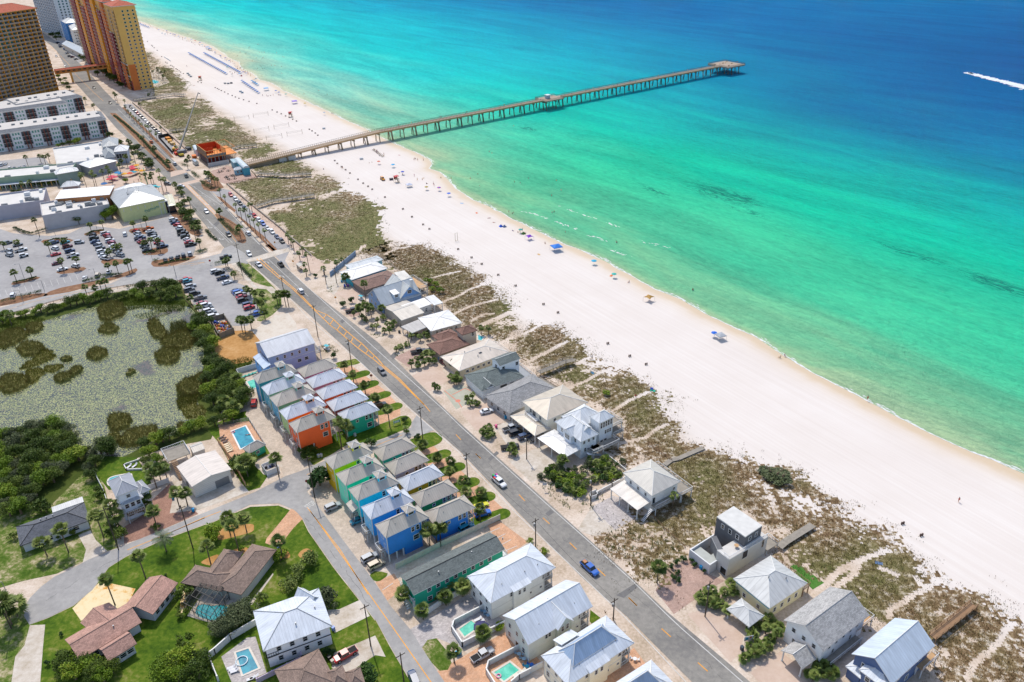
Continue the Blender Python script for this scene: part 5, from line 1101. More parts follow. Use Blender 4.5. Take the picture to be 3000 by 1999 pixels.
def theatre(root,frs):
 F,L,W=frs[0]
 for i in range(6):part(root,'bracket',F,L*(.08+i*.15),.45,5.6,L*(.08+i*.15)+.3,.79,7.2,TRIM)
 part(root,'porch',F,L-3.8,.82,0,L+.4,W*.4,6.4,GLASS);part(root,'porch_frame',F,L-4,.6,6.4,L+.8,W*.4,6.9,TRIM)
 for x in(L-3.9,L-2,L+.3):part(root,'column',F,x,.55,0,x+.3,.81,6.4,TRIM)
 # a teal brush-lettered emblem, too faint in the photograph to read
 mb=MB();pr=None
 for k in range(60):
  t=k/59;x=L*(.5+.32*t)+.9*math.sin(t*31);z_=3.4+1.2*t+.75*math.sin(t*47)*(1-.3*t);q=F.w(x,.72,z_)
  if pr:mb.tube(pr,q,.09,n=4)
  pr=q
 mb.link('wall_emblem',paint('4f9a98'),root)
root_t,frs_t=house('shop_building','yellow-green walled shop hall with a grey and brilliant white hip roof above the car park',[dict(s='B 985,268 1092,408 1522,318',z=8.4,rise=4.2,roof=HG,wall=TY,ov=.8,cap=HW),dict(s='B 1000,250 1110,290 1400,215',z=9.0,rise=2.6,roof=HW,wall=TY,ov=.8)],'shop',theatre)
wk=MB();FWk,LWk,WWk=fr('X 355,900 370,965 545,945',11.5);wk.box(FWk,0,0,9,LWk,WWk,11.5);lk=wk.link('roof_walk',METALG,root_t)
mr=MB()
for(a,b,c,d)in((0,0,LWk,0),(LWk,0,LWk,WWk),(LWk,WWk,0,WWk),(0,WWk,0,0)):
 mr.bar(FWk.w(a,b,12.6),FWk.w(c,d,12.6),.12,.12)
 for i in range(9):t=i/8;mr.bar(FWk.w(a+(c-a)*t,b+(d-b)*t,11.5),FWk.w(a+(c-a)*t,b+(d-b)*t,12.6),.1,.1)
mr.link('railing',WHITEW,root_t)
house('cafe_awning','cream sloping awning on the highway side of the yellow-green hall',[dict(s='X 895,985 960,1160 1105,1120'.replace('895,985 960,1160 1105,1120','880,990 975,1150 1105,1140'),z=4.2,rise=.8,kind='hip',roof=mroof('e3ddc0',.8),wall=GLASS,ov=.5)],'awning')
# turquoise shade sails and wave-shaped sculpture walls
for i,(s,z)in enumerate((('X 490,855 600,838 620,850 510,872',6),('X 690,845 800,828 830,845 700,862',6.3),('X 770,850 880,845 840,870 790,868',5.6))):
 ps=pts(s,z);mb=MB();mb.face([tuple(p)for p in ps]);mb.face([tuple(p-Vector((0,0,.08)))for p in ps][::-1])
 r=thing('shade_sail',['turquoise shade sail, leftmost of three by the plaza','turquoise shade sail in the middle of three by the plaza','small turquoise shade sail nearest the highway'][i],'shade sail',(ps[0].x,ps[0].y,0),'shade sails on the plaza')
 mb.link('canopy',paint('35b5c0',.7),r)
 for p in ps:q=MB();q.tube((p.x,p.y,0),(p.x,p.y,z),.07,n=5);q.link('pole',METALG,r)
for i,s in enumerate(('X 550,620 600,830','X 640,690 680,835')):
 a,b=pts(s);mb=MB();n=10
 for k in range(n):
  t=k/n;p=a.lerp(b,t);q=a.lerp(b,(k+1)/n);h=3+2.5*math.sin(t*5+i);mb.bar((p.x,p.y,h/2),(q.x,q.y,h/2),.4,h)
 tag(mb.link('sculpture_wall',[paint('cfc58a',.8),paint('4a9a70',.8)][i]),['yellow wave-shaped plaza wall beside the palms','green wave-shaped plaza wall beside the yellow one'][i],'wall')
 # market umbrellas of the restaurants
def raw(mb,name,mats,smooth=False):
 """mesh around the world origin without recentring"""
 me=bpy.data.meshes.new(name);me.from_pydata(mb.v,[],mb.f)
 for m in(mats if isinstance(mats,(list,tuple))else[mats]):me.materials.append(m)
 me.polygons.foreach_set('material_index',mb.m)
 if smooth:me.polygons.foreach_set('use_smooth',[True]*len(mb.f))
 return me
def inst(name,me,parent,loc=(0,0,0),rz=0,sc=1.0):
 o=bpy.data.objects.new(name,me);COL.objects.link(o);o.parent=parent;o.location=loc;o.rotation_euler.z=rz;o.scale=(sc,)*3 if not isinstance(sc,tuple)else sc;return o
UMB={}
def umb_me(col,col2=None,r=1.5,h=2.4):
 k=(col,col2,r,h)
 if k not in UMB:
  mb=MB();n=8;rim=[(r*math.cos(2*math.pi*i/n),r*math.sin(2*math.pi*i/n),h-r*.38)for i in range(n)]
  for i in range(n):
   a,b=rim[i],rim[(i+1)%n];mb.face([a,b,(0,0,h)],(i%2)if col2 else 0);lo=lambda p:(p[0],p[1],p[2]-.14);mb.face([lo(a),lo(b),b,a],(i%2)if col2 else 0)
  mp=MB();mp.tube((0,0,0),(0,0,h+.1),.035,n=5)
  UMB[k]=(raw(mb,'canopy',[paint(col,.75),paint(col2 or col,.75)]),raw(mp,'pole',WHITEW))
 return UMB[k]
def umbrella(p,col,label,group,name='beach_umbrella',cat='umbrella',col2=None,r=1.5,h=2.4):
 c,q=umb_me(col,col2,r,h);t=thing(name,label,cat,(p.x,p.y,0),group,random.random()*3);inst('canopy',c,t);inst('pole',q,t);return t
PLZ=[('e03a4a','red','X 105,735'),('e84a6a','pink','X 135,695'),('e05068','pink','X 180,705'),('e03a5a','pink','X 440,550'),('e03048','red','X 450,580'),('f0a020','orange','X 155,520'),('f0a818','yellow','X 505,530'),('f0a818','yellow','X 590,610'),('f09a20','orange','X 515,605'),('28a8c0','turquoise','X 465,630'),('2a90c8','blue','X 225,640'),('2088b8','blue','X 275,655'),('f0b020','yellow','X 322,658'),('e86030','orange-red','X 412,648'),('2070b0','blue','X 25,805'),('d8c48a','straw','X 415,400'),('d8c48a','straw','X 455,480')]
seen={}
for c,nm,s in PLZ:
 p=pts(s,2.2)[0];seen[nm]=seen.get(nm,0)+1
 umbrella(p,c,f'{nm} cafe parasol on the shopping plaza, {ordw(seen[nm] - 1)} {nm} one from the left','cafe parasols on the shopping plaza','cafe_parasol','parasol',None,2.0,2.8)
 # PIER, CONSTRUCTION SITE, CRANE, BOARDWALKS, FENCES, POLES
CONCP=paint('a59078',.85,.12,.4);PILE=paint('6f665a',.85,.2,.4);DECKT=paint('ab9a88',.85,.12,.5)
a=pt('R',48,600);b=pt('R',1850,240);dpier=(b-a).normalized();FP=Fr(a,math.atan2(dpier.y,dpier.x))
def px_(t,x,y,z=0):p=pt(t,x,y,z)-a;return p.dot(dpier)
Lp0=22.0;Lend=px_('R',2150,207);Lq0=px_('R',1060,400);Lq1=px_('R',1170,385);Lq2=px_('R',2010,215)
DZ=7.2
pier=thing('fishing_pier','long concrete fishing pier running out over the turquoise sea','pier',FP.w(0,0,0))
part(pier,'deck',FP,Lp0,-2.6,DZ-.3,Lend,2.6,DZ,DECKT);part(pier,'side_beam',FP,Lp0,-2.9,DZ-1.1,Lend-2,-2.45,DZ-.05,WOODP);part(pier,'side_beam',FP,Lp0,2.45,DZ-1.1,Lend-2,2.9,DZ-.05,WOODP)
part(pier,'platform',FP,Lq0,-7,DZ-.9,Lq1,7,DZ+.004,DECKT);part(pier,'platform',FP,Lq2,-12,DZ-1.1,Lend+.5,12,DZ+.006,DECKT)
bents=list(np.arange(-46,Lend-2,9.6));zat=lambda x:DZ if x>Lp0 else 2.6+(DZ-2.8)*(x+72)/(Lp0+72)
for i,x in enumerate(bents):
 wide=3.0
 if Lq0<x<Lq1:wide=6.6
 if x>Lq2:wide=11.4
 D_z=zat(x);m_=MB();m_.box(FP,x-.5,-wide-.2,D_z-1.9,x+.5,wide+.2,D_z-1.12);ys=[-wide+.6,wide-.6]if wide<4 else list(np.linspace(-wide+.6,wide-.6,4 if wide<8 else 6))
 for y in ys:
  sp=1.15*(1 if y>0 else-1);m_.tube(FP.w(x,y,D_z-1.9),FP.w(x,y+sp,-3.5),.38,n=6)
  if wide<4 and i%2==0:m_.tube(FP.w(x+.3,y,D_z-1.9),FP.w(x+1.6,y,-3.5),.34,n=6)
 m_.link('pile_bent',PILE if x>60 else CONCP,pier)
def railrun(parent,F,P_,z,h=1.1,step=1.2,m=None,name='railing'):
 mr=MB()
 for(x0,y0,x1,y1)in P_:
  for hh in(h,h*.55):mr.bar(F.w(x0,y0,z+hh),F.w(x1,y1,z+hh),.12,.12)
  n=max(1,int(math.hypot(x1-x0,y1-y0)/step))
  for i in range(n+1):t=i/n;x=x0+(x1-x0)*t;y=y0+(y1-y0)*t;r=.16;mr.bar(F.w(x,y,z),F.w(x,y,z+h),r,r)
 return mr.link(name,m or WOODB,parent)
RG=paint('6f6257',.9,.15)
railrun(pier,FP,[(Lp0,-2.5,Lq0,-2.5),(Lq1,-2.5,Lq2,-2.5)],DZ,m=RG);railrun(pier,FP,[(Lp0,2.5,Lq0,2.5),(Lq1,2.5,Lq2,2.5)],DZ,m=RG)
railrun(pier,FP,[(Lq0,2.5,Lq0,6.8),(Lq0,6.8,Lq1,6.8),(Lq1,6.8,Lq1,2.5),(Lq0,-2.5,Lq0,-6.8),(Lq0,-6.8,Lq1,-6.8),(Lq1,-6.8,Lq1,-2.5)],DZ,m=RG)
railrun(pier,FP,[(Lq2,2.5,Lq2,11.8),(Lq2,11.8,Lend+.3,11.8),(Lend+.3,11.8,Lend+.3,-11.8),(Lend+.3,-11.8,Lq2,-11.8),(Lq2,-11.8,Lq2,-2.5)],DZ,m=RG)
part(pier,'kiosk',FP,Lq0+6,-1,DZ+.01,Lq0+9,2,DZ+2.6,paint('a9bccb'));part(pier,'kiosk_roof',FP,Lq0+5.6,-1.4,DZ+2.6,Lq0+9.4,2.4,DZ+2.8,WHITEW)
for i in range(5):x=Lq2+6+i*5;y=(-7,4,-2,8,0)[i];part(pier,'bench',FP,x,y,DZ+.01,x+1.8,y+.6,DZ+.55,WOODB)
# approach ramp from the plaza
ra=Vector(FP.w(-72,0,2.4));rb=Vector(FP.w(Lp0,0,DZ-.2));mb=MB();mb.bar(ra,rb,5.2,.5);mb.link('ramp',DECKT,pier)
for s_ in(-2.75,2.75):n_=Vector(FP.w(0,s_,0))-Vector(FP.w(0,0,0));mb=MB();mb.bar(ra+n_-Vector((0,0,.3)),rb+n_-Vector((0,0,.3)),.35,1.0);mb.link('side_beam',WOODP,pier)
part(pier,'abutment',FP,-74,-2.4,0,-52,2.4,2.1,CONCP);part(pier,'abutment',FP,-51.5,-2.3,0,-40,2.3,2.6,stucco('d8d4d0'))
for s_ in(-2.45,2.45):
 d=(rb-ra).normalized();n_=Vector((-d.y,d.x,0)).normalized()*s_;mr=MB();mr.bar(ra+n_+Vector((0,0,1.3)),rb+n_+Vector((0,0,1.3)),.12,.12)
 for i in range(70):p=ra.lerp(rb,i/69)+n_;mr.bar(p,p+Vector((0,0,1.3)),.16,.16)
 mr.link('railing',WOODP if s_<0 else RG,pier)
 # construction site building
OR1=paint('d94a1a',.7,.15,.5);OR2=paint('e8903a',.7,.12,.5);STUD=paint('c98a4a',.8,.12,.8);SHEA=paint('7f8080',.8,.1,.4)
b_,c_,a_=pts('X 1550,330 1822,272 1437,215',9.5);F,L,W=frame3(a_,b_,c_)
cons=thing('unfinished_building','unfinished two storey building open at the top with bright orange inner sheathing','building',F.w(L/2,W/2,0))
part(cons,'slab',F,-1,-1,0,L+8,W+1,.3,CONCP);part(cons,'upper_floor',F,0,0,5.0,L+7,W,5.3,OR2);part(cons,'base_wall',F,-.6,-1.4,0,L+.6,-1.0,2.3,stucco('d6cfcb'))
for x in np.linspace(0,L,6):part(cons,'post',F,x-.25,0,.3,x+.25,.5,5.0,SHEA)
for y in np.linspace(0,W,8):part(cons,'post',F,0,y-.2+(.5 if y<1 else 0),.3,.45,y+.2,5.0,SHEA)
part(cons,'lower_core',F,.8,2.4,.3,L-1,W-.5,4.9,paint('8a2f22',.8,.2))
mb=MB();mb.box(F,0,0,5.3,L,.14,6.9);mb.link('sheathing',SHEA,cons);mb=MB();mb.box(F,0,.16,5.3,.14,W,9.0);mb.link('sheathing',SHEA,cons)
part(cons,'inner_sheathing',F,.16,.2,5.31,.22,W-.1,9.0,OR1);part(cons,'inner_sheathing',F,.2,W-.2,5.3,L,W-.06,9.2,OR1);part(cons,'inner_sheathing',F,L-.1,W*.45,5.32,L+.05,W-.22,9.1,OR1);part(cons,'inner_sheathing',F,.3,W*.5,5.33,L*.6,W*.5+.12,8.8,OR1)
fm=MB()
for(x0,y0,x1,y1)in((0,0,L,0),(L,0,L,W),(L,W,0,W),(0,W,0,0)):
 fm.bar(F.w(x0,y0,9.4),F.w(x1,y1,9.4),.35,.4);n=int(math.hypot(x1-x0,y1-y0)/1.6)
 for i in range(n+1):t=i/n;fm.bar(F.w(x0+(x1-x0)*t,y0+(y1-y0)*t,5.3),F.w(x0+(x1-x0)*t,y0+(y1-y0)*t,9.3),.22,.22)
for(x0,y0,x1,y1)in((L,0,L+6.5,0),(L+6.5,0,L+6.5,W),(L+6.5,W,L,W)):
 fm.bar(F.w(x0,y0,9.4),F.w(x1,y1,9.4),.3,.35)
fm.link('timber_frame',STUD,cons)
for i in range(6):x=L+1+i;part(cons,'post',F,x-.1,.1,.3,x+.1,.3,5.0,SHEA)
def small(name,lab,s,z,rise,roof,wall,cat='building',**k):house(name,lab,[dict(s=s,z=z,rise=rise,roof=roof,wall=wall,ov=.25,**k)],cat)
small('restroom','small pale blue restroom hut with a white hip roof on the brick plaza','X 1965,590 1985,612 2112,585',3.2,1.4,HW,stucco('9cc8d8'),'restroom',win=[(0,1.2,2,.8,1.2)])
def vault(s,z,lab,wall):
 a,b,c=pts(s,z);F,L,W=frame3(a,b,c);root=thing('vault_building',lab,'building',F.w(L/2,W/2,0));part(root,'wall',F,.1,.1,0,L-.1,W-.1,z,wall)
 mb=MB();n=10
 for i in range(n):
  t0,t1=math.pi*i/n,math.pi*(i+1)/n;q=lambda t,y:F.w(L/2-L/2*math.cos(t),y,z+L*.32*math.sin(t));mb.face([q(t0,0),q(t1,0),q(t1,W),q(t0,W)])
 for y in(0.01,W-.01):mb.face([F.w(L/2-L/2*math.cos(math.pi*i/n),y,z+L*.32*math.sin(math.pi*i/n))for i in range(n+1)],0)
 mb.link('barrel_roof',mroof('c9d6dc',.8),root,smooth=False,uv=True)
vault('X 2010,450 2110,585 2190,560',4.6,'turquoise building with a curved barrel roof at the foot of the pier',stucco('57a9bd'))
vault('X 1370,250 1392,322 1450,308',3.2,'white storage container with a rounded top beside the unfinished building',stucco('d8d8dc'))
small('ticket_office','pale turquoise flat roofed block between the unfinished building and the barrel roof','X 1940,440 1965,500 2090,470',4.5,.8,paint('a9c4cc',.8),stucco('93bcc6'))
# crane
cr=thing('mobile_crane','mobile crane with a very long grey telescopic boom raised over the beach','crane',pt('C',85,640))
p0=pt('C',85,640);p0.z=3;p1=pt('C',252,70,30.0);CG=paint('6b6d70',.5,.1)
n=5
for i in range(n):
 q0=p0.lerp(p1,i/n);q1=p0.lerp(p1,(i+1)/n);mb=MB();mb.bar(q0,q1,.95-.13*i,.95-.13*i);mb.link('boom_section',CG,cr)
mb=MB();mb.bar(p1,p1+Vector((1.2,.4,-.8)),.7,.5);mb.link('boom_head',CG,cr)
Fc=Fr((p0.x,p0.y),AX);part(cr,'carrier',Fc,-6,-1.4,.9,5,1.4,1.9,paint('c8b43a'));part(cr,'cab',Fc,3,-1.3,1.9,5.4,1.3,3.1,paint('d0402a'));part(cr,'counterweight',Fc,-3.6,-1.5,1.95,-.5,1.5,3.4,CG)
for x in(-5,-3.4,1.5,3.2):
 for y in(-1.35,1.35):mb=MB();mb.tube(Fc.w(x,y-.2,.55),Fc.w(x,y+.2,.55),.55,n=10);mb.link('wheel',DARK,cr)
mb=MB();q=p1+Vector((1.1,.4,-1));mb.tube(q,(q.x,q.y,q.z-5),.04,n=4);mb.link('hoist_rope',DARK,cr)
# site equipment
EQ=[('X 985,150','e08a20','orange stack of formwork at the fenced yard, northernmost'),('X 1015,190','e0a030','yellow-orange stack of beams in the fenced yard'),('X 1055,225','c9a878','pale timber stack in the fenced yard'),('X 1120,375','d9402a','red compressor at the foot of the crane'),('X 1215,340','8a8d92','grey tool container behind the crane'),('X 1290,300','4a4d52','dark steel container at the boardwalk fence'),('X 1380,420','e07a30','orange pallet pile near the unfinished building')]
for s,c,lab in EQ:
 p=pts(s)[0];F=Fr(p,AX+random.uniform(-.3,.3));t=thing('material_stack' if 'stack' in lab or 'pile' in lab else 'site_container',lab,'building materials',(p.x,p.y,0))
 for k in range(4):part(t,'layer',F,-2.4,-1.4+.04*k,.12+k*.42,2.4-.2*k,1.4,.12+k*.42+.34,paint(c,.7));
 for x in(-2,1.8):part(t,'skid',F,x,-1.4,0,x+.2,1.4,.12,DARK)
def machine(s,lab):
 p=pts(s)[0];F=Fr(p,AX-.4);t=thing('excavator',lab,'excavator',(p.x,p.y,0));Y=paint('dba21a',.5)
 for y in(-1.3,.7):part(t,'track',F,-2.3,y,0,2.3,y+.6,.9,DARK)
 part(t,'body',F,-2,-1.3,.92,1.6,1.3,2.3,Y);part(t,'cab',F,.2,-1.25,2.3,1.5,0,3.5,DGLASS)
 mb=MB();mb.bar(F.w(1.4,.3,2),F.w(4.6,.3,4.4),.4,.5);mb.bar(F.w(4.6,.3,4.4),F.w(6.2,.3,1.6),.35,.4);mb.bar(F.w(6.2,.3,1.7),F.w(5.7,.3,.6),1.0,.6);mb.link('arm',Y,t)
machine('X 1090,320','yellow excavator in the fenced yard beside the crane')
# silver trailer by the road
tr=pts('X 1400,520')[0];F=Fr(tr,AX);t=thing('caravan','silver rounded caravan parked beside the construction fence','caravan',(tr.x,tr.y,0));mb=MB()
prof=[(-1.2,.5),(-1.25,1.6),(-.9,2.6),(0,2.9),(.9,2.6),(1.25,1.6),(1.2,.5)]
for i in range(6):
 mb.face([F.w(-3.4,prof[i][0],prof[i][1]),F.w(3.4,prof[i][0],prof[i][1]),F.w(3.4,prof[i+1][0],prof[i+1][1]),F.w(-3.4,prof[i+1][0],prof[i+1][1])])
mb.face([F.w(3.4,*q)for q in prof]);mb.face([F.w(-3.4,*q)for q in prof][::-1]);mb.link('body',paint('b8c4cc',.3,.05,.5,.5,.6),t)
for x in(-1,.8):
 for y in(-1.1,1.1):mb=MB();mb.tube(F.w(x,y-.1,.4),F.w(x,y+.1,.4),.4,n=8);mb.link('wheel',DARK,t)
 # boardwalks with railings
def boardwalk(s,w_,z,lab,m=None,rail=True,mrail=None,end=0.3):
 ps=pts(s);m=m or WOODG;t=thing('boardwalk',lab,'boardwalk',(ps[0].x,ps[0].y,0));mb=MB();mr=MB()
 for k,(p,q)in enumerate(zip(ps,ps[1:])):
  d=(q-p).normalized();n_=Vector((-d.y,d.x,0));mb.bar(p+Vector((0,0,z)),q+Vector((0,0,z+.004*k)),w_,.16)
  for s_ in(-1,1):
   o=n_*(s_*w_/2);nn=max(1,int((q-p).length/2.2))
   for i in range(nn+1):r=p.lerp(q,i/nn)+o;mr.bar((r.x,r.y,0),(r.x,r.y,z+(1.05 if rail else 0)),.13,.13)
   if rail:
    for hh in(1.05,.6):mr.bar(p+o+Vector((0,0,z+hh)),q+o+Vector((0,0,z+hh)),.1,.1)
 mb.link('deck',m,t);mr.link('railing' if rail else 'post',mrail or WOODG,t);return t
boardwalk('C 790,830 850,835 1060,850 1290,835',2.6,1.6,'grey wooden dune boardwalk from the pier plaza to the beach')
boardwalk('C 790,1135 950,1085 1120,1062 1320,1030',2.6,1.6,'long grey dune boardwalk across the dark green dune')
boardwalk('C 570,600 640,580 790,568',2.2,1.4,'short grey boardwalk behind the unfinished building')
boardwalk('A 1560,1225 1620,1215 1720,1205',2.6,1.4,'grey boardwalk passing under the crane boom')
boardwalk('A 1230,935 1400,910 1600,880 1700,890',2.8,1.4,'grey boardwalk at the foot of the ochre tower pool')
boardwalk('F 715,325 830,280 950,228 1040,208',2.2,1.8,'grey railed boardwalk beside the grey-green shingled house')
boardwalk('N 880,350 940,300 1190,145',2.0,.9,'plain grey plank walk without railings from the modern house',None,False)
boardwalk('O 1030,1500 1405,1200',1.7,1.2,'brown wooden stair walk with railings over the dune at the lower right',WOODB,True,WOODB)
boardwalk('M 775,205 830,160 900,145 1130,45',1.6,.35,'weathered slatted path through the dune behind the columned carport house',None,False)
# fences and walls
def wallrun(name,s,h,t_,m,lab,cat='wall',gap=None,posts=0,cap=None,z0=0):
 ps=pts(s);root=thing(name,lab,cat,(ps[0].x,ps[0].y,0))
 if posts:
  for p,q in zip(ps,ps[1:]):
   n=max(1,int((q-p).length/posts));mb=MB();d=(q-p).normalized()
   for hh in gap or(h*.9,):mb.bar((p.x,p.y,hh),(q.x,q.y,hh),.06,.12 if gap else h*.9)
   for i in range(n+1):r=p.lerp(q,i/n);mb.bar((r.x,r.y,0),(r.x,r.y,h),.12,.12)
   mb.link('fence_run',m,root)
 else:
  for p,q in zip(ps,ps[1:]):
   mb=MB();mb.bar((p.x,p.y,z0+h/2),(q.x,q.y,z0+h/2),t_,h);d=(q-p).normalized()
   n=max(1,int((q-p).length/2.6))
   for i in range(n+1):r=p.lerp(q,i/n);mb.bar((r.x,r.y,0),(r.x,r.y,z0+h+.06),t_+.12,t_+.12)
   mb.link('wall_run',m,root)
   if cap:mb=MB();mb.bar((p.x,p.y,z0+h+.03),(q.x,q.y,z0+h+.03),t_+.1,.07);mb.link('coping',cap,root)
 return root
WV=paint('e6e5e2',.5,.05);TANW=paint('b4a596',.85,.12)
wallrun('fence','L 190,528 600,325 1143,75',1.9,.12,paint('d5cfc4',.7),'long pale panel fence between the blue cottages and the green motel','fence')
wallrun('garden_wall','L 470,950 610,850 880,705',1.6,.2,WV,'white wall behind three palms beside the green motel',cap=WV)
wallrun('garden_wall','L 985,905 725,1040 705,1100 800,1245 1190,1050 ',1.7,.2,WV,'white wall enclosing the upper small pool',cap=WV)
wallrun('garden_wall','L 1310,1275 1040,1415 1020,1490 1100,1620',1.7,.2,WV,'white wall around the lower small pool with the pink ring',cap=WV)
wallrun('garden_wall','L 1530,1430 1320,1540 1250,1600',1.7,.2,WV,'white wall below the lower small pool',cap=WV)
wallrun('garden_wall','K 355,1350 410,1310 555,1180 800,1035',1.9,.2,WV,'white curving wall above the rectangular pool',cap=WV)
wallrun('garden_wall','K 355,1350 440,1560',1.9,.2,WV,'white wall running down past the sundeck grass')
wallrun('garden_wall','K 1195,1300 1212,1370 800,1575',1.5,.2,paint('cdb9d0',.7),'lilac tinted wall beside the brown shingled roof')
wallrun('garden_wall','G 138,455 330,400',2.0,.15,WV,'white upper wall of the small walled pool');wallrun('garden_wall','G 138,455 270,650',2.0,.15,WV,'white left wall of the small walled pool')
wallrun('fence','G -30,1090 100,1270 220,1490',1.7,.1,WOODP,'brown wooden fence beside the metal building','fence')
wallrun('fence','G -30,945 250,885',1.3,.1,METALG,'grey railing along the top of the pool terrace','fence',(1.2,.7,.2),2.0)
wallrun('fence','G 250,885 400,1120',1.3,.1,METALG,'grey railing along the right of the pool terrace','fence',(1.2,.7,.2),2.0)
wallrun('fence','I 875,600 960,770 1080,1140',1.7,.1,WV,'white fence left of the three tier house','fence');wallrun('fence','I 1350,745 1555,670',1.7,.1,WV,'white fence between the three tier house and the metal building','fence')
wallrun('garden_wall','I 1305,555 1165,560 1140,515 1290,465',.6,.25,WV,'low white wall around the lounger patio')
wallrun('garden_wall','E 215,345 340,240 445,150',2.2,.25,paint('8fa3bd',.8),'blue-grey wall stepping down beside the first white roofed house')
wallrun('fence','E 445,150 500,180 660,155 835,295',1.2,.1,TANW,'brown railing along the dune behind the first white roofed house','fence',(1.1,.6),1.8)
wallrun('garden_wall','C 520,915 800,1150 1000,1310 1290,1568',.9,.35,TANW,'long brown seawall fence along the promenade and dune',cap=WOODG)
wallrun('garden_wall','A 1220,950 1450,1140 1720,1390',.9,.35,TANW,'long brown seawall fence along the far promenade and dune',cap=WOODG)
wallrun('fence','C 515,918 660,885 800,855 C 740,790',1.1,.1,WOODB,'wooden railing around the brick pier plaza','fence',(1.0,.6,.2),1.6)
wallrun('fence','D 370,765 450,920 580,865',2.4,.2,paint('8f8878',.8),'taupe screen wall around the scooter yard','fence');wallrun('fence','D 370,765 495,730 585,865',2.2,.2,paint('8f8878',.8),'taupe rear screen wall of the scooter yard','fence')
wallrun('fence','D 95,400 130,560 250,700',1.2,.1,WOODB,'wooden fence between the marsh and the gravel car park','fence',(1.1,.6),2.2)
wallrun('fence','B 0,1420 300,1330 620,1243 1020,1157 1200,1125',1.0,.1,WOODB,'low wooden rail along the marsh side of the shopping road','fence',(.9,.5),2.5)
wallrun('fence','X 845,130 1060,370',2.2,.08,DARK,'black mesh fence around the crane yard','fence')
wallrun('fence','X 845,130 990,100 1060,160',2.2,.08,DARK,'black mesh fence at the top of the crane yard','fence')
wallrun('garden_wall','M 150,470 290,395 410,330',1.2,.25,WV,'white low wall left of the columned carport');wallrun('garden_wall','M 85,480 150,455 158,500 95,520 85,480',1.4,.15,WV,'small square white bin enclosure at the wall end')
wallrun('garden_wall','F 960,1230 1060,1318',.8,.2,WV,'short white wall in the shrubs below the big white house');wallrun('garden_wall','F 1310,1030 1515,1195',.9,.2,WV,'white wall running through the dune shrubs')
wallrun('fence','M 640,650 760,780 960,960',1.0,.1,WOODB,'old dark dune fence across the empty grassy lot','fence',(.9,.5),2.0);wallrun('fence','M 620,10 780,120 840,160',1.0,.1,WOODB,'old dark dune fence behind the columned carport house','fence',(.9,.5),2.0)
wallrun('garden_wall','E 850,800 1040,730',2.0,.12,paint('cfc8b8',.7),'pale panel fence between the patchwork and the white hipped houses')
wallrun('garden_wall','M 790,1150 870,1220',.7,.25,CONCP,'low block wall by the round shrubs');wallrun('fence','N 860,430 1145,655',1.1,.1,WOODB,'brown timber railing behind the cream house','fence',(3.6,3.1),1.8)
# power poles and wires
def pole(s,dy,lab,arm=True,lamp=False,m=None,tx=False):
 t=s.split()[0];x,y=map(float,s.split()[1].split(','));h=min(hgt(t,x,y,dy),15)if dy else 9;p=pt(t,x,y)
 r=thing('utility_pole' if not lamp else 'street_lamp',lab,'utility pole' if not lamp else 'street lamp',(p.x,p.y,0),'utility poles' if not lamp else 'street lamps')
 mb=MB();mb.tube(p,(p.x,p.y,h),.17 if not lamp else.1,.12 if not lamp else.07,7);mb.link('pole',m or paint('54493f',.9,.15),r);F=Fr(p,AX+math.pi/2)
 if arm and not lamp:
  part(r,'crossarm',F,-1.1,-.07,h-.9,1.1,.07,h-.75,paint('54493f',.9,.15))
  for x_ in(-1,0,1):mb=MB();q=F.w(x_,0,h-.75);mb.tube(q,(q[0],q[1],h-.5),.06,n=5);mb.link('insulator',METALG,r)
 if tx:mb=MB();q=F.w(.35,0,h-2.4);mb.tube(q,(q[0],q[1],h-1.5),.28,n=8);mb.link('transformer',METALG,r)
 if lamp:mb=MB();mb.bar(F.w(0,0,h),F.w(1.6,0,h+.1),.08,.08);mb.link('arm',METALG,r);part(r,'lamp_head',F,1.3,-.18,h+.02,2.1,.18,h+.2,METALG)
 r['h']=h;return Vector((p.x,p.y,h-.5))
PL=[('D 655,312',270,'wooden utility pole nearest the traffic crossing',0),('D 1040,490',140,'wooden utility pole beside the clump of three palms',0),('D 1355,905',300,'leaning wooden utility pole beside the highway turn-lane markings',0),('D 1672,1230',312,'wooden utility pole by the pink cottage driveways',1),('G 1850,1095',340,'wooden utility pole at the corner of the cross street',1),('H 1478,530',290,'wooden utility pole in front of the gold cottage',1),('L 1472,325',262,'wooden utility pole next to the motel parking bays',1),('Z 1395,320',300,'wooden utility pole before the ivory beach house',1)]
tops=[]
for s,dy,lab,tx in PL:tops.append(pole(s,dy,lab,tx=bool(tx)))
P2=[('E 175,415',160,'seaward utility pole above the turquoise house drive'),('E 930,960',115,'seaward utility pole in the palms by the brown house'),('F 605,1085',230,'seaward utility pole before the white carport'),('M 95,570',275,'seaward pole with a lamp beside the bin enclosure'),('N 205,965',325,'seaward utility pole in front of the fan palm thicket'),('E 270,405',150,'thin seaward pole beside the first fan palm')]
for s,dy,lab in P2:tops.append(pole(s,dy,lab,tx=True))
P3=[('H 70,655',380,'utility pole at the corner shrub of the yellow cottage'),('K 1840,1240',385,'tall thin utility pole on the long concrete drive'),('L 262,1568',270,'utility pole at the bottom of the side street'),('I 1775,1280',420,'leaning utility pole among the brick drive palms'),('I 1090,1290',390,'utility pole beside the white fence of the three tier house'),('J 105,1075',430,'utility pole with a street light behind the bottom left palm'),('G 1105,1150',150,'slender pole among the cottage palms')]
tp3=[pole(s,dy,lab)for s,dy,lab in P3]
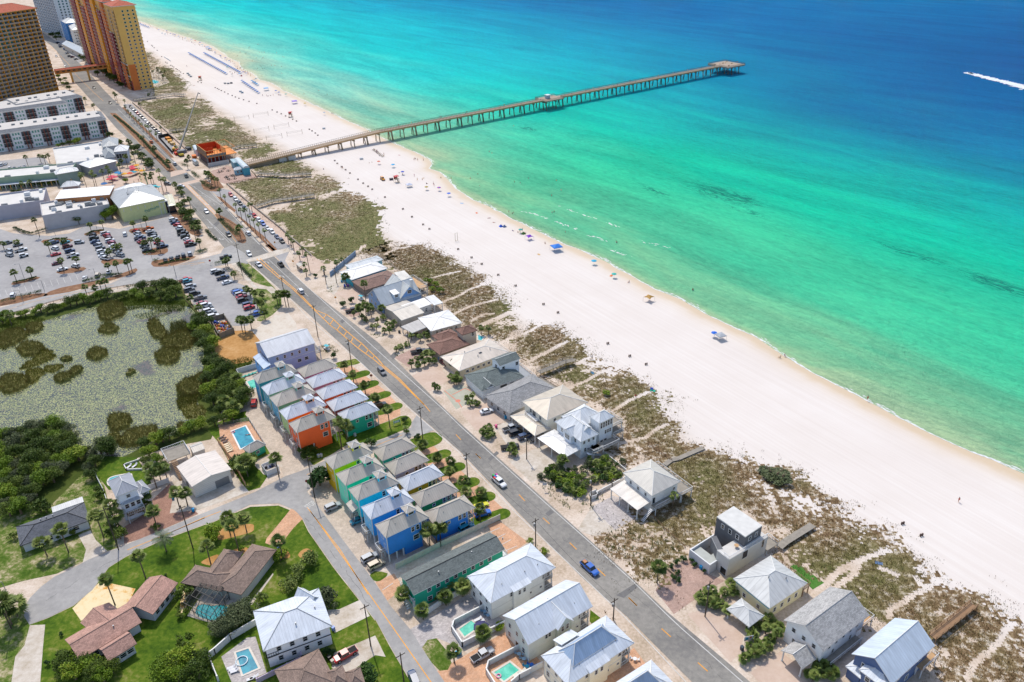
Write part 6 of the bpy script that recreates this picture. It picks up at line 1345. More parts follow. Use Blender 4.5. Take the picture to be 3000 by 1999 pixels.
def wire(p,q,lab,grp='overhead wires'):
 cu=MB();n=10;pr=None
 for i in range(n+1):
  t=i/n;r=p.lerp(q,t);r.z-=1.0*4*t*(1-t)*min(1,(q-p).length/40)
  if pr is not None:cu.tube(pr,r,.028,n=3,caps=False)
  pr=r
 tag(cu.link('overhead_wire',DARK),lab,'wire',grp)
for i in range(1,7):wire(tops[i],tops[i+1],f'overhead wire along the highway, {ordw(i - 1)} span from the top')
# VEGETATION
def foliage_mat(name,c0,c1,c2):
 g=NT(name);p=g.pos();oi=g.t.nodes.new('ShaderNodeObjectInfo');n=g.noise(p,.9,4)
 f=g.math('ADD',g.math('MULTIPLY',n,.8),g.math('MULTIPLY',oi.outputs['Random'],.22))
 g.l(g.ramp(f,[(.3,lin(c0)),(.52,lin(c1)),(.75,lin(c2))]),g.b.inputs['Base Color']);g.b.inputs['Roughness'].default_value=.6
 g.b.inputs['Specular IOR Level'].default_value=.25
 return g.m
F_PALM=foliage_mat('palm_frond','50642a','6f8038','99a258');F_DATE=foliage_mat('date_palm_frond','4a5a3a','6a7a52','8c9a6c')
F_OAK=foliage_mat('oak_leaf','2e450a','4a5f12','73832a');F_BRIGHT=foliage_mat('bright_leaf','506c10','75901c','a0a834');F_GREY=foliage_mat('grey_leaf','38442c','55603c','7a8258')
F_HEDGE=foliage_mat('hedge_leaf','22401a','37561f','54702c');F_MARSH=foliage_mat('marsh_reed','6a6a2c','868440','a29c58');F_MARSH2=foliage_mat('marsh_sedge','566a14','76801e','989034')
F_DUNE=foliage_mat('dune_grass','5e5c2e','7a723e','968a56');F_DUNEB=foliage_mat('brown_dune_grass','644a30','84663f','a2835c');F_SEA_OAT=foliage_mat('green_dune_plant','566c2a','728638','94a054')
BARK=paint('7d6a55',.9,.2,1.5)
def leafcloud(n,fn,size,rng,flat=.5):
 """n small leaf quads at points from fn(k)"""
 P=fn(n);N=rng.normal(size=(n,3));N[:,2]=np.abs(N[:,2])+flat;N/=np.linalg.norm(N,axis=1)[:,None]
 A_=np.cross(N,rng.normal(size=(n,3)));A_/=np.linalg.norm(A_,axis=1)[:,None]+1e-9;B_=np.cross(N,A_);s=size*rng.uniform(.6,1.3,(n,1))
 V=np.stack([P-A_*s*.9,P-B_*s*.55,P+A_*s*.9,P+B_*s*.55],1).reshape(-1,3);F=np.arange(4*n).reshape(-1,4);return V,F
def npme(name,V,F,mats,midx=None):
 o=npmesh(name,V,F,mats,midx);me=o.data;bpy.data.objects.remove(o);return me
def crown(seed,R,Hh,n,leaf,clumps=16,squash=1.0):
 rng=np.random.default_rng(seed)
 cc=rng.normal(size=(clumps,3));cc/=np.linalg.norm(cc,axis=1)[:,None];cc[:,2]=np.abs(cc[:,2])*1.1-.2;rad=rng.uniform(.35,.8,(clumps,1));cc=cc*rad
 cs=rng.uniform(.26,.5,clumps)
 def fn(k):
  i=rng.integers(0,clumps,k);d=rng.normal(size=(k,3));d/=np.linalg.norm(d,axis=1)[:,None];r=cs[i]*rng.uniform(.65,1.08,k)
  p=cc[i]+d*r[:,None];p[:,:2]*=R;p[:,2]=(p[:,2]*.5+.5)*Hh;return p
 return leafcloud(n,fn,leaf,rng)
def trunkmesh(name,h,r,limbs,seed,mat=BARK,lean=0.0):
 rr=random.Random(seed);mb=MB();top=Vector((lean,lean*.4,h));p=Vector((0,0,0));n=4;pr=p;
 for i in range(1,n+1):
  t=i/n;q=Vector((top.x*t*t,top.y*t*t,h*t));mb.tube(pr,q,r*(1.15-.45*(i-1)/n),r*(1.15-.45*i/n),6,caps=i==n);pr=q
 for k in range(limbs):
  a=rr.random()*6.28;L=rr.uniform(.5,.9)*h;s0=Vector((top.x*.3,top.y*.3,h*rr.uniform(.45,.8)));mb.tube(s0,s0+Vector((math.cos(a)*L*.7,math.sin(a)*L*.7,L*.5)),r*.5,r*.18,5)
 return raw(mb,name,mat,True)
 # broadleaf trees
TREES={}
def tree_kind(k,mat,R,Hh,n,leaf,th,seeds=3):
 TREES[k]=[(npme('crown',*crown(hash_(k)+i,R,Hh,n,leaf,14+3*i),[mat]),trunkmesh('trunk',th+Hh*.35,.16+R*.03,4,i),R,Hh,th)for i in range(seeds)]
def hash_(s):return sum(ord(c)*(i+3)for i,c in enumerate(s))%9973
tree_kind('oak',F_OAK,2.6,3.8,2600,.17,1.0,4);tree_kind('bright',F_BRIGHT,2.4,3.4,2400,.17,.9,3);tree_kind('greyoak',F_GREY,2.5,3.2,2400,.15,1.0,2)
SHR={k:[npme('foliage',*crown(70+i+hash_(k),1.0,1.5,620,.12,9),[m])for i in range(3)]for k,m in(('hedge',F_HEDGE),('bright',F_BRIGHT),('oak',F_OAK),('grey',F_GREY),('fan',F_PALM))}
STEM=trunkmesh('stem',.7,.07,3,5)
# cabbage palm: a round head of costapalmate fans
def fan_palm(seed,nf=34,R=1.95,droop=.7,mat=F_PALM,skirt=True):
 rr=random.Random(seed);V=[];F=[]
 for i in range(nf):
  a=rr.random()*6.283;el=math.asin(rr.uniform(-.45,1));d=Vector((math.cos(a)*math.cos(el),math.sin(a)*math.cos(el),math.sin(el)))
  s=d.cross(Vector((0,0,1)));s=s.normalized()if s.length>.1 else Vector((1,0,0));up=s.cross(d);L=R*rr.uniform(.75,1.1);base=d*(L*.42)
  for k in range(9):
   t=(k-4)/4;dd=(d*math.cos(t*1.25)+s*math.sin(t*1.25)).normalized();ln=L*(.62-.12*abs(t));w_=.085*R/1.7*1.25
   side=dd.cross(up).normalized();q1=base+dd*ln*.55+Vector((0,0,-.05*droop));q2=base+dd*ln+Vector((0,0,-.38*droop*rr.uniform(.6,1.3)))
   j=len(V);V+=[tuple(base),tuple(q1+side*w_),tuple(q2),tuple(q1-side*w_)];F.append((j,j+1,j+2,j+3))
  j=len(V);V+=[(0,0,0),tuple(s*.025),tuple(base+s*.025),tuple(base)];F.append((j,j+1,j+2,j+3))
 return npme('crown',np.array(V,float),np.array(F),[mat])
PALMC=[fan_palm(s)for s in range(5)];PALMS=[fan_palm(20+s,22,1.5,1.0)for s in range(2)];FANC=[fan_palm(40+s,30,1.25,.6)for s in range(3)]
def pinnate(seed,nf=34,R=3.1):
 rr=random.Random(seed);V=[];F=[]
 for i in range(nf):
  a=6.283*i/nf*2.4+rr.random()*.2;el=rr.uniform(-.1,1.1);p=Vector((0,0,0));d=Vector((math.cos(a)*math.cos(el),math.sin(a)*math.cos(el),math.sin(el)));n=9
  for k in range(n):
   d=(d+Vector((0,0,-.13))).normalized();q=p+d*(R/n);s=d.cross(Vector((0,0,1))).normalized();ln=.5*math.sin(math.pi*(k+1.2)/(n+1.6))+.08
   for sg_ in(-1,1):
    for h_ in(0,.5):
     m=p.lerp(q,h_);j=len(V);tip=m+s*sg_*ln+d*ln*.6+Vector((0,0,.1));V+=[tuple(m),tuple(m+d*.09),tuple(tip),tuple(tip-d*.05)];F.append((j,j+1,j+2,j+3))
   p=q
 return npme('crown',np.array(V,float),np.array(F),[mat_date])
mat_date=F_DATE;DATEC=[pinnate(1)]
_pt={}
def palm_trunk(h,r,seed):
 k=(round(h*2)/2,seed%3)
 if k not in _pt:
  mb=MB();n=6;pr=Vector((0,0,0));ln=.02*h*(seed%3)
  for i in range(1,n+1):t=i/n;q=Vector((ln*t*t,0,k[0]*t));mb.tube(pr,q,r*(1.25 if i==1 else 1),r,7,caps=i==n);pr=q
  mb.tube(pr-Vector((0,0,.9)),pr,r*1.1,r*1.8,7);_pt[k]=(raw(mb,'trunk',paint('7a6a58',.9,.2,1.2),True),pr)
 return _pt[k]
def palm(p,h,label,group,kindc='sabal',sc=1.0):
 sd_=random.randint(0,99);h=max(2.0,h);me,top=palm_trunk(h,.16 if kindc!='date' else.32,sd_)
 t=thing('date_palm' if kindc=='date' else 'cabbage_palm',label,'palm',(p.x,p.y,0),group,random.random()*6.28);inst('trunk',me,t)
 cm=DATEC[0]if kindc=='date' else(random.choice(PALMC)if kindc=='sabal' else random.choice(PALMS));inst('crown',cm,t,tuple(top+Vector((0,0,.1))),random.random()*6,sc*random.uniform(.92,1.1));return t
def palms(desc,s,group=None,dflt=None,sc=1.0,kindc='sabal',frm='left'):
 """s: 'T x,y,dy x,y,dy' foot and how far the crown centre shows above it"""
 L=[];t=None
 for w_ in s.split():
  if ',' not in w_:t=w_;continue
  q=[float(v)for v in w_.split(',')];dy=q[2]if len(q)>2 else dflt;L.append((pt(t,q[0],q[1]),hgt(t,q[0],q[1],dy),src(t,q[0],q[1])))
 L.sort(key=lambda e:e[2][0]if frm=='left' else e[2][1])
 for i,(p,h,_)in enumerate(L):
  lab=desc if len(L)==1 else f"{desc}, {ordw(i)} from the {frm}"
  palm(p,h,lab,group or(desc+'s' if len(L)>1 else None),kindc,sc)
def tree(p,k,size,label,group,hs=1.0):
 c,tr_,R,Hh,th=random.choice(TREES[k]);t=thing('tree',label,'tree',(p.x,p.y,0),group,random.random()*6.28);s=size/(2*R)
 inst('trunk',tr_,t,sc=s*hs);inst('crown',c,t,(0,0,th*s*.45),sc=(s,s,s*hs));return t
def trees(desc,s,k,size=5.0,group=None,hs=1.0,jitter=.25,cat=None):
 """foot points; every tree its own object"""
 t=None;L=[]
 for w_ in s.split():
  if ',' not in w_:t=w_;continue
  q=[float(v)for v in w_.split(',')];L.append((src(t,q[0],q[1]),pt(t,q[0],q[1]),q[2]if len(q)>2 else size))
 L.sort(key=lambda e:e[0][0])
 for i,(_,p,sz)in enumerate(L):
  kk=random.choice(k)if isinstance(k,(list,tuple))else k
  tree(p,kk,sz*random.uniform(1-jitter,1+jitter),desc if len(L)==1 else f"{desc}, {ordw(i)} from the left",group or(desc+' group'),hs)
def shrubs(desc,s,k='hedge',size=1.8,hs=1.0,group=None,cat='shrub',name='shrub'):
 t=None;L=[]
 for w_ in s.split():
  if ',' not in w_:t=w_;continue
  q=[float(v)for v in w_.split(',')];L.append((src(t,q[0],q[1]),pt(t,q[0],q[1]),q[2]if len(q)>2 else size))
 L.sort(key=lambda e:e[0][0])
 for i,(_,p,sz)in enumerate(L):
  r=thing(name,desc if len(L)==1 else f"{desc}, {ordw(i)} from the left",cat,(p.x,p.y,0),group or desc+' group',random.random()*6);q=sz/2*random.uniform(.85,1.2)
  inst('foliage',random.choice(SHR[k if isinstance(k,str)else random.choice(k)]),r,sc=(q,q,q*hs));inst('stem',STEM,r,sc=q)
def hedge(desc,s,w_=1.4,h=1.1,k='hedge'):
 """a clipped run reads as one plant mass: one object"""
 ps=pts(s);n=max(2,int(sum((b-a).length for a,b in zip(ps,ps[1:]))/(w_*.55)));rng=np.random.default_rng(hash_(desc));Vs=[];Fs=[];off=0
 tot=0
 for a,b in zip(ps,ps[1:]):
  m=max(1,int((b-a).length/(w_*.45)))
  for i in range(m):
   c=a.lerp(b,(i+.5)/m);V,F=crown(int(rng.integers(1e6)),w_*.62,h*1.1,230,.13,7);V[:,0]+=c.x;V[:,1]+=c.y;Vs.append(V);Fs.append(F+off);off+=len(V)
 mt={'hedge':F_HEDGE,'bright':F_BRIGHT,'oak':F_OAK,'reed':F_MARSH2}[k]
 o=npmesh('hedge',np.concatenate(Vs),np.concatenate(Fs),[mt]);tag(o,desc,'hedge')
def fan_clump(desc,s,size=2.4,h=1.6,group=None):
 """low fan palms massed together: each head its own plant"""
 t=None;L=[]
 for w_ in s.split():
  if ',' not in w_:t=w_;continue
  q=[float(v)for v in w_.split(',')];L.append((src(t,q[0],q[1]),pt(t,q[0],q[1])))
 L.sort(key=lambda e:e[0][0])
 for i,(_,p)in enumerate(L):
  hh=h*random.uniform(.6,1.3);me,top=palm_trunk(max(.6,hh),.17,0);sc_=size/2.5*random.uniform(.85,1.2)
  r=thing('fan_palm',desc if len(L)==1 else f"{desc}, {ordw(i)} from the left",'palm',(p.x,p.y,0),group or desc+' group',random.random()*6);inst('trunk',me,r);inst('crown',random.choice(FANC),r,(0,0,top.z+.1),random.random()*6,sc_)
  # palms
palms('palm on the highway median north of the crossing','A 1325,1345,80 1437,1440,75 1560,1560,70',sc=1.15,frm='top')
palms('palm on the highway median south of the crossing','C 458,1222,65 645,1410,90',sc=1.15)
palms('slender palm in the row along the promenade lane','C 468,1060,100 512,1110,85 612,1195,100 655,1235,90 705,1280,130 738,1315,110 785,1365,125 830,1410,130 880,1450,115 D 968,120,60 1010,160,60'.replace(' D 968,120,60 1010,160,60',''),kindc='small',frm='top')
palms('slender palm on the seaward side of the promenade','C 728,1170,75 750,1165,70 1085,1455,80 1110,1490,75 1135,1525,90 D 1215,150,60 1275,290,150 1250,345,115 1190,200,70',kindc='small',frm='top')
palms('slim palm in the far promenade parking row','A 1150,965,40 1165,1040,60 1190,1075,60 1215,1105,60 1235,1130,60 1262,1150,60 1290,1170,60 1318,1205,60 1350,1220,60 1378,1250,80 1400,1270,65 1445,1290,60 1490,1240,60 1640,1420,60',kindc='small',frm='top')
palms('palm beside the pier plaza clump','C 345,870,60 360,900,90 380,930,95 410,925,70 330,850,40 440,950,80 160,770,70 175,690,30',frm='top')
palms('tall palm at the crossing corner','X 915,940,200 965,920,170 860,700,80',kindc='small',sc=1.5)
palms('palm in the green strip along the highway by the shops','X 640,450,60 700,560,80 760,590,90 770,800,130 740,830,110 680,820,150 540,420,80 480,330,70 590,500,80 500,520,160 380,560,150 300,560,90 660,600,70 430,250,55 280,240,40',frm='top')
palms('palm in the bed between the car park and the highway','X 1110,960,140 1190,960,70 1230,1060,100 1330,1200,150 1160,1240,110 1200,1290,80 1300,1350,80 1270,1400,70 1420,1480,80 1460,1568,90 B 1800,700,120 1830,600,60 1760,560,70 1700,480,60 1840,780,70',frm='top')
palms('palm in the shopping street greenery','B 800,230,130 870,200,120 900,240,130 1035,180,110 760,180,80 960,160,90 220,250,70 290,220,50 1120,120,110 1000,110,70',frm='left',kindc='small',sc=1.3)
palms('palm on a car park island','B 840,622,60 955,612,75 1235,608,60 1350,582,75 465,825,85 600,760,50 157,1092,90 297,1052,75 590,1000,110 722,968,90 365,668,155 1015,860,55 1075,830,60 1110,830,70 1400,790,90 1475,810,105 1345,790,60 180,790,70 40,790,50 690,560,60 770,540,60 730,560,50',frm='left')
palms('palm by the lower edge of the car park','B 1010,1010,70 1090,1010,95 1190,1000,100 1215,990,90',frm='left')
palms('palm along the marsh side of the shopping road','B 800,1210,75 890,1200,60 940,1185,85 985,1175,90 1370,1230,50 110,1490,90',frm='left')
palms('palm by the apartments car park','A 260,1530,80 380,1500,60 420,1510,60 460,1500,70 790,960,50 870,1020,50 1110,1350,50 1190,1350,50')
palms('palm in the clump of three beside the highway','D 1010,620,110 1060,625,115 1085,620,110 985,600,80',frm='left',sc=1.2)
palms('palm between the scooter yard and the old slab','D 690,870,110 745,830,80 660,850,100 870,745,70',sc=1.25)
palms('palm in the bed beside the gravel car park','D 510,260,50 530,270,70 590,380,60 700,520,60 740,540,70 780,560,60 850,560,50 800,640,60 840,640,50 190,590,50 260,680,50 340,720,40'.replace(' 190,590,50 260,680,50 340,720,40',''))
palms('small palm in the orange bed left of the gravel car park','D 190,600,55 265,690,60')
palms('palm in the verge of the northern pink and mauve cottages','G 1130,440,60 1212,540,80 1320,640,80 1415,730,60 1500,640,0.1'.replace(' 1500,640,0.1',''))
palms('tall palm on the jade cottage lawn','G 1545,950,170',sc=1.15)
palms('palm in the cottage garden below the orange-red cottage','G 1100,1150,250 1185,1010,70 1150,1060,130',sc=1.2)
palms('palm by the cross street mouth','G 1700,1010,35 1860,1140,40',kindc='small')
palms('palm on a verge strip of the southern cottages','H 1190,300,50 1320,370,40 1310,480,60 1200,340,50 1065,220,40 1460,650,30 1600,660,50 1590,870,120 1440,560,60'.replace('1190,300,50 ',''))
palms('palm beside the royal blue cottage wall','H 1130,1110,160 1190,1070,130 1225,1040,110',sc=1.3)
palms('palm in front of the metal building','I 1650,900,140 1725,880,110 1440,720,120 1490,690,130 1540,650,110 1400,640,100',sc=1.25)
palms('palm by the red brick drive','I 1350,900,110 1430,1040,100 1360,940,50',sc=1.2)
palms('palm on the west lawn','I 435,1350,115 630,1310,190 955,1180,190',sc=1.35)
palms('palm at the white fence of the three tier house','I 1060,1050,160 1095,1075,100',sc=1.25)
palms('large date palm casting a star shadow','I 1530,1305,110',kindc='date')
palms('leaning tall palm on the lawn corner','J 1338,610,205',sc=1.2);palms('palm standing in the rust-stained drive','J 1058,860,230',sc=1.15)
palms('palm at the cul-de-sac edge','J 110,1040,210 160,960,100',sc=1.7)
palms('tall palm on the big lawn by the brown ranch house','K 370,485,155 550,215,150 628,365,230 700,190,130',sc=1.25)
palms('palm by the curved drive of the brown ranch','K 1035,440,170',sc=1.3)
palms('bright palm along the white paver court wall','L 440,990,80 650,860,85 805,780,95',sc=1.15);palms('bright palm between the two small pools','L 985,1195,80 725,1390,110',sc=1.15)
palms('palm against the green motel wall','L 690,740,60 850,600,50 1100,440,50',kindc='small')
palms('palm at the motel corner','L 270,860,100',sc=1.4)
palms('palm beside the seaward pole','E 548,770,150 360,425,75',sc=1.15)
palms('tall thin palm in front of the brown roofed house','E 545,620,205',sc=.95)
palms('palm in the front garden of the blue chalet','E 590,720,90 690,710,70 500,740,100',sc=1.2)
palms('palm behind the seaward houses','E 1600,880,60 1665,880,60',kindc='small');palms('thin palm beside the white columned house','M 845,590,110',kindc='small');palms('palm at the corner of the cream low house','E 1340,1200,50 1370,1340,60')
palms('lone palm on the sandy verge','M 705,1280,150',sc=1.15)
palms('palm of the ochre tower pool garden','Q 200,690,60 260,700,80 300,720,80 320,750,70 250,640,50 150,600,40 340,700,70')
palms('palm at the foot of the ochre tower','A 1060,920,60 1085,950,70 950,700,50 860,600,40 1290,990,30 1375,905,30')
palms('palm beside the first fan palm','E 280,250,40 320,230,30',kindc='small')
palms('palm near the bus stop','D 1250,350,60 1410,330,60 1530,290,70 1060,1280,30'.replace(' 1060,1280,30',''),kindc='small')
palms('palm by the dumpster','G 525,1400,170',sc=1.3)
palms('palm beside the pool hut','G 240,1400,120',sc=1.9);palms('palm along the upper garden','F 935,1180,90',sc=1.2)
palms('palm at the marsh edge','G 60,640,60 150,560,50 30,760,60 180,700,60 120,820,60',sc=1.5)
# fan palm thickets and shrubs on the seaward side
fan_clump('fan palm in the bushy garden of the blue chalet','E 470,640 520,610 480,700 560,690 600,660 510,740 540,760 430,720',2.6)
fan_clump('fan palm in the sandy yard below the patchwork roof','E 600,830 650,790 700,750 740,820 780,830 710,870 760,880 800,800 640,850',2.8,2)
fan_clump('fan palm before the brown house','E 960,930 1000,900 1040,940 1080,900 1110,930 860,1010 920,990 820,1040 1120,880',2.6)
fan_clump('fan palm in the bed by the cream low house','E 960,1190 1010,1140 1050,1100 1100,1090 1150,1110 1080,1170 1020,1190 1120,1150 1170,1150',3.0,1.9)
fan_clump('fan palm by the court slab','E 1170,1390 1200,1400 1320,1300 1380,1290 1400,1320 1350,1340 1470,1500 1520,1480 1560,1530 1500,1540',2.6)
fan_clump('large fan palm in the verge of the tan roofed house','F 220,860 260,840 250,890 200,880 290,870',3.2,1.9)
fan_clump('fan palm beside the black truck','F 450,1040 490,1030 470,1000 500,1060',2.4)
fan_clump('fan palm in the shrubby lot by the big white house','F 790,1230 850,1190 930,1250 1000,1290 1060,1340 1120,1380 900,1330 980,1370 1060,1400 1170,1330 1220,1290 1240,1150 1300,1120 1180,1120 1350,1180 1290,1200 1400,1230 1330,1260 1450,1270 1120,1260',2.6,1.3)
fan_clump('fan palm in the thicket below the pink drive','N 170,800 220,770 260,750 300,810 240,850 180,860 310,870 150,850 350,880 280,900 210,820',3.0,1.6)
fan_clump('fan palm before the cream house','N 470,760 440,720 500,740 380,780 410,960',3.0,1.8)
fan_clump('fan palm between the pyramid carport and grey gable house','N 620,1140 680,1080 740,1040 790,1020 840,1060 890,1100 860,1170 800,1200 740,1240 680,1250 620,1280 660,1340 600,1360 560,1390 700,1320 780,1280 850,1120 760,1120 640,1180',3.0,1.7)
fan_clump('fan palm at the foot of the gabled carport','N 1160,1520 1220,1480 1290,1450 1350,1470 1390,1530 1200,1560 1280,1520 1340,1540 1240,1440',2.9,1.6)
shrubs('round clipped shrub on the pink paver drive','M 840,1150 900,1210 855,1250 905,1275 890,1110 945,1085','hedge',2.0);shrubs('shrub along the modern house wall','M 1025,1090 1060,1120 1140,1180 1045,1130','hedge',1.7)
shrubs('round shrub before the blue chalet','E 330,625 415,590 75,355','hedge',3.2);shrubs('green bush behind the blue chalet','E 1120,420,5 1180,440,4 1220,500,4 1150,480,3.5','bright',4)
shrubs('shrub in the dune garden','F 1480,1130 1460,1250 1050,1200 1130,1200 860,1260 1250,1230 740,1270','grey',3.0);shrubs('low bush in the thicket by the big white house','F 800,1220 850,1250 890,1290 930,1320 980,1330 1030,1370 1080,1390 1120,1350 1070,1300 1010,1260 960,1220 900,1200 830,1280 900,1360 960,1390 1040,1410 1100,1420 1180,1150 1240,1180 1290,1150 1340,1200 1390,1210 1430,1240 1380,1270 1310,1280 1250,1260 1220,1220 1330,1110 1400,1160 860,1190 1150,1340',['bright','oak','hedge','grey'],3.4,.9);shrubs('big green beach shrub','M 1740,300,7 1800,330,7 1850,350,6 1700,260,5 1850,290,5','grey',6,.45)
shrubs('lone green dune bush','F 1330,490','bright',3,.7)
# left side trees
trees('dark tree in the wood left of the lily pond','I 40,300 110,280 190,250 260,220 330,210 420,200 500,190 570,210 640,230 690,280 60,380 140,350 230,330 320,310 420,290 520,290 610,320 690,350 50,470 130,450 220,430 310,410 410,400 510,390 600,410 660,450 730,470 60,560 150,540 240,530 340,510 440,500 540,500 630,520 60,650 160,640 270,620 380,600 480,590 570,590 80,740 180,730 290,710 400,690 500,670 40,830 140,820 240,810 340,790 60,900 160,900 260,890 200,960 100,980',['oak','oak','bright','greyoak'],5.8)
trees('tree between the wood and the backyard lawn','I 790,420,5 850,450,5 930,400,6 990,410,6 880,520,5.5 820,560,4.5 850,640,4 1030,420,4',['oak','greyoak','oak'],5)
trees('tree beside the wooden deck at the pond edge','I 1300,330,4.5 1360,350,5 1440,330,5 1500,300,5 1560,280,5 1640,260,4 1700,230,4.5 1780,190,5 1850,170,5.5 1380,440,5 1340,500,4 1450,500,5 1510,560,5',['oak','bright'],5)
trees('dense tree in the belt between the pond and the cottages','''D 240,760 300,740 340,800 270,830 210,850 330,880 280,930 350,960 400,1000 320,1020 380,1060 420,1130 350,1180 420,1210 480,1180 530,1240 370,1260 450,1280 540,1310 590,1340 350,1330 420,1370 500,1390 580,1420 640,1400 350,1430 430,1460 520,1470 610,1480 680,1450 400,1530 480,1540 570,1540 660,1530 G 60,800 150,800 -10,830 100,880 20,910 -60,930 200,760 230,700''',['oak','oak','bright','oak'],5.6)
trees('tree along the top shore of the pond','P 330,330,4 380,300,5 440,310,5 500,290,5 550,280,5 600,260,5 650,240,5 710,230,5 770,210,5 830,230,5 880,200,5 930,180,5 990,170,5 1080,190,4 1150,170,4 1240,140,5 1320,110,6 1440,90,8 1540,110,8 1600,100,8 1620,160,7 1480,180,5 1560,200,5 1380,160,5 1300,180,5',['oak','bright','oak'],4.6)
trees('tree at the left end of the shopping road marsh','P 20,370,4 70,350,4 130,350,3.5 190,340,3.5 240,340,4 30,410,4 110,400,3.5',['oak','bright'],4)
trees('tree by the building side in the car park corner','B 900,450,6 960,440,7 1010,470,7 1040,510,7 970,520,6 920,480,5',['bright','oak'],6,hs=1.3)
trees('tree along the foot of the ochre tower','A 770,560,6 820,570,7 880,620,7 930,660,7 980,700,7 1010,740,7 1050,760,7 1090,790,7 960,640,6 880,560,6 700,500,5 740,540,6 660,450,5 1130,810,6 900,700,6',['oak'],8,hs=1.1)
trees('tree along the far street by the white tower','A 490,350,8 520,370,8 540,340,7 560,360,6 440,250,7 410,230,6 640,410,6',['oak'],9)
trees('tree by the foot of the wide ochre tower','A 560,760,6 590,790,6 620,800,5 540,720,5 600,740,5 640,830,5',['oak','bright'],6)
trees('garden tree in the shopping street row','B 640,150,5 690,170,5 740,160,5 590,160,4 520,190,4 450,200,4 380,210,4 330,200,4 130,280,4 180,275,4 320,280,4 400,260,4 1160,180,5',['oak','bright'],5)
trees('tree between the apartments and the white flat shop','A 690,1330,5 720,1320,5 640,1340,4.5 580,1350,4 540,1360,4 1090,1340,5 1040,1300,4',['bright','oak'],5)
trees('highway verge tree','X 400,300,5 440,330,6 500,350,6 540,300,5 600,430,5 650,500,5 700,540,6 740,590,5 280,220,5 120,130,5 X 1150,930,5 1190,1000,5 1240,1130,6 1180,1210,5 1260,1330,6 1340,1330,6 1390,1480,6 1450,1530,6',['oak'],5)
trees('big grey-green tree right of the screened pool','K 640,960,6 700,940,6 590,1010,5.5 470,1090,5.5 520,1130,5 610,1050,6 720,990,5 430,1130,4.5',['greyoak'],6)
trees('tree in the bottom left thicket','J 640,1430,5 700,1400,5 760,1460,5 830,1480,5 900,1500,6 980,1440,4.5 1040,1480,4.5 620,1500,5 700,1540,5 860,1560,5 960,1560,5 1560,1440,5 1620,1480,5 1700,1430,6 1780,1460,6 1850,1420,6 1640,1560,6 1740,1550,6 1840,1530,6 1500,1530,5 K 180,1440,5 260,1460,5 60,1500,6 100,1440,4.5 300,1400,3.5',['oak','bright','oak'],5)
shrubs('dark round shrub on the lawn','K 140,1240,4.5','oak',4,1.2);shrubs('shrub left of the screened pool','K 150,790,5 110,960,3.5 180,760,3','oak',4);shrubs('tiny shrub on the lawn','J 440,1410,1.8 570,1140,1.6 1530,600,1.6','hedge',2)
shrubs('shrub in the orange planting bed','K 390,230,5 400,280,4 660,360,2.5 1050,400,3 1010,450,4','bright',4)
shrubs('flowering shrub by the white house drive','K 1440,830,4.5 1460,880,4 1430,760,3','grey',4);shrubs('palmetto clump on the lawn','K 850,820,3.5 1100,680,4.5 1120,720,4 1170,570,4 1180,620,3.5 1290,480,4.5 1300,450,4','fan',4)
shrubs('green shrub at the lawn corner of the red pickup','K 1440,1320,3 1490,1320,2.5 1800,1530,5 1840,1560,4','hedge',3)
shrubs('shrub beside the charcoal roofed house','I 130,1190,3 690,1150,3 540,1190,2.6 480,1200,2.2 380,940,5 430,950,4 1440,1105,3.2 1110,1190,4.5 1060,1160,4 1030,1080,4 900,770,3 930,820,3','oak',3)
shrubs('shrub at the yellow cottage corner','H 120,540,7 60,560,6 150,480,5 90,480,5','hedge',5);shrubs('dark bush at the orange-red cottage corner','G 780,1230,5 820,1210,5 760,1180,4 800,1260,4','oak',4.5);shrubs('bush between cottages and pool','G 160,1300,6 240,1330,6 130,1350,5 270,1290,5','oak',5)
shrubs('small bush on a cottage verge','G 1130,380,2.4 1350,550,2 1680,900,3 1030,320,4 1430,680,2 H 1200,260,2 1330,370,2 1470,510,3 1620,640,3 1010,120,2 590,180,4 1020,95,2','hedge',2.2)
shrubs('garden plant by the green motel','L 500,830,2 560,800,2 620,780,2 780,700,2 820,690,2 1150,1080,3 1120,1100,2.5 1420,290,2.5 1540,370,2 1560,390,2','bright',2)
hedge('clipped hedge at the top of the left car park island','B 410,735 500,700 620,695');hedge('clipped hedge below the wide flat roofed shop','B 130,600 230,640 290,655 430,610',2.0,1.6);hedge('hedge at the top of the middle car park island','B 800,660 850,630 950,620')
hedge('hedge on the lower left palm island','B 125,1100 230,1080 340,1050');hedge('hedge at the lower edge of the car park','B 770,1095 870,1065 960,1040 1120,1030',2.4,1.6);hedge('hedge below the left car park rows','B 180,1235 250,1220 400,1185',2.6,1.7);hedge('hedge at the far left of the shopping road','B 0,1290 80,1275 160,1250',3.0,2)
hedge('hedge on the island before five parked cars','B 1410,905 1470,890',3.0,1.6);hedge('row of small hedge plants above the shopping road','B 1460,930 1600,900 1740,880',1.4,.8);hedge('hedge right of the five parked cars','B 1790,830 1850,815 1900,800',3.0,1.6);hedge('hedge on the right middle car park island','B 1330,835 1420,810 1460,800',2,1.2)
hedge('long median hedge north of the crossing','A 1050,1065 1170,1160 1270,1250 1330,1310 1400,1390 1470,1460 1560,1550',2.2,.9);hedge('long median hedge south of the crossing','C 450,1230 540,1320 630,1385',3.0,.9)
hedge('curved hedge around the pier plaza palms','C 290,880 310,910 350,940 400,955',3.2,1.1);hedge('hedge at the construction corner','C 200,800 240,840 270,850',3,1.1);hedge('hedge below the small construction road','C 110,730 150,750',3,1.1)
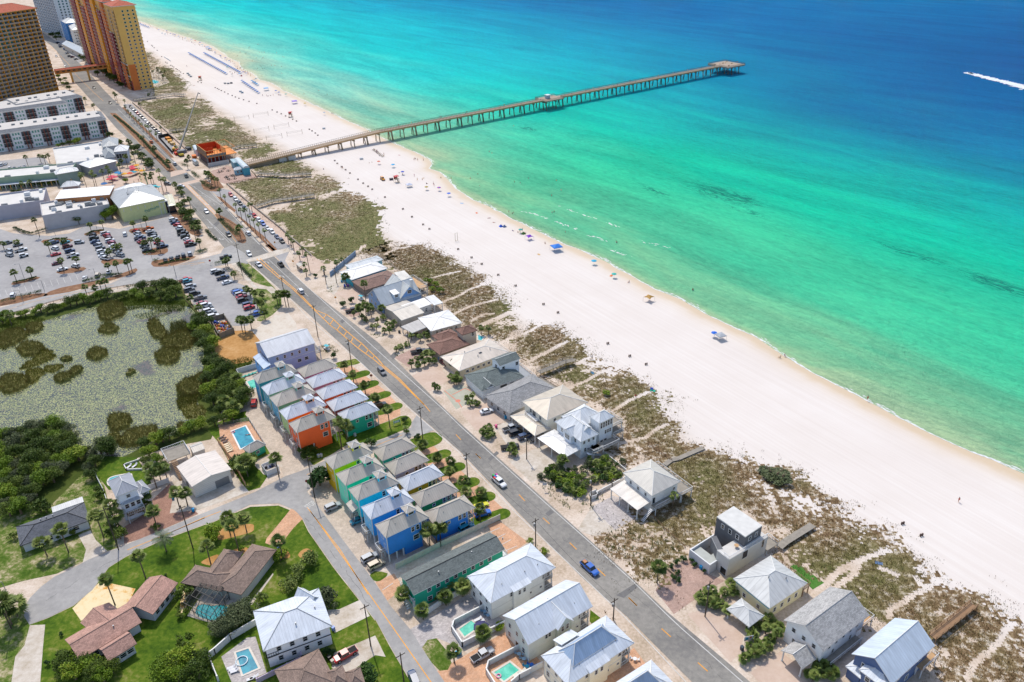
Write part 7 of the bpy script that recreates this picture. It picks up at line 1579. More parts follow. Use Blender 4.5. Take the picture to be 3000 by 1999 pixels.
hedge('hedge along the verge lawn path','D 620,225 650,270 690,310 740,360',2.0,1.0);hedge('round hedge at the car park entrance','D 390,240 440,230 500,215',2.8,1.5);hedge('hedge beside the gravel car park','D 560,300 600,340 640,380',5,2.2,'oak');hedge('ivy hedge beside the pool cage','K 130,870 190,800 250,750',1.8,1.0)
hedge('hedge in the verge strip beside the lots','C 330,1335 370,1390 420,1430',2.4,.9);hedge('hedge below the far street corner','B 1820,830 1900,800',3,1.4);hedge('hedge at the marsh side of the shopping road','B 1160,1150 1250,1130 1330,1120',2.6,1.5)
# marsh: reed islands and grass
def blades(name,poly,dens,h,w_,mat,lab=None,lean=.3,mask=None,paths=(),pw=.8,seed=0,jitter=.4,tufts=1,zt=0.0):
 rng=np.random.default_rng(seed+5);xs=[p[0]for p in poly];ys=[p[1]for p in poly];A_=(max(xs)-min(xs))*(max(ys)-min(ys));n=int(A_*dens)
 X=rng.uniform(min(xs),max(xs),n);Y=rng.uniform(min(ys),max(ys),n);k=inpoly(X,Y,poly)
 for ln in paths:
  k&=distline(X,Y,ln)>pw
 if mask is not None:k&=mask(X,Y)>rng.random(n)
 X=X[k];Y=Y[k]
 if tufts>1:X=np.repeat(X,tufts)+rng.normal(0,jitter,len(X)*tufts);Y=np.repeat(Y,tufts)+rng.normal(0,jitter,len(Y)*tufts)
 n=len(X);a=rng.uniform(0,6.28,n);hh=h*rng.uniform(.5,1.3,n);L=lean*hh;la=rng.uniform(0,6.28,n)
 V=np.zeros((n,4,3));V[:,0]=np.stack([X-w_*np.cos(a),Y-w_*np.sin(a),np.full(n,zt)],-1);V[:,1]=np.stack([X+w_*np.cos(a),Y+w_*np.sin(a),np.full(n,zt)],-1)
 V[:,2]=np.stack([X+.5*w_*np.cos(a)+L*np.cos(la),Y+.5*w_*np.sin(a)+L*np.sin(la),zt+hh],-1);V[:,3]=np.stack([X-.5*w_*np.cos(a)+L*np.cos(la),Y-.5*w_*np.sin(a)+L*np.sin(la),zt+hh*.97],-1)
 return V.reshape(-1,3),np.arange(4*n).reshape(-1,4)
def multi(name,parts,mats):
 Vs,Fs,Ms=[],[],[];off=0
 for V,F,mi in parts:Vs.append(V);Fs.append(F+off);Ms.append(np.full(len(F),mi));off+=len(V)
 return kind(npmesh(name,np.concatenate(Vs),np.concatenate(Fs),mats,np.concatenate(Ms)),'stuff')
isl=['P 890,300 950,230 1080,215 1160,270 1140,330 1010,385 920,370','P 905,475 960,415 1040,410 1088,440 1060,490 980,505','P 1360,400 1400,370 1460,380 1490,440 1540,510 1510,570 1440,550 1390,520','P 1425,720 1450,660 1540,630 1640,660 1645,730 1560,785 1460,775','P 1480,570 1600,500 1750,470 1790,560 1740,640 1600,640 1520,640','P 800,690 850,640 940,630 985,680 950,730 850,745','P 500,920 560,870 660,860 650,920 560,955','P 640,860 700,810 770,810 740,860 680,890','P 155,660 210,590 320,580 410,620 380,680 260,715','P 0,520 90,470 200,460 275,500 200,570 120,610 0,640','P 0,920 80,870 200,885 290,920 240,990 90,1050 0,1020','P 190,815 260,760 400,650 470,660 510,710 420,760 330,800 240,830','P 230,860 330,820 420,840 340,940 260,960','P 430,800 540,780 570,810 480,860 420,840','P 995,1300 1020,1250 1130,1230 1210,1280 1190,1350 1080,1395 1010,1380','P 1080,1480 1180,1390 1350,1350 1450,1370 1420,1450 1250,1530 1120,1540','P 980,1480 1050,1410 1110,1430 1090,1500 1010,1525','P 1610,1030 1660,950 1780,900 1882,870 1882,990 1820,1060 1700,1080','P 1640,1090 1800,1060 1800,1150 1882,1180 1870,1280 1700,1260 1650,1180','P 1640,1340 1700,1320 1740,1370 1650,1400','P 500,1360 580,1325 620,1350 560,1370','P 240,440 330,400 400,420 380,470 290,500','P 560,740 600,720 650,725 640,750 580,755','P 1170,870 1210,835 1240,850 1200,880']
pr=[];mound=MB()
for i,s in enumerate(isl):
 ps=smooth_poly(pts(s),6);rq=random.Random(i);ps=[p+Vector((rq.uniform(-.7,.7),rq.uniform(-.7,.7)))for p in ps];cx=sum(p[0]for p in ps)/len(ps);cy=sum(p[1]for p in ps)/len(ps);hz=1.1 if i not in(11,12,13,18)else.45
 kq=[rq.uniform(.62,.84)for p in ps];inner=[(cx+(p[0]-cx)*q,cy+(p[1]-cy)*q)for p,q in zip(ps,kq)];n=len(ps)
 for j in range(n):k=(j+1)%n;a0,a1,b0,b1=ps[j],ps[k],inner[j],inner[k];q=[(a0[0],a0[1],.02),(a1[0],a1[1],.02),(b1[0],b1[1],hz),(b0[0],b0[1],hz)];mound.face(q)
 mound.face([(p[0],p[1],hz)for p in inner])
 V,F=blades('r',[(p[0],p[1])for p in ps],26,.5+hz*.3,.035+.02,None,seed=i);d=inpoly(V[::4,0],V[::4,1],inner).astype(float);V[:,2]+=np.repeat(np.where(d>0,hz-.15,hz*.45),4);pr.append((V,F,0 if hz>1 else 1))
 pr.append(blades('r',[(p[0],p[1])for p in ps],8,hz+.7,.05,None,seed=i+60)+(2,))
multi('marsh_reeds',pr,[F_MARSH,F_MARSH2,foliage_mat('brown_reed','64542c','85723e','a49054')]);kind(mound.link('reed_mounds',F_MARSH,smooth=True),'stuff')
pr=[]
for i,(s,m,h,dn)in enumerate((('P 1040,210 1160,150 1400,130 1450,200 1700,200 1700,290 1500,300 1300,260 1170,290',1,.8,12),('P 1220,330 1400,290 1600,280 1560,320 1420,360 1280,360',1,.5,9),('P 0,400 300,330 420,370 330,410 180,470 0,500',1,.8,9),('D 560,1120 700,1090 800,1110 780,1170 620,1230 540,1200',1,.5,7),('G 60,340 200,300 330,320 320,390 140,450 90,430',1,.6,7),('I 560,850 740,600 880,590 960,760 1000,900 900,1000 800,800 600,880',1,.3,4),('D 0,780 130,750 260,900 250,960 60,1000 0,1040',0,1.3,14),('D 60,1400 120,1290 240,1260 330,1300 330,1420 250,1500 120,1568 60,1568',0,1.2,14),('P 1500,480 1760,420 1790,560 1620,640',0,1.2,9))):
 pr.append(blades('g',[(p.x,p.y)for p in pts(s)],dn,h,.06,None,seed=90+i)+(m,))
multi('marsh_grass',pr,[F_MARSH,F_MARSH2])
# dunes
DUNES=[('C 550,915 700,870 830,850 1100,860 1290,840 1400,825 1500,870 1560,940 1570,970 1400,1000 1300,1030 1100,1060 950,1090 830,1130 760,1110 650,1010',.6,.72),('C 735,745 820,700 1000,690 1080,690 1200,740 1300,790 1310,830 1100,825 860,820 800,790',.55,.7),('C 690,690 620,610 800,570 850,540 990,600 900,640',.75,.8),('C 850,1150 950,1130 1310,1050 1400,1040 1560,985 1700,1010 1882,1100 D 2000,420 E 780,110 560,100 300,190 D 1500,200 1200,110 C 1100,1450 1000,1290',.72,.93),('A 1245,930 1440,920 1700,900 1882,930 C 330,170 390,250 560,330 680,450 840,545 570,590 430,560 220,600 A 1700,1370 1470,1150',.7,.8),('Q 170,800 180,610 310,560 400,600 480,700 575,770 520,860 300,880 160,940',.75,.85),('Q 70,460 130,400 250,540 180,600 100,600',.5,.5),('E 440,150 660,60 900,80 1140,40 1150,90 1240,130 1310,200 1440,260 1640,400 1790,490 1880,560 F 450,60 S 1150,1060 1270,1120 1370,1190 1420,1260 1540,1330 1640,1380 1750,1410 1800,1460 1910,1560 F 1882,540 M 900,0 1240,60 1500,130 1700,170 1860,230 O 60,200 200,260 400,380 560,520 650,640 900,790 1060,920 1260,1040 1430,1110 1600,1240 1720,1350 1882,1400 V 3010,1850 3010,2010 V 2760,2010 O 1090,1560 870,1370 700,1290 500,1380 280,1060 100,1000 N 1300,660 1045,470 900,400 M 1880,920 1660,700 1430,560 1260,660 1230,880 1000,960 800,1130 690,1350 300,1040 160,850 500,700 640,620 960,450 1030,400 800,230 660,140 F 1520,1190 1300,1010 1500,900 1420,680 1160,570 950,400 700,320 610,200 E 1880,1020 1580,830 1420,760 1290,650 1100,500 980,370 840,290 680,170',.22,.8)]
PATHS=['E 430,140 520,60','E 700,145 830,90 940,75','E 1080,380 1200,345 1400,300','E 1220,590 1400,520 1480,470 1620,420','E 1340,690 1500,620 1740,560','E 1600,800 1760,740 1882,680','E 1500,760 1600,700 1700,690','S 800,1080 960,1010 1020,1000','S 920,1180 1080,1120 1150,1080','S 1080,1290 1250,1200 1290,1180','F 640,165 780,115 900,40','F 1000,420 1150,370 1260,300 1370,255','F 1050,210 1180,150','F 1395,640 1560,540 1730,470','F 1400,960 1600,910 1700,890 1760,830 1882,770','N 1200,740 1300,680 1420,550 1560,480 1700,420 1882,370','N 1400,700 1580,580 1600,510','O 0,1040 170,880 330,800 440,740 620,670','O 150,1010 280,920 340,830','O 630,1290 650,1220 740,1170 870,1080 1000,1020 1100,940','U 1780,970 1860,840 2000,720 2100,620 2180,500 2240,440','M 770,190 900,145 1200,30','O 560,840 700,900','O 880,930 930,990','C 1400,1010 1560,975','M 1040,1060 960,960']
PL_=[[(p.x,p.y)for p in pts(s)]for s in PATHS]
g=NT('dune_scrub');p=g.pos();n1=g.noise(p,.55,6,.7);n2=g.noise(p,.06,4)
at=g.t.nodes.new('ShaderNodeAttribute');at.attribute_name='green'
brown=g.ramp(n1,[(.34,lin('604c32')),(.44,lin('785f40')),(.52,lin('96805e')),(.58,lin('ccbca8')),(.7,lin('e6dcd0'))])
green=g.ramp(n1,[(.34,lin('545a2a')),(.5,lin('6c6c38')),(.6,lin('847a4c')),(.7,lin('b4a686'))])
g.l(g.mix(at.outputs['Fac'],brown,green),g.b.inputs['Base Color']);g.b.inputs['Roughness'].default_value=.95;g.bump(n1,.8,.3)
parts=[];Gs=[];Vc=[];Fc_=[];off=0
for di,(s,gr,cov)in enumerate(DUNES):
 poly=[(p.x,p.y)for p in pts(s)];xs=[p[0]for p in poly];ys=[p[1]for p in poly];far=np.mean(ys)>350;cs=1.4 if far else.7
 X,Y=np.meshgrid(np.arange(min(xs)-4,max(xs)+4,cs),np.arange(min(ys)-4,max(ys)+4,cs));X=X.ravel();Y=Y.ravel()
 J_=RNG.normal(0,1.3,(2,)+X.shape);wx=X+(fbm(X,Y,7.)-.5)*13+J_[0];wy=Y+(fbm(X+50,Y+9,7.)-.5)*13+J_[1];k=inpoly(wx,wy,poly)
 big=fbm(X,Y,26.);fine=fbm(X+9,Y+3,4.);k&=(big*.55+fine*.45)+RNG.uniform(-.07,.07,k.shape)>(.67-.42*cov)
 for ln in PL_:k&=distline(X,Y,ln)>(.75 if not far else 1.0)
 X=X[k];Y=Y[k];n=len(X);zz=.03+.0*X
 V=np.stack([np.stack([X,Y,zz],-1),np.stack([X+cs,Y,zz],-1),np.stack([X+cs,Y+cs,zz],-1),np.stack([X,Y+cs,zz],-1)],1).reshape(-1,3)
 Vc.append(V);Fc_.append(np.arange(4*n).reshape(-1,4)+off);off+=4*n;Gs.append(np.repeat(np.clip(gr+(fbm(X,Y,18.)-.5)*2.2,0,1),4))
 def mk_mask(cov=cov):return lambda X,Y:np.clip((fbm(X,Y,26.)*.55+fbm(X+9,Y+3,4.)*.45-(.66-.42*cov))*9,0,1)*inpoly(X+(fbm(X,Y,7.)-.5)*13+RNG.normal(0,3,X.shape),Y+(fbm(X+50,Y+9,7.)-.5)*13+RNG.normal(0,3,X.shape),poly)
 pe=[(min(xs)-4,min(ys)-4),(max(xs)+4,min(ys)-4),(max(xs)+4,max(ys)+4),(min(xs)-4,max(ys)+4)]
 dn=(.6 if far else 1.3);w_=.1 if far else.06;hh=.28 if far else.34
 for m_i,sh_ in((0,.3+.5*gr),(1,.95*(1-gr)+.12),(2,.16)):
  V,F=blades('d',pe,dn*sh_*(1 if far else 1.5),hh,w_,None,mask=mk_mask(),paths=PL_,pw=1.0,seed=300+di*7+m_i,tufts=5,jitter=.6);parts.append((V,F,m_i))
o=npmesh('dune_cover',np.concatenate(Vc),np.concatenate(Fc_),[g.m],attr={'green':np.concatenate(Gs)});kind(o,'stuff')
multi('dune_grass',parts,[F_DUNE,F_DUNEB,F_SEA_OAT])
# sparse grass on the road verges and empty lots
pr=[]
for i,(s,m,dn)in enumerate((('F 700,1260 800,1180 930,1170 1120,1330 1150,1400 1060,1450 850,1340',2,2.2),('F 1130,1120 1300,1060 1500,1200 1470,1270 1300,1320 1200,1290',2,2.2),('M 160,860 300,1040 690,1350 760,1200 640,1040 960,1000 700,780 500,720 300,800',2,.5),('F 690,1275 760,1250 1000,1480 1030,1560 900,1480 760,1370',2,.7),('E 150,460 240,430 240,490 190,490',2,.6),('E 560,870 700,890 700,920 600,910',2,.7),('E 750,1050 830,1080 900,1040 850,1000 780,1020',2,.6),('D 1320,1000 1460,960 1560,1040 1400,1070',2,.7),('Z 1090,20 1300,230 1440,330 1470,430 1100,60',1,.4),('L 1440,280 1760,600 1740,640 1400,300',2,.4),('F 1080,1480 1250,1400 1380,1400 1200,1568 1090,1568',2,.5),('L 60,1568 -100,1568 140,1300',2,.01))):
 poly=[(p.x,p.y)for p in pts(s)];pr.append(blades('v',poly,dn,.45,.09,None,seed=500+i,tufts=6,jitter=.3)+(m,))
multi('verge_grass',pr,[F_DUNE,F_DUNEB,F_SEA_OAT])
# VEHICLES
TYRE=paint('1c1c1e',.8,.1);RIM=paint('a8abb0',.35,.1,2,.5,.5);LAMPW=paint('e9ecef',.2);LAMPR=paint('a01818',.3);CARGL=glass('141a20')
CCOL={'W':('e9eaec','white'),'S':('b3b7bc','silver'),'G':('6c7076','grey'),'K':('1e2023','black'),'B':('27456e','dark blue'),'U':('1e66c4','bright blue'),'R':('c41f24','red'),'M':('6e2030','maroon'),'T':('d0bfa4','tan'),'Y':('e6e01c','yellow'),'O':('d9661c','orange'),'C':('2a9ab4','turquoise'),'D':('3d434a','dark grey'),'A':('f0a21c','amber'),'P':('b04050','dusty red')}
def carpaint(k):
 key=('car',k)
 if key not in MATS:
  g=NT('car_paint_'+CCOL[k][1].replace(' ','_'));g.b.inputs['Base Color'].default_value=lin(CCOL[k][0]);g.b.inputs['Roughness'].default_value=.28;g.b.inputs['Coat Weight'].default_value=.6;g.b.inputs['Coat Roughness'].default_value=.08
  MATS[key]=g.m
 return MATS[key]
def loft(mb,st,mi=0):
 """stations (x, half width low, half width top, z0, z1): chamfered sections"""
 rings=[]
 for x,a,b,z0,z1 in st:
  c=.09;k=len(mb.v);mb.v+=[(x,-a+c,z0),(x,-a,z0+c),(x,-a,z0+(z1-z0)*.55),(x,-b,z1-c*.7),(x,-b+c,z1),(x,b-c,z1),(x,b,z1-c*.7),(x,a,z0+(z1-z0)*.55),(x,a,z0+c),(x,a-c,z0)];rings.append(k)
 for p,q in zip(rings,rings[1:]):
  for i in range(10):j=(i+1)%10;mb.f.append((p+i,q+i,q+j,p+j));mb.m.append(mi)
 mb.f.append(tuple(rings[0]+i for i in range(10)));mb.m.append(mi);mb.f.append(tuple(rings[-1]+i for i in reversed(range(10))));mb.m.append(mi)
def frust(mb,x0,x1,X0,X1,a,b,z0,z1,mi):
 k=len(mb.v);mb.v+=[(x0,-a,z0),(x1,-a,z0),(x1,a,z0),(x0,a,z0),(X0,-b,z1),(X1,-b,z1),(X1,b,z1),(X0,b,z1)]
 for fc in((0,1,5,4),(1,2,6,5),(2,3,7,6),(3,0,4,7),(4,5,6,7)):mb.f.append(tuple(k+i for i in fc));mb.m.append(mi)
TYPES={'sedan':dict(st=[(-2.35,.78,.66,.35,.82),(-2.2,.88,.76,.25,.98),(-1.3,.91,.84,.22,1.0),(.9,.91,.84,.22,.96),(1.9,.88,.78,.24,.86),(2.3,.78,.64,.32,.7)],cab=(-1.75,1.05,-1.05,.3,.78,.6,.95,1.42),wb=1.4,r=.33,L=4.7),'suv':dict(st=[(-2.35,.82,.74,.38,1.05),(-2.25,.93,.86,.3,1.12),(.9,.95,.88,.28,1.1),(1.9,.92,.84,.3,1.02),(2.35,.82,.7,.36,.86)],cab=(-2.25,1.15,-2.0,.5,.84,.7,1.08,1.72),wb=1.42,r=.37,L=4.8),'pickup':dict(st=[(-2.85,.9,.88,.45,1.05),(-.7,.96,.92,.4,1.08),(1.4,.96,.9,.4,1.12),(2.5,.93,.84,.42,1.08),(2.9,.84,.74,.46,.92)],cab=(-.75,1.55,-.6,.95,.84,.7,1.08,1.82),wb=1.85,r=.42,L=5.8),'jeep':dict(st=[(-2.0,.78,.76,.5,1.1),(-1.9,.82,.8,.42,1.15),(1.9,.8,.74,.42,1.12),(2.05,.72,.66,.46,1.0)],cab=(-1.85,.7,-1.8,.45,.74,.7,1.12,1.85),wb=1.25,r=.42,L=4.2),'sports':dict(st=[(-2.15,.82,.7,.3,.8),(-1.9,.92,.8,.2,.95),(.3,.92,.78,.18,.86),(1.7,.9,.74,.2,.74),(2.2,.76,.56,.28,.55)],cab=(-1.3,.8,-.75,-.0,.7,.5,.82,1.16),wb=1.25,r=.33,L=4.4)}
_cm={}
def car_meshes(ty,k):
 key=(ty,k)
 if key in _cm:return _cm[key]
 T=TYPES[ty];x0,x1,X0,X1,a,b,z0,z1=T['cab'];r=T['r']
 bd=MB();loft(bd,T['st'],0);bd.box(ID,X0-.05,-b-.02,z1-.01,X1+.05,b+.02,z1+.05,0)
 for s_ in(-1,1):
  for(p,q)in(((x0+.05,s_*a,z0),(X0,s_*b,z1)),((x1-.05,s_*a,z0),(X1,s_*b,z1)),(((x0+x1)/2-.3,s_*(a+.01),z0),((X0+X1)/2-.1,s_*(b+.01),z1))):bd.bar(p,q,.07,.07,0)
 if ty=='pickup':
  bd.box(ID,-2.75,-.78,1.05,-.85,.78,1.09,1);
 for s_ in(-1,1):
  for x in(-T['wb'],T['wb']):bd.tube((x,s_*(T['st'][1][1]+.012),r+.03),(x,s_*(T['st'][1][1]-.1),r+.03),r+.07,n=12,mi=1)
 gl=MB();frust(gl,x0,x1,X0,X1,a,b,z0-.02,z1,0)
 wh=MB();wh.tube((0,-.11,0),(0,.11,0),r,n=14,mi=0);rm=MB();rm.tube((0,-.12,0),(0,.12,0),r*.58,n=10)
 hl=MB();hl.box(ID,-.06,-.16,-.07,.06,.16,.07)
 far=MB();far.v+=bd.v;far.f+=bd.f;far.m+=bd.m;n0=len(far.v);far.v+=gl.v;far.f+=[tuple(i+n0 for i in f)for f in gl.f];far.m+=[2]*len(gl.f)
 for x in(-T['wb'],T['wb']):
  for s_ in(-1,1):far.tube((x,s_*.93-.1,r),(x,s_*.93+.1,r),r,n=8,mi=1)
 P_=carpaint(k)
 _cm[key]=(raw(bd,'body',[P_,TYRE],False),raw(gl,'glass',CARGL),raw(wh,'wheel',TYRE),raw(rm,'rim',RIM),raw(hl,'headlight',LAMPW),raw(hl,'tail_light',LAMPR),raw(far,'car',[P_,TYRE,CARGL]))
 return _cm[key]
WORD={'sedan':'sedan','suv':'SUV','pickup':'pickup truck','jeep':'boxy off-roader','sports':'sports car'}
NAMEC={'sedan':'sedan','suv':'suv','pickup':'pickup_truck','jeep':'offroad_car','sports':'sports_car'}
def car(p,ang,ty,k,label,group=None,near=None,name=None):
 m=car_meshes(ty,k);near=(p.y<330)if near is None else near;T=TYPES[ty];cat='pickup truck' if ty=='pickup' else 'car'
 if near:
  t=thing(NAMEC[ty],label,cat,(p.x,p.y,LV*3),group,ang);inst('body',m[0],t);inst('windows',m[1],t)
  for x in(-T['wb'],T['wb']):
   for y in(-.86,.86):w_=inst('wheel',m[2],t,(x,y,T['r']));inst('rim',m[3],w_)
  for y in(-.62,.62):inst('headlight',m[4],t,(T['st'][-1][0]-.03,y,.74));inst('tail_light',m[5],t,(T['st'][0][0]+.02,y,.84))
  return t
 o=bpy.data.objects.new(NAMEC[ty],m[6]);COL.objects.link(o);o.location=(p.x,p.y,LV*3);o.rotation_euler.z=ang;tag(o,label,cat,group);return o
def carat(t,x,y,dx,dy,ty,k,label,group=None,**kw):
 a=pt(t,x,y,.6);b=pt(t,x+dx,y+dy,.6);return car(a,math.atan2(b.y-a.y,b.x-a.x),ty,k,label,group,**kw)
def carrow(t,x0,y0,x1,y1,dx,dy,cols,row,frm='top',types=None):
 n=len(cols);tr_=random.Random(hash_(row));cnt=0
 for i,k in enumerate(cols):
  if k=='.':continue
  f=i/(n-1)if n>1 else 0;x=x0+(x1-x0)*f;y=y0+(y1-y0)*f;ty=types[i]if types else tr_.choice(['sedan','suv','suv','sedan','pickup','suv']);ty={'s':'sedan','v':'suv','p':'pickup','j':'jeep'}.get(ty,ty)
  carat(t,x+tr_.uniform(-2,2),y,dx*tr_.choice((1,1,-1)),dy,ty,k,f"{CCOL[k][1]} {WORD[ty]}, {ordw(cnt)} from the {frm} {row}",'cars parked '+row);cnt+=1
carrow('B',850,655,888,745,80,-20,'KKBB','on the left of the middle row');carrow('B',905,745,965,870,80,-20,'SGWWW','low on the left of the middle row',types='vvvsp')
carrow('B',965,640,1105,840,80,-20,'WRMWPWSGWS','on the right of the middle row');carrow('B',1250,620,1352,795,78,-18,'RSSBMRGKK','on the left of the green hall block')
carrow('B',1362,600,1490,762,78,-18,'OWGKSWRKB','on the right of the green hall block');carrow('B',1592,515,1755,745,85,-18,'WBRWKKKWRK','in the rightmost slanting row by the trees')
carrow('B',1518,885,1743,828,-12,-40,'KKKDS','in the five along the shopping road','left','sssvv');carrow('B',70,727,85,838,80,-20,'G.SS','in the far left column');carrow('B',165,745,220,845,80,-20,'GWW','in the second column from the left',types='spj')
carrow('B',495,725,515,832,80,-20,'BWR','in the sparse left island row',types='vvs');carrow('B',595,720,668,843,78,-20,'CMBW','right of the sparse left island',types='svvp');carrow('B',525,915,693,940,80,-18,'M.W','below the sparse left island','left','svv')
for q in(('B',575,970,80,-20,'sedan','W','white sedan by two palms at the bottom of the sparse left island'),('B',730,722,60,-5,'suv','S','silver SUV driving alone between the left and middle islands'),('B',1148,648,-6,-45,'suv','W','white SUV driving in the aisle left of the yellow-green hall row'),('B',778,1052,14,-35,'sedan','W','white sedan nosed up to the clipped hedge on the lower edge'),('B',898,1024,14,-35,'suv','T','tan SUV beside the lower edge hedge'),('B',1000,992,14,-35,'sedan','W','white sedan under the lower edge palms'),('B',120,1210,12,-35,'suv','W','white SUV alone at the lower left edge of the car park'),('C',328,1163,30,38,'suv','W','white SUV heading south on the highway median lane'),('C',533,1375,32,38,'suv','K','black SUV beside the southern median hedge'),('C',712,1362,-32,-30,'suv','W','white SUV passing the end of the southern median'),('D',720,140,25,32,'suv','W','white SUV entering the traffic crossing'),('D',808,238,35,36,'pickup','W','white pickup truck just south of the traffic crossing'),('D',1012,235,-30,-34,'pickup','K','black pickup truck heading north to the traffic crossing'),('D',1195,482,-32,-32,'suv','W','white SUV passing the clump of three palms'),('D',505,168,60,-12,'pickup','D','dark grey pickup truck waiting at the shopping road junction'),('C',143,835,-22,-34,'pickup','G','grey-blue pickup truck in the northern crossing'),('C',38,725,-22,-28,'suv','S','silver SUV just north of the northern crossing'),('A',1390,1308,-22,-22,'suv','O','orange SUV on the far highway opposite the fenced yard'),('A',1012,948,20,20,'suv','K','black SUV at the top of the median hedge'),('A',863,810,20,22,'suv','K','black SUV on the highway near the ochre tower'),('A',595,605,15,22,'sedan','W','white sedan just beyond the covered footbridge'),('A',518,518,12,20,'suv','W','white SUV far up the highway'),('X',980,815,60,5,'suv','G','grey SUV pulling out of the plaza street'),('X',1183,845,45,5,'sedan','W','white sedan half under the crossing palms'),('E',687,1222,40,45,'suv','G','grey-teal SUV driving by the end of the turn-lane markings'),('F',350,1292,60,52,'pickup','W','white pickup truck loaded with colourful beach gear on the highway'),('M',85,1145,80,72,'pickup','U','bright blue pickup truck with an open bed on the highway'),('E',415,660,60,-12,'pickup','K','black pickup truck beside the shrubs of the blue chalet'),('E',1020,1035,50,-10,'pickup','D','dark grey pickup truck under the palms of the brown house'),('E',1110,1040,50,-8,'suv','K','black SUV in the brown house carport shade'),('E',1265,1140,30,20,'sedan','M','maroon sedan at the corner of the cream low house'),('F',238,643,90,-22,'sedan','W','white sedan on the peach drive of the grey roofed house'),('F',460,800,90,-30,'pickup','S','silver pickup truck beside the tan carport'),('F',505,842,90,-30,'suv','K','black SUV with a roof window, middle of three at the tan carport'),('F',588,878,80,-25,'suv','B','dark blue car with a surfboard on the roof, under the tan carport'),('F',450,972,90,-12,'pickup','K','black pickup truck partly under a verge fan palm'),('G',297,722,12,-80,'suv','R','red SUV at the top of the rear cottage driveway'),('G',1450,745,60,-20,'suv','K','black SUV in front of the jade green cottage'),('H',235,738,110,-48,'suv','S','silver SUV with a rear carrier beside the roofed balcony cottage'),('H',575,1205,90,-45,'suv','S','silver SUV, upper of two beside the royal blue cottage'),('H',635,1270,90,-45,'suv','T','champagne SUV, lower of two beside the royal blue cottage'),('H',470,860,50,-20,'sedan','C','pale blue car under the cyan cottage'),('H',1598,722,80,-22,'sports','Y','bright yellow sports car in front of the deep blue cottage'),('H',1612,800,100,-30,'suv','U','blue SUV next to the yellow sports car'),('H',1460,930,80,-40,'suv','C','teal car in the shade by the long panel fence'),('L',982,1320,110,-62,'pickup','S','white and grey pickup truck with a striped bed cover on the paver court'),('L',355,1540,-20,-50,'suv','B','dark blue SUV at the bottom of the side street'),('K',1605,1318,-110,62,'pickup','R','red pickup truck on the long concrete drive')):
 carat(q[0],q[1],q[2],q[3],q[4],q[5],q[6],q[7],near=None)
 # gravel car park
for q in(('R','pickup',135,378,'red pickup truck at the top left of the gravel car park'),('C','jeep',155,392,'turquoise off-roader beside the red pickup'),('S','suv',185,435,'silver SUV, third down the left of the gravel car park'),('G','suv',172,468,'grey SUV, fourth down the left of the gravel car park'),('K','suv',222,502,'black SUV, fifth down the left of the gravel car park'),('G','pickup',270,545,'long grey pickup truck in the left row of the gravel car park'),('P','sedan',290,590,'dusty red sedan in the left row of the gravel car park'),('W','suv',322,610,'white SUV below the dusty red sedan'),('D','sedan',340,635,'dark grey sedan below the white SUV on the left'),('W','suv',350,662,'white SUV, third from the bottom of the left gravel row'),('G','sedan',370,680,'grey sedan, second from the bottom of the left gravel row'),('W','suv',392,712,'white SUV at the bottom of the left gravel row'),('W','suv',412,300,'white SUV at the top right of the gravel car park'),('K','suv',450,312,'black SUV next to the top right white one'),('B','pickup',480,358,'blue pickup truck in the right gravel row'),('W','sedan',518,400,'white sedan alone in the right gravel row'),('B','sedan',605,475,'dark blue sedan under the palms of the gravel car park'),('U','suv',620,492,'blue SUV below the dark blue sedan'),('S','suv',640,512,'silver SUV in the lower right gravel row'),('R','sedan',650,532,'red sedan in the lower right gravel row'),('K','suv',662,565,'black SUV below the red sedan'),('B','suv',710,605,'dark blue SUV above the bright red car'),('R','suv',722,632,'bright red car at the lower right of the gravel car park'),('U','pickup',782,692,'bright blue pickup truck by the palms at the bottom of the gravel car park')):
 carat('D',q[2],q[3],100,-28,q[1],q[0],q[4],'cars in the gravel car park')
for i,(x,y,k,ty)in enumerate(((552,1008,'R','suv'),(596,1048,'W','suv'),(634,1083,'D','pickup'),(680,1125,'B','sedan'),(774,1205,'R','suv'),(812,1240,'W','suv'),(848,1272,'U','suv'),(890,1313,'W','sedan'),(932,1348,'W','suv'),(978,1393,'B','sedan'),(1022,1433,'K','suv'))):
 carat('C',x,y,30,32,ty,k,f"{CCOL[k][1]} {WORD[ty]} in the kerbside row along the promenade, {ordw(i)} from the top",'cars along the promenade')
for i,k in enumerate('KSGRKKWWKKKKSG'):
 x=1200+i*21.5;y=985+i*19.5;ty=['suv','sedan','pickup'][i%3];carat('A',x,y,20,18,ty,k,f"{CCOL[k][1]} {WORD[ty]} in the far promenade row, {ordw(i)} from the top",'cars along the far promenade')
for i,(x,y,k)in enumerate(((530,395,'K'),(550,415,'W'),(560,432,'B'),(600,450,'U'),(618,490,'W'),(640,518,'G'),(665,525,'M'),(700,545,'S'))):carat('A',x,y,22,-4,'suv',k,f"{CCOL[k][1]} SUV before the low hall, {ordw(i)} from the top",'cars before the low hall')
for i,(x,y,k)in enumerate(((15,1515,'W'),(50,1505,'W'),(90,1548,'W'),(132,1548,'B'),(182,1545,'S'),(222,1530,'W'))):carat('A',x,y,6,-24,'sedan' if i%2 else 'suv',k,f"{CCOL[k][1]} car by the apartments, {ordw(i)} from the left",'cars by the apartments')
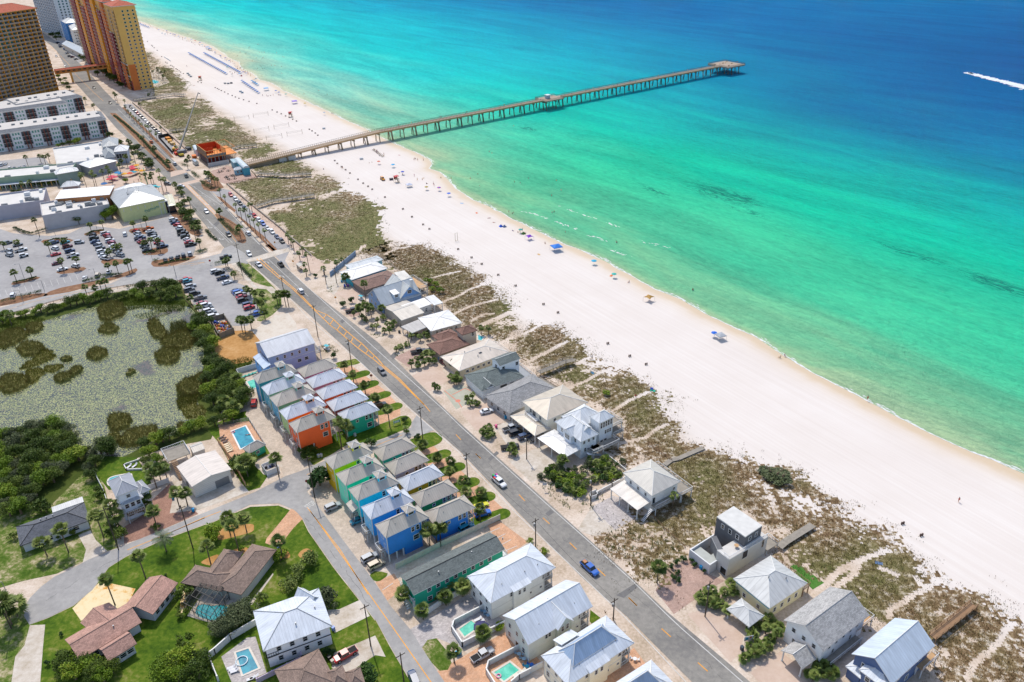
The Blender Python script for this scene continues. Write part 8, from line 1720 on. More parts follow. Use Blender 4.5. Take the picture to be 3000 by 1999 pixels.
# extra loads on three of them
def on(t,x,y,z,dx,dy,dz,c,name,lab,cat):
 p=pt(t,x,y,z);o=MB();F=Fr(p,AX+math.pi);o.box(F,-dx/2,-dy/2,z,dx/2,dy/2,z+dz);tag(o.link(name,paint(c,.7)),lab,cat)
for i,(x,y,c,nm)in enumerate(((300,1238,'3fae5a','green'),(318,1250,'3a6ad0','blue'),(330,1232,'d040a0','pink'),(312,1262,'e04040','red'),(338,1248,'e8e8e8','white'))):on('F',x,y,1.15,.8,.55,.45,c,'beach_bag',f'{nm} bundle of beach gear in the bed of the loaded white pickup','beach gear')
on('M',42,1088,1.12,1.1,.9,.35,'c08a60','carton','brown carton in the bed of the bright blue pickup','carton')
# bins, carts and skips
def bin_(s,c,lab,name='wheelie_bin',h=1.05,w_=.65):
 p=pts(s)[0];F=Fr(p,AX+random.uniform(-.4,.4));t=thing(name,lab,'bin',(p.x,p.y,0));part(t,'body',F,-w_/2,-w_/2,.08,w_/2,w_/2,h,paint(c,.6));part(t,'lid',F,-w_/2-.04,-w_/2-.04,h,w_/2+.06,w_/2+.04,h+.07,paint(c,.5,.2))
 for y in(-.25,.25):m_=MB();m_.tube(F.w(-w_/2,y-.03,.12),F.w(-w_/2,y+.03,.12),.12,n=8);m_.link('wheel',TYRE,t)
for s,c,lab in(('E 318,400','1a9ad0','blue lidded bin beside the first fan palm'),('E 345,440','2a5ad0','dark blue bin below the blue lidded one'),('E 375,440','7a3a9a','purple bin at the edge of the turquoise house drive'),('E 1215,1110','1a9ad0','blue bin by the palms of the cream low house'),('E 1410,1305','1a9ad0','blue bin before the grey-green shingled house'),('F 412,712','1aa0d0','bright blue bin at the end of the carport wall'),('F 325,795','e05088','pink bin behind the verge fan palm'),('M 1110,1150','18a0d8','blue bin against the modern white wall'),('N 543,1270','3a4a5a','dark bin beside the carved board sign'),('L 752,1320','18a8d8','turquoise bin by the palm between the courts'),('L 775,1310','18a8d8','second turquoise bin by the palm between the courts'),('K 993,350','3a70c8','blue bin at the corner of the brown ranch'),('K 1497,1090','8aa0d8','pale blue bin at the white metal roofed house'),('K 1460,1360','26282c','black bin by the nose of the red pickup'),('K 1490,1395','b8b0a0','beige cabinet by the nose of the red pickup'),('I 1592,822','18a0d8','blue bin beneath the brick drive palms'),('I 1778,938','18a0d8','blue bin at the edge of the street by the metal building'),('E 848,865','3a3d42','dark bin on the sandy yard'),('G 1225,1030','c8ccd0','pale utility cabinet beside the jade cottage lawn'),('G 890,1225','b8bcc0','grey utility cabinet, left one by the orange-red cottage'),('G 915,1220','b8bcc0','grey utility cabinet, right one by the orange-red cottage'),('I 180,745','8a8d92','grey box')):
 if 'grey box'!=lab:bin_(s,c,lab,'wheelie_bin' if 'cabinet' not in lab else 'utility_cabinet')
p=pts('G 455,1375')[0];a,b,c=pts('G 385,1330 418,1400 525,1345');F,L,W=frame3(a,b,c);t=thing('skip','white open rubbish skip with blue bags inside on the concrete pad','skip',F.w(L/2,W/2,0));WB=paint('e8e8ea')
for q in((0,0,L,.08),(0,W-.08,L,W),(0,.08,.08,W-.08),(L-.08,.08,L,W-.08)):part(t,'side_wall',F,q[0],q[1],0,q[2],q[3],1.9,WB)
for i in range(9):x,y=random.uniform(.6,L-.6),random.uniform(.5,W-.5);q=F.w(x,y,1.2);mb=MB();mb.tube(q,(q[0],q[1],1.9),.5,.2,7);tag(mb.link('rubbish_bag',paint(('2a3a6a','1a1c20','c8c8cc')[i%3],.6)),f"{('blue', 'black', 'white')[i % 3]} rubbish bag in the skip, {ordw(i)} of the pile",'rubbish bag','bags in the skip')
def cart(s,lab,c='2ab0c0'):
 p=pts(s)[0];F=Fr(p,AX+.3);t=thing('golf_cart',lab,'golf cart',(p.x,p.y,0));part(t,'body',F,-1.2,-.6,.3,1.2,.6,.75,WHITEW);part(t,'roof',F,-1.1,-.65,1.85,.9,.65,1.93,paint(c));part(t,'seat',F,-.6,-.55,.75,.1,.55,1.2,paint('d8cfc0'))
 for x in(-1,.8):
  for y in(-.58,.58):m_=MB();m_.tube(F.w(x,y,.75),F.w(x,y,1.85),.03,n=4);m_.link('post',DARK,t)
 for x in(-.8,.8):
  for y in(-.6,.5):m_=MB();m_.tube(F.w(x,y,.25),F.w(x,y+.12,.25),.25,n=9);m_.link('wheel',TYRE,t)
cart('G 965,235','golf cart with a turquoise roof on the grass beside the lavender house');cart('E 495,560','golf cart with a turquoise roof beside the blue chalet')
# scooter yard
for i in range(22):
 x=400+(i%6)*26+(i//6)*14;y=775+(i//6)*30+(i%6)*2;c=('2a5ad0','2a5ad0','e8e8e8','e8901c','e85a1c','e8b01c','d83a20','e8901c')[i%8];p=pt('D',x,y);F=Fr(p,random.uniform(0,3))
 cn={'2a5ad0':'blue','e8e8e8':'white','e8901c':'orange','e85a1c':'red-orange','e8b01c':'yellow','d83a20':'red'}[c]
 t=thing('scooter',f"{cn} hire scooter in the walled yard, {ordw(i)} counted row by row",'scooter',(p.x,p.y,0),'hire scooters in the walled yard');part(t,'body',F,-.8,-.3,.3,.8,.3,.85,paint(c));part(t,'seat',F,-.6,-.18,.86,.1,.18,1.0,DARK);m_=MB();m_.tube(F.w(.7,0,.5),F.w(.55,0,1.2),.04,n=4);m_.link('steering_column',DARK,t)
 for xx in(-.65,.65):m_=MB();m_.tube(F.w(xx,-.07,.28),F.w(xx,.07,.28),.28,n=9);m_.link('wheel',TYRE,t)
 # PEOPLE, BEACH THINGS, POOLS, BOAT
SKIN=[paint(c,.6,.08,3)for c in('d9a888','b5805e','8a5a3e')]
def person_mesh(pose,k):
 """skin-modifier body on a jointed skeleton"""
 if pose=='stand':J=[(0,0,.95),(0,0,1.2),(0,0,1.42),(0,.0,1.53),(0,.02,1.68),(.19,0,1.4),(.26,.03,1.13),(.25,.1,.88),(-.19,0,1.4),(-.27,-.02,1.13),(-.27,.05,.87),(.1,0,.88),(.11,.04,.5),(.12,0,.09),(.12,.13,.04),(-.1,0,.88),(-.11,.0,.5),(-.12,-.04,.09),(-.12,.09,.04)]
 elif pose=='walk':J=[(0,0,.95),(0,.02,1.2),(0,.04,1.42),(0,.06,1.53),(0,.09,1.68),(.19,.04,1.4),(.24,-.14,1.16),(.22,-.1,.92),(-.19,.04,1.4),(-.24,.2,1.18),(-.2,.38,1.02),(.1,0,.88),(.1,.26,.54),(.1,.3,.1),(.1,.43,.06),(-.1,0,.88),(-.1,-.08,.5),(-.1,-.36,.14),(-.1,-.26,.05)]
 elif pose=='sit':J=[(0,0,.12),(0,-.06,.38),(0,-.1,.6),(0,-.08,.7),(0,-.05,.85),(.19,-.1,.58),(.3,-.2,.34),(.32,-.3,.08),(-.19,-.1,.58),(-.28,.04,.36),(-.2,.24,.36),(.1,.05,.1),(.13,.45,.4),(.13,.72,.06),(.13,.85,.04),(-.1,.05,.1),(-.13,.5,.14),(-.13,.92,.07),(-.13,.98,.16)]
 else:J=[(0,0,.14),(0,-.28,.16),(0,-.5,.15),(0,-.6,.16),(0,-.74,.18),(.19,-.48,.14),(.3,-.3,.1),(.3,-.05,.08),(-.19,-.48,.14),(-.3,-.6,.1),(-.2,-.8,.1),(.1,.06,.12),(.12,.48,.12),(.12,.88,.09),(.12,.94,.16),(-.1,.06,.12),(-.13,.46,.22),(-.12,.84,.08),(-.12,.92,.14)]
 E=[(0,1),(1,2),(2,3),(3,4),(2,5),(5,6),(6,7),(2,8),(8,9),(9,10),(0,11),(11,12),(12,13),(13,14),(0,15),(15,16),(16,17),(17,18)]
 R=[.14,.13,.14,.06,.11,.06,.045,.035,.06,.045,.035,.095,.065,.042,.035,.095,.065,.042,.035]
 me=bpy.data.meshes.new('body');me.from_pydata(J,E,[]);me.update();o=bpy.data.objects.new('body',me);COL.objects.link(o);m=o.modifiers.new('s','SKIN')
 if not me.skin_vertices:
  bpy.context.view_layer.objects.active=o;o.select_set(True)
  try:bpy.ops.mesh.customdata_skin_add()
  except Exception:pass
 for i,sv in enumerate(me.skin_vertices[0].data):sv.radius=(R[i],R[i]*.85);sv.use_root=(i==0)
 s2=o.modifiers.new('b','SUBSURF');s2.levels=1
 out=bpy.data.meshes.new_from_object(o.evaluated_get(bpy.context.evaluated_depsgraph_get()));bpy.data.objects.remove(o);out.materials.clear();out.materials.append(SKIN[k]);out.polygons.foreach_set('use_smooth',[True]*len(out.polygons));return out,J
POSE={}
for ps_ in('stand','walk','sit','lie'):
 for k in range(3):POSE[ps_,k]=person_mesh(ps_,k)
def cloth(pose,c,top=False):
 key=('cl',pose,c,top)
 if key not in _cm:
  J=[Vector(j)for j in POSE[pose,0][1]];mb=MB();a,b=J[0],J[1];d=(b-a).normalized();mb.tube(a-d*.1,a+d*.08,.185,.165,9)
  for i,j in((11,12),(15,16)):mb.tube(J[i],J[i].lerp(J[j],.45),.12,.105,8)
  if top:mb.tube(a+d*.06,J[2],.17,.19,9)
  _cm[key]=raw(mb,'clothing',paint(c,.8),True)
 return _cm[key]
def hair(pose,c):
 key=('h',pose,c)
 if key not in _cm:
  J=POSE[pose,0][1];p=Vector(J[4]);mb=MB();mb.tube(p+Vector((0,-.02,-.02)),p+Vector((0,-.02,.13)),.125,.07,8);_cm[key]=raw(mb,'hair',paint(c,.8),True)
 return _cm[key]
def person(p,pose,label,group=None,c='2a4a9a',rz=None,z=0.0,top=False,detail=True,k=None):
 k=random.randrange(3)if k is None else k;t=thing('person',label,'person',(p.x,p.y,z),group,random.random()*6.28 if rz is None else rz)
 inst('body',POSE[pose,k][0],t)
 if detail:inst('clothing',cloth(pose,c,top),t);inst('hair',hair(pose,('2c2018','6a4a2a','a88850')[k%3]),t)
 return t
PC=[('c0392b','red'),('2a4a9a','blue'),('1c1c22','black'),('e8b01c','yellow'),('d0508a','pink'),('2a8a7a','teal'),('e6e6e6','white'),('7a4a9a','purple')]
# bathers in the water
bath=[]
for w_ in 'S 572,240 632,242 470,130 472,140 850,90 865,98 795,288 995,265 1027,270 1075,245 1235,255 1262,310 1208,342 1222,435 1210,440 962,435 982,445 990,440 1286,552 1577,608 1582,612 2020,885 2015,882 Q 145,35 215,30 283,30 460,35 440,135 590,208 690,185 705,170 1090,380 1120,318 1190,400 1190,415 1250,425 1260,425 1160,452 1300,350 1290,360 1390,320 1405,318 1415,410 1440,410 1455,405 1470,410 1450,475 1460,470 1610,415 1680,460 1695,465 1420,565 1435,575 1390,595 1450,598 1470,595 1550,560 1865,620 1670,652 1440,680 1750,820 1925,885 2095,850 2190,895 1665,575 1590,562 1330,510 1305,465 1380,475 V 1082,480 1090,478 1505,370 1378,524 1400,512'.split():
 if ',' not in w_:T_=w_;continue
 x,y=map(float,w_.split(','));bath.append((src(T_,x,y),pt(T_,x,y,SEA_Z)))
bath.sort(key=lambda e:e[0][0])
for i,(_,p)in enumerate(bath):c,nm=PC[i%8];person(p,'stand',f"bather standing in the sea, {ordw(i)} from the left",'bathers in the sea',c,z=SEA_Z-.75)
# people on the sand
for i,(s,pose,lab,c,top)in enumerate((('O 1278,225','walk','person in a red top walking alone on the empty beach at the lower right','c8402a',True),('F 1205,165','walk','person in grey standing at the end of the dune path by the boardwalk','8a8d98',True),('S 1438,1272','stand','person','1c1c22',False),('S 1652,838','sit','person sitting alone near the water by the turquoise parasols','2a4a9a',False),('S 1170,615','sit','person sitting on the sand left of the blue canopy','1c1c22',False),('S 875,495','lie','sunbather lying on a red towel near the water','c0392b',False),('S 848,470','lie','sunbather lying beside the wet sand above the red towel','d0508a',False),('W 1993,920','walk','person walking on the wet sand far right by the water','b0402a',True),('W 1793,822','sit','person sitting alone at the water edge right of the pink striped canopy','2a8a7a',False),('W 1803,818','sit','second person sitting at the water edge, slightly to the right','1c1c22',False),('F 1605,505','sit','person in a red hat sitting beside the sandy dune path','d0304a',True),('C 1405,775','sit','person sitting on the sand below the pier','2a4a9a',False),('C 1570,765','walk','person walking past the barrels below the pier','1c1c22',True),('C 1582,770','walk','second person walking past the barrels below the pier','c0392b',False),('Q 2245,1120','stand','left person of a pair standing at the waterline above the pier','7a4a9a',False),('Q 2258,1122','stand','right person of a pair standing at the waterline above the pier','1c1c22',False),('Q 580,575','walk','person walking alone on the upper beach','2a4a9a',True))):
 if lab=='person':continue
 person(pts(s)[0],pose,lab,None,c,top=top)
rl=random.Random(3)
crowd=[]
for s0,s1,n in(('Q 40,70','Q 420,215',14),('Q 440,220','Q 860,380',26),('Q 870,385','Q 1180,590',22),('Q 1150,580','Q 1300,680',16),('Q 1050,620','Q 1240,690',6),('Q 1460,910','Q 1650,900',7),('S 185,80','S 240,120',7),('S 395,130','S 435,135',4),('S 350,215','S 540,290',8),('S 1005,535','S 1060,560',5),('Q 820,390','Q 850,380',4),('Q 1350,720','Q 1390,750',3)):
 a=pts(s0)[0];b=pts(s1)[0]
 for i in range(n):q=a.lerp(b,(i+rl.random())/n)+Vector((rl.uniform(-3,3),rl.uniform(-3,3),0));crowd.append((proj(q),q))
crowd.sort(key=lambda e:e[0][0])
for i,(_,p)in enumerate(crowd):c,nm=PC[(i*5)%8];person(p,('stand','walk','sit','lie')[(i*7)%4],f"beachgoer in {nm} on the busy sand, {ordw(i) if i < 98 else 'number %d' % (i + 1)} from the left",'beachgoers on the busy sand',c,top=i%3==0)
pp=[]
for i in range(34):x=Lp0+10+(Lend-Lp0-14)*(i+rl.random())/34;pp.append(Vector(FP.w(x,rl.choice((-2.1,2.0)),DZ)))
for i,p in enumerate(pp):c,nm=PC[(i*3)%8];person(p,'stand',f"person in {nm} at the pier railing, {ordw(i)} from the shore",'people on the pier',c,z=DZ+.01,top=True)
for i,(x,y)in enumerate(((735,670),(560,730),(640,755),(150,800),(545,780),(480,810),(840,735),(1145,1080),(1160,1110),(1750,640))):person(pt('X',x,y),'walk',f"pedestrian by the plaza and pier entrance, {ordw(i)} listed around the crossing",'pedestrians near the crossing',PC[i%8][0],top=True)
# barrels
bm_=MB();prf=[(0,.2),(.3,.24),(.6,.24),(.85,.2)]
for(z0,r0),(z1,r1)in zip(prf,prf[1:]):bm_.tube((0,0,z0),(0,0,z1),r0,r1,10,caps=z1==.85 or z0==0)
BAR=raw(bm_,'drum',paint('6e564c',.7,.2),True);rb_=MB();
for z_ in(.3,.62):rb_.tube((0,0,z_-.03),(0,0,z_+.03),.25,n=10)
BAND=raw(rb_,'hoop',paint('3a2c28',.7),True)
L=[]
for w_ in 'Q 127,285 175,330 185,340 203,358 238,388 290,460 335,525 352,535 395,560 413,570 430,580 455,600 470,610 490,625 508,638 540,655 708,750 745,760 905,817 930,828 948,838 975,851 1013,868 1052,889 1100,908 1137,925 1177,940 1230,957 1294,975 1383,1000 1560,1074 1615,1098 1663,1118 1713,1143 1755,1160 1795,1180 1838,1202 1987,1297 2018,1315 2055,1340 2083,1365 C 1275,410 1508,698 1532,724 1572,755 1608,782 1648,813 1722,870 1770,905 1816,934 1853,962 S 3,180 25,195 50,214 96,250 126,272 154,290 178,308 251,352 354,420 406,465 470,509 506,535 671,651 748,699 806,736 901,799 1001,861 1161,967 1244,1015 1530,1193 1656,1265 1750,1312 O 765,428 937,536'.split():
 if ',' not in w_:T_=w_;continue
 x,y=map(float,w_.split(','))
 if T_=='C' and x<1300:continue
 L.append((src(T_,x,y),pt(T_,x,y)))
L.sort(key=lambda e:e[0][0]);LL_=[]
for e in L:
 if not any((e[1]-q[1]).length<1.2 for q in LL_):LL_.append(e)
for i,(_,p)in enumerate(LL_):
 for j,dx in enumerate((-.29,.29)):
  t=thing('litter_barrel',f"dark litter barrel on the beach, {'left' if j == 0 else 'right'} of pair {ordw(i)} from the left",'barrel',(p.x+dx,p.y+dx*.3,0),'litter barrels on the beach');inst('drum',BAR,t);inst('hoop',BAND,t)
  # lounger
lm=MB();lm.box(ID,-.95,-.32,.3,.45,.32,.36,0);lm.bar((.42,0,.34),(1.0,0,.8),.64,.06,0)
LOUNGE={}
def lounge_me(c):
 if c not in LOUNGE:
  fm_=MB()
  for x in(-.8,.35):
   for y in(-.27,.27):fm_.tube((x,y,0),(x,y,.3),.03,n=4)
  LOUNGE[c]=(raw(lm,'cushion',paint(c,.7)),raw(fm_,'frame',WHITEW))
 return LOUNGE[c]
def lounger(p,c,label,group,rz):a,b=lounge_me(c);t=thing('sun_lounger',label,'sun lounger',(p.x,p.y,p.z),group,rz);inst('cushion',a,t);inst('frame',b,t)
def setrow(s0,s1,n,c,cn,row,lc=None,r=1.25):
 a=pts(s0)[0];b=pts(s1)[0];out=AX-math.pi/2
 for i in range(n):
  p=a.lerp(b,i/(n-1));umbrella(p,c,f"{cn} beach parasol, {ordw(i)} from the top of {row}",'parasols of '+row,r=r)
  for j,dx in enumerate((-.75,.75)):
   q=p+Vector((math.cos(AX),math.sin(AX),0))*dx+Vector((math.cos(out),math.sin(out),0))*.9
   if(n*2<70):lounger(q,lc or c,f"{'upper' if j else 'lower'} {cn} lounger by parasol {ordw(i)} of {row}",'loungers of '+row,out)
setrow('Q 605,432','Q 1025,662',24,'2a78c8','blue','the landward blue rental row');setrow('Q 780,430','Q 1190,650',24,'2a78c8','blue','the seaward blue rental row');setrow('Q 1215,752','Q 1395,880',10,'2a78c8','blue','the short blue row near the volleyball nets');setrow('Q 1330,755','Q 1385,790',4,'3a98d0','light blue','the tiny blue row at the water')
setrow('Q 0,75','Q 140,130',9,'2a78c8','blue','the farthest blue row')
# individual parasols and canopies
for i,(s,c,c2,lab)in enumerate((('Q 185,135','c8d0dc',None,'pale parasol between the farthest blue row and the tower'),('Q 258,165','4a88d8',None,'blue parasol right of the pale one near the water'),('Q 350,178','7a5ad0',None,'violet parasol on the far crowded sand'),('Q 395,208','2a68b8',None,'dark blue parasol after the violet one'),('Q 425,215','2a68b8',None,'second dark blue parasol after the violet one'),('Q 445,222','2a68b8',None,'third dark blue parasol after the violet one'),('Q 487,240','4a88d8',None,'lone mid-blue parasol on the far crowded sand'),('Q 565,262','9ab8e8',None,'pale blue parasol on the far crowded sand'),('Q 635,280','9ab8e8',None,'pale blue parasol left of the red one'),('Q 678,290','e06a6a',None,'pinkish red parasol near the far water'),('Q 732,312','4a5ad0',None,'indigo parasol near the far water'),('Q 760,335','8ac0d8',None,'light turquoise parasol behind the indigo one'),('Q 300,205','5a88a8',None,'grey-blue parasol behind the crowd'),('Q 333,215','5a88a8',None,'second grey-blue parasol behind the crowd'),('Q 905,425','4a6ab8',None,'navy parasol above the seaward rental row'),('Q 968,465','4a6ab8',None,'navy parasol above the middle of the seaward rental row'),('Q 1025,492','4a4ab8',None,'indigo parasol close to the curved shoreline'),('Q 1068,525','3a88c8',None,'blue parasol close to the curved shoreline'),('Q 1045,598','3ab8c0',None,'turquoise parasol just inside the seaward rental row'),('Q 1230,655','4a5ab8',None,'dark indigo parasol at the end of the rental rows'),('Q 1265,668','8a9ac8',None,'greyish parasol at the end of the rental rows'),('Q 1185,675','6ab0e8',None,'light blue parasol below the rental rows'),('Q 1100,680','c8c8c8',None,'grey-white parasol left of the wooden line'),('Q 1375,735','5a8aa8',None,'grey-blue parasol at the water above the short row'),('Q 1605,872','3a78c8',None,'blue parasol near the water, left of a pair'),('Q 1640,890','3a78c8',None,'blue parasol near the water, right of a pair'),('Q 1720,912','3ab0a8',None,'small teal parasol near the water'),('Q 1938,1018','d0b040',None,'mustard parasol close to the water above the pier'),('Q 2160,1125','b8c0d0',None,'pale parasol just above the pier'),('S 216,160','e04a7a','f0a040','pink and orange striped parasol below the pier'),('S 298,178','3ab0e0',None,'sky blue parasol below the pier'),('S 353,220','3a58c8',None,'royal blue parasol next to the red umbrella tower'),('S 490,308','6ac040','e06030','green and orange parasol on the pier-side sand'),('S 562,312','d04080','3a60d0','pink and blue parasol right of the green one'),('S 618,345','2a70e0',None,'bright blue parasol left of the curved shore'),('S 1450,735','30b0d8',None,'sky blue parasol alone near the middle of the beach'),('S 1565,812','40c0b0',None,'teal parasol beside the orange towel'),('S 1030,555','48a8a0',None,'teal-grey parasol in the group above the purple canopy'),('S 1138,1150'.replace('1138,1150','2138,1152'),'1a70e0',None,'bright blue parasol left of the grey canopy'))):
 umbrella(pts(s)[0],c,lab,'scattered beach parasols',col2=c2,r=1.15 if 'sky' not in lab else 1.3)
def canopy(s,c,lab,w_=3.2,h=2.3,rise=.9,rz=.4,shape='pyr'):
 p=pts(s)[0];F=Fr(p,rz);t=thing('beach_canopy',lab,'canopy',(p.x,p.y,0));k=w_/2;mb=MB();c_=[F.w(-k,-k,h),F.w(k,-k,h),F.w(k,k,h),F.w(-k,k,h)];tp=F.w(0,0,h+rise)
 for i in range(4):
  a,b=Vector(c_[i]),Vector(c_[(i+1)%4]);m_=(a+b)/2+Vector((0,0,-.02));
  if shape=='sail':m_=m_.lerp(Vector(tp),.28);m_.z=h+.1
  mb.face([a,m_,tp]);mb.face([m_,b,tp])
  if shape!='sail':mb.face([(a.x,a.y,a.z-.25),(b.x,b.y,b.z-.25),b,a])
 mb.link('canopy_cloth',paint(c,.7),t)
 for q in c_:m_=MB();m_.tube((q[0],q[1],0),q,.04,n=5);m_.link('leg',METALG,t)
canopy('S 1235,655','1a7ad8','large blue pyramid canopy near the middle of the shoreline',4.6);canopy('S 1765,945','c89a50','tan pointed canopy near the water in the middle of the beach',3.4,1.9,1.0,.8,'sail');canopy('S 1080,592','8a3ac8','purple star-shaped canopy near the shoreline',3.2,1.7,.9,.5,'sail');canopy('S 2175,1165','a8adb4','grey canopy beside the bright blue parasol at the right',3.2,2.0,.4)
canopy('Q 1492,845','7ab8e8','pale blue canopy above the volleyball nets',4,2.2,.5);canopy('Q 1818,995','8a6ad8','violet canopy at the upper beach',4,2.2,.3);canopy('Q 820,368','7aa8e0','pale blue canopy amid the crowded far sand',4,2.2,.5);canopy('Q 845,385','6a98d8','second pale blue canopy amid the crowded far sand',3.4,2.2,.5);canopy('S 390,290','d4d8e8','white and navy canopy tent below the pier',3.2,1.6,.8)
def tent(s,c,lab):
 p=pts(s)[0];F=Fr(p,.5);t=thing('beach_tent',lab,'tent',(p.x,p.y,0));mb=MB();tp=F.w(-.2,0,1.3);c_=[F.w(-1,-1,0),F.w(1,-.9,0),F.w(1,.9,0),F.w(-1,1,0)]
 for i in range(4):mb.face([c_[i],c_[(i+1)%4],tp])
 mb.link('tent_cloth',paint(c,.6),t);m_=MB();m_.tube(tp,F.w(.9,0,.9),.03,n=4);m_.link('tent_pole',METALG,t)
tent('S 918,518','1a60d8','royal blue pop-up tent near the shoreline');tent('S 938,520','6a7aa0','grey-blue pop-up tent next to the royal blue one');tent('S 1047,560','4a7a30','green pop-up tent beside the purple canopy');tent('Q 1208,680','c04a4a','reddish tent at the end of the rental rows')
for s,c,lab in(('S 777,440','e87a4a','orange towel laid near the shoreline'),('S 692,384','8ab8e0','pale blue towel near the curved shoreline'),('S 333,108','c89a98','pinkish mat on the sand below the pier'),('S 1550,800','e8804a','orange towel beside the teal parasol'),('S 1134,678','d8b070','straw mat on the empty sand left of the blue canopy'),('S 470,240','c8a888','beige mat behind the red umbrella tower'),('F 1765,455','18b8a0','turquoise towel at the sea end of the dune path'),('F 1755,440','2a48b0','blue beach bag pile at the sea end of the dune path'),('F 1210,292','4a7a9a','blue towel bundle on the dune by the boardwalk'),('O 548,785','6a88b0','blue board sign lying in the dune at the path fork'),('Q 660,790','b0785a','small brown board on the upper beach')):
 p=pts(s)[0];F=Fr(p,random.random()*3);mb=MB();w_=.5
 for i in range(4):mb.box(F,-.9+.45*i,-w_,.02,-.45+.45*i,w_,.05+.02*(i%2))
 tag(mb.link('beach_towel' if 'towel' in lab or 'mat' in lab else 'beach_item',paint(c,.9)),lab,'towel' if 'towel' in lab or 'mat' in lab else 'beach gear')
 # volleyball nets
for i,(a,b)in enumerate((('C 587,325','C 722,310'),('C 763,298','C 897,275'),('C 768,440','C 905,415'),('C 953,403','C 1088,380'),('C 882,505','C 1025,482'),('C 1072,468','C 1210,445'))):
 p,q=pts(a)[0],pts(b)[0];t=thing('volleyball_net',f"beach volleyball net between two posts, {ordw(i)} reading left to right and down",'volleyball net',(p.x,p.y,0),'volleyball nets');NP=paint('a08a6a',.8)
 for r in(p,q):m_=MB();m_.tube((r.x,r.y,0),(r.x,r.y,3.2),.12,n=6);m_.link('post',NP,t)
 m_=MB();
 for h_ in(1.7,2.6):m_.bar((p.x,p.y,h_),(q.x,q.y,h_),.07,.07)
 for k in range(14):r=p.lerp(q,k/13);m_.bar((r.x,r.y,1.7),(r.x,r.y,2.6),.02,.02)
 m_.link('net',paint('8a8478',.8),t)
 # lifeguard tower, buggy, crates
def lguard(s,lab,c='c8282a'):
 p=pts(s)[0];F=Fr(p,.6);t=thing('lifeguard_stand',lab,'lifeguard stand',(p.x,p.y,0));WP=paint('d8c0a0')
 for x in(-1,1):
  for y in(-1,1):m_=MB();m_.tube(F.w(x*1.3,y*1.3,0),F.w(x,y,1.9),.1,n=5);m_.link('leg',WP,t)
 part(t,'platform',F,-1.3,-1.3,1.9,1.3,1.3,2.05,WP);part(t,'back_panel',F,-1.2,.9,2.05,1.2,1.1,3.6,paint(c));part(t,'roof',F,-1.4,-1.2,3.6,1.4,1.4,3.75,paint(c));part(t,'seat',F,-.6,-.4,2.05,.6,.4,2.6,WP)
 for x in(-1.1,1.1):m_=MB();m_.tube(F.w(x,-1,2.05),F.w(x,-1,3.6),.06,n=4);m_.link('post',WP,t)
 m_=MB();m_.bar(F.w(0,-1.3,1.9),F.w(0,-2.9,0),.8,.08);m_.link('ramp',WP,t)
lguard('C 1105,290','red roofed lifeguard stand on stilts by the volleyball nets');lguard('S 318,262','red lifeguard stand beside the yellow beach vehicle');lguard('Q 735,728','orange-red lifeguard stand on the upper beach','d0501c')
carat('S',237,245,25,18,'jeep','A','yellow-orange lifeguard vehicle parked on the sand below the pier')
def deckbox(s,lab,c):p=pts(s)[0];F=Fr(p,.3);t=thing('storage_box',lab,'storage box',(p.x,p.y,0));part(t,'body',F,-1.1,-.6,.1,1.1,.6,1.0,paint(c));part(t,'lid',F,-1.15,-.65,1.0,1.15,.65,1.1,paint(c,.4,.2));part(t,'skid',F,-1,-.5,0,1,-.3,.1,DARK)
deckbox('S 116,132','white storage box on the sand below the pier','dcdcdc');deckbox('C 1408,402','white storage box on the sand above the pier','dcdcdc');deckbox('Q 1018,768','grey storage box near the wooden line','a8a8a8');deckbox('Q 1055,770','second grey storage box near the wooden line','9a9aa0');deckbox('Q 1090,765','dark storage box at the end of the wooden line','3a3a42');deckbox('S 287,250','dark beach cart beside the lifeguard stand','4a3a40');deckbox('Q 1195,862','long grey stacked loungers crate','a8b4c0');deckbox('Q 1215,875','second grey stacked loungers crate','98a8b8');deckbox('Q 590,655','grey crate by the upper beach barrels','98a8b0');deckbox('Q 605,672','second grey crate by the upper beach barrels','a8b0b8');deckbox('Q 625,690','third grey crate by the upper beach barrels','a8b0b8')
for i in range(10):p=pts('Q 320,465')[0].lerp(pts('Q 390,510')[0],i/9);lounger(p,'9aa8b8',f"stacked grey-blue lounger in the upper beach line, {ordw(i)} from the top",'grey loungers in the upper beach line',AX)
for i in range(9):p=pts('S 183,78')[0].lerp(pts('S 238,118')[0],i/8);lounger(p,'8a7a68',f"brown lounger in the short slanted line below the pier, {ordw(i)} from the left",'brown loungers below the pier',AX-1.2)
t=thing('swing_frame','pale open frame standing alone on the sand','frame',(pts('S 660,600')[0].x,pts('S 660,600')[0].y,0));p,q=pts('S 655,602 668,598');
for r in(p,q):m_=MB();m_.tube((r.x,r.y,0),(r.x,r.y,4.2),.1,n=5);m_.link('post',paint('c8c0a0'),t)
m_=MB();m_.bar((p.x,p.y,4.1),(q.x,q.y,4.1),.1,.1);m_.bar((p.x,p.y,.3),(q.x,q.y,.3),.1,.1);m_.link('crossbar',paint('c8c0a0'),t)
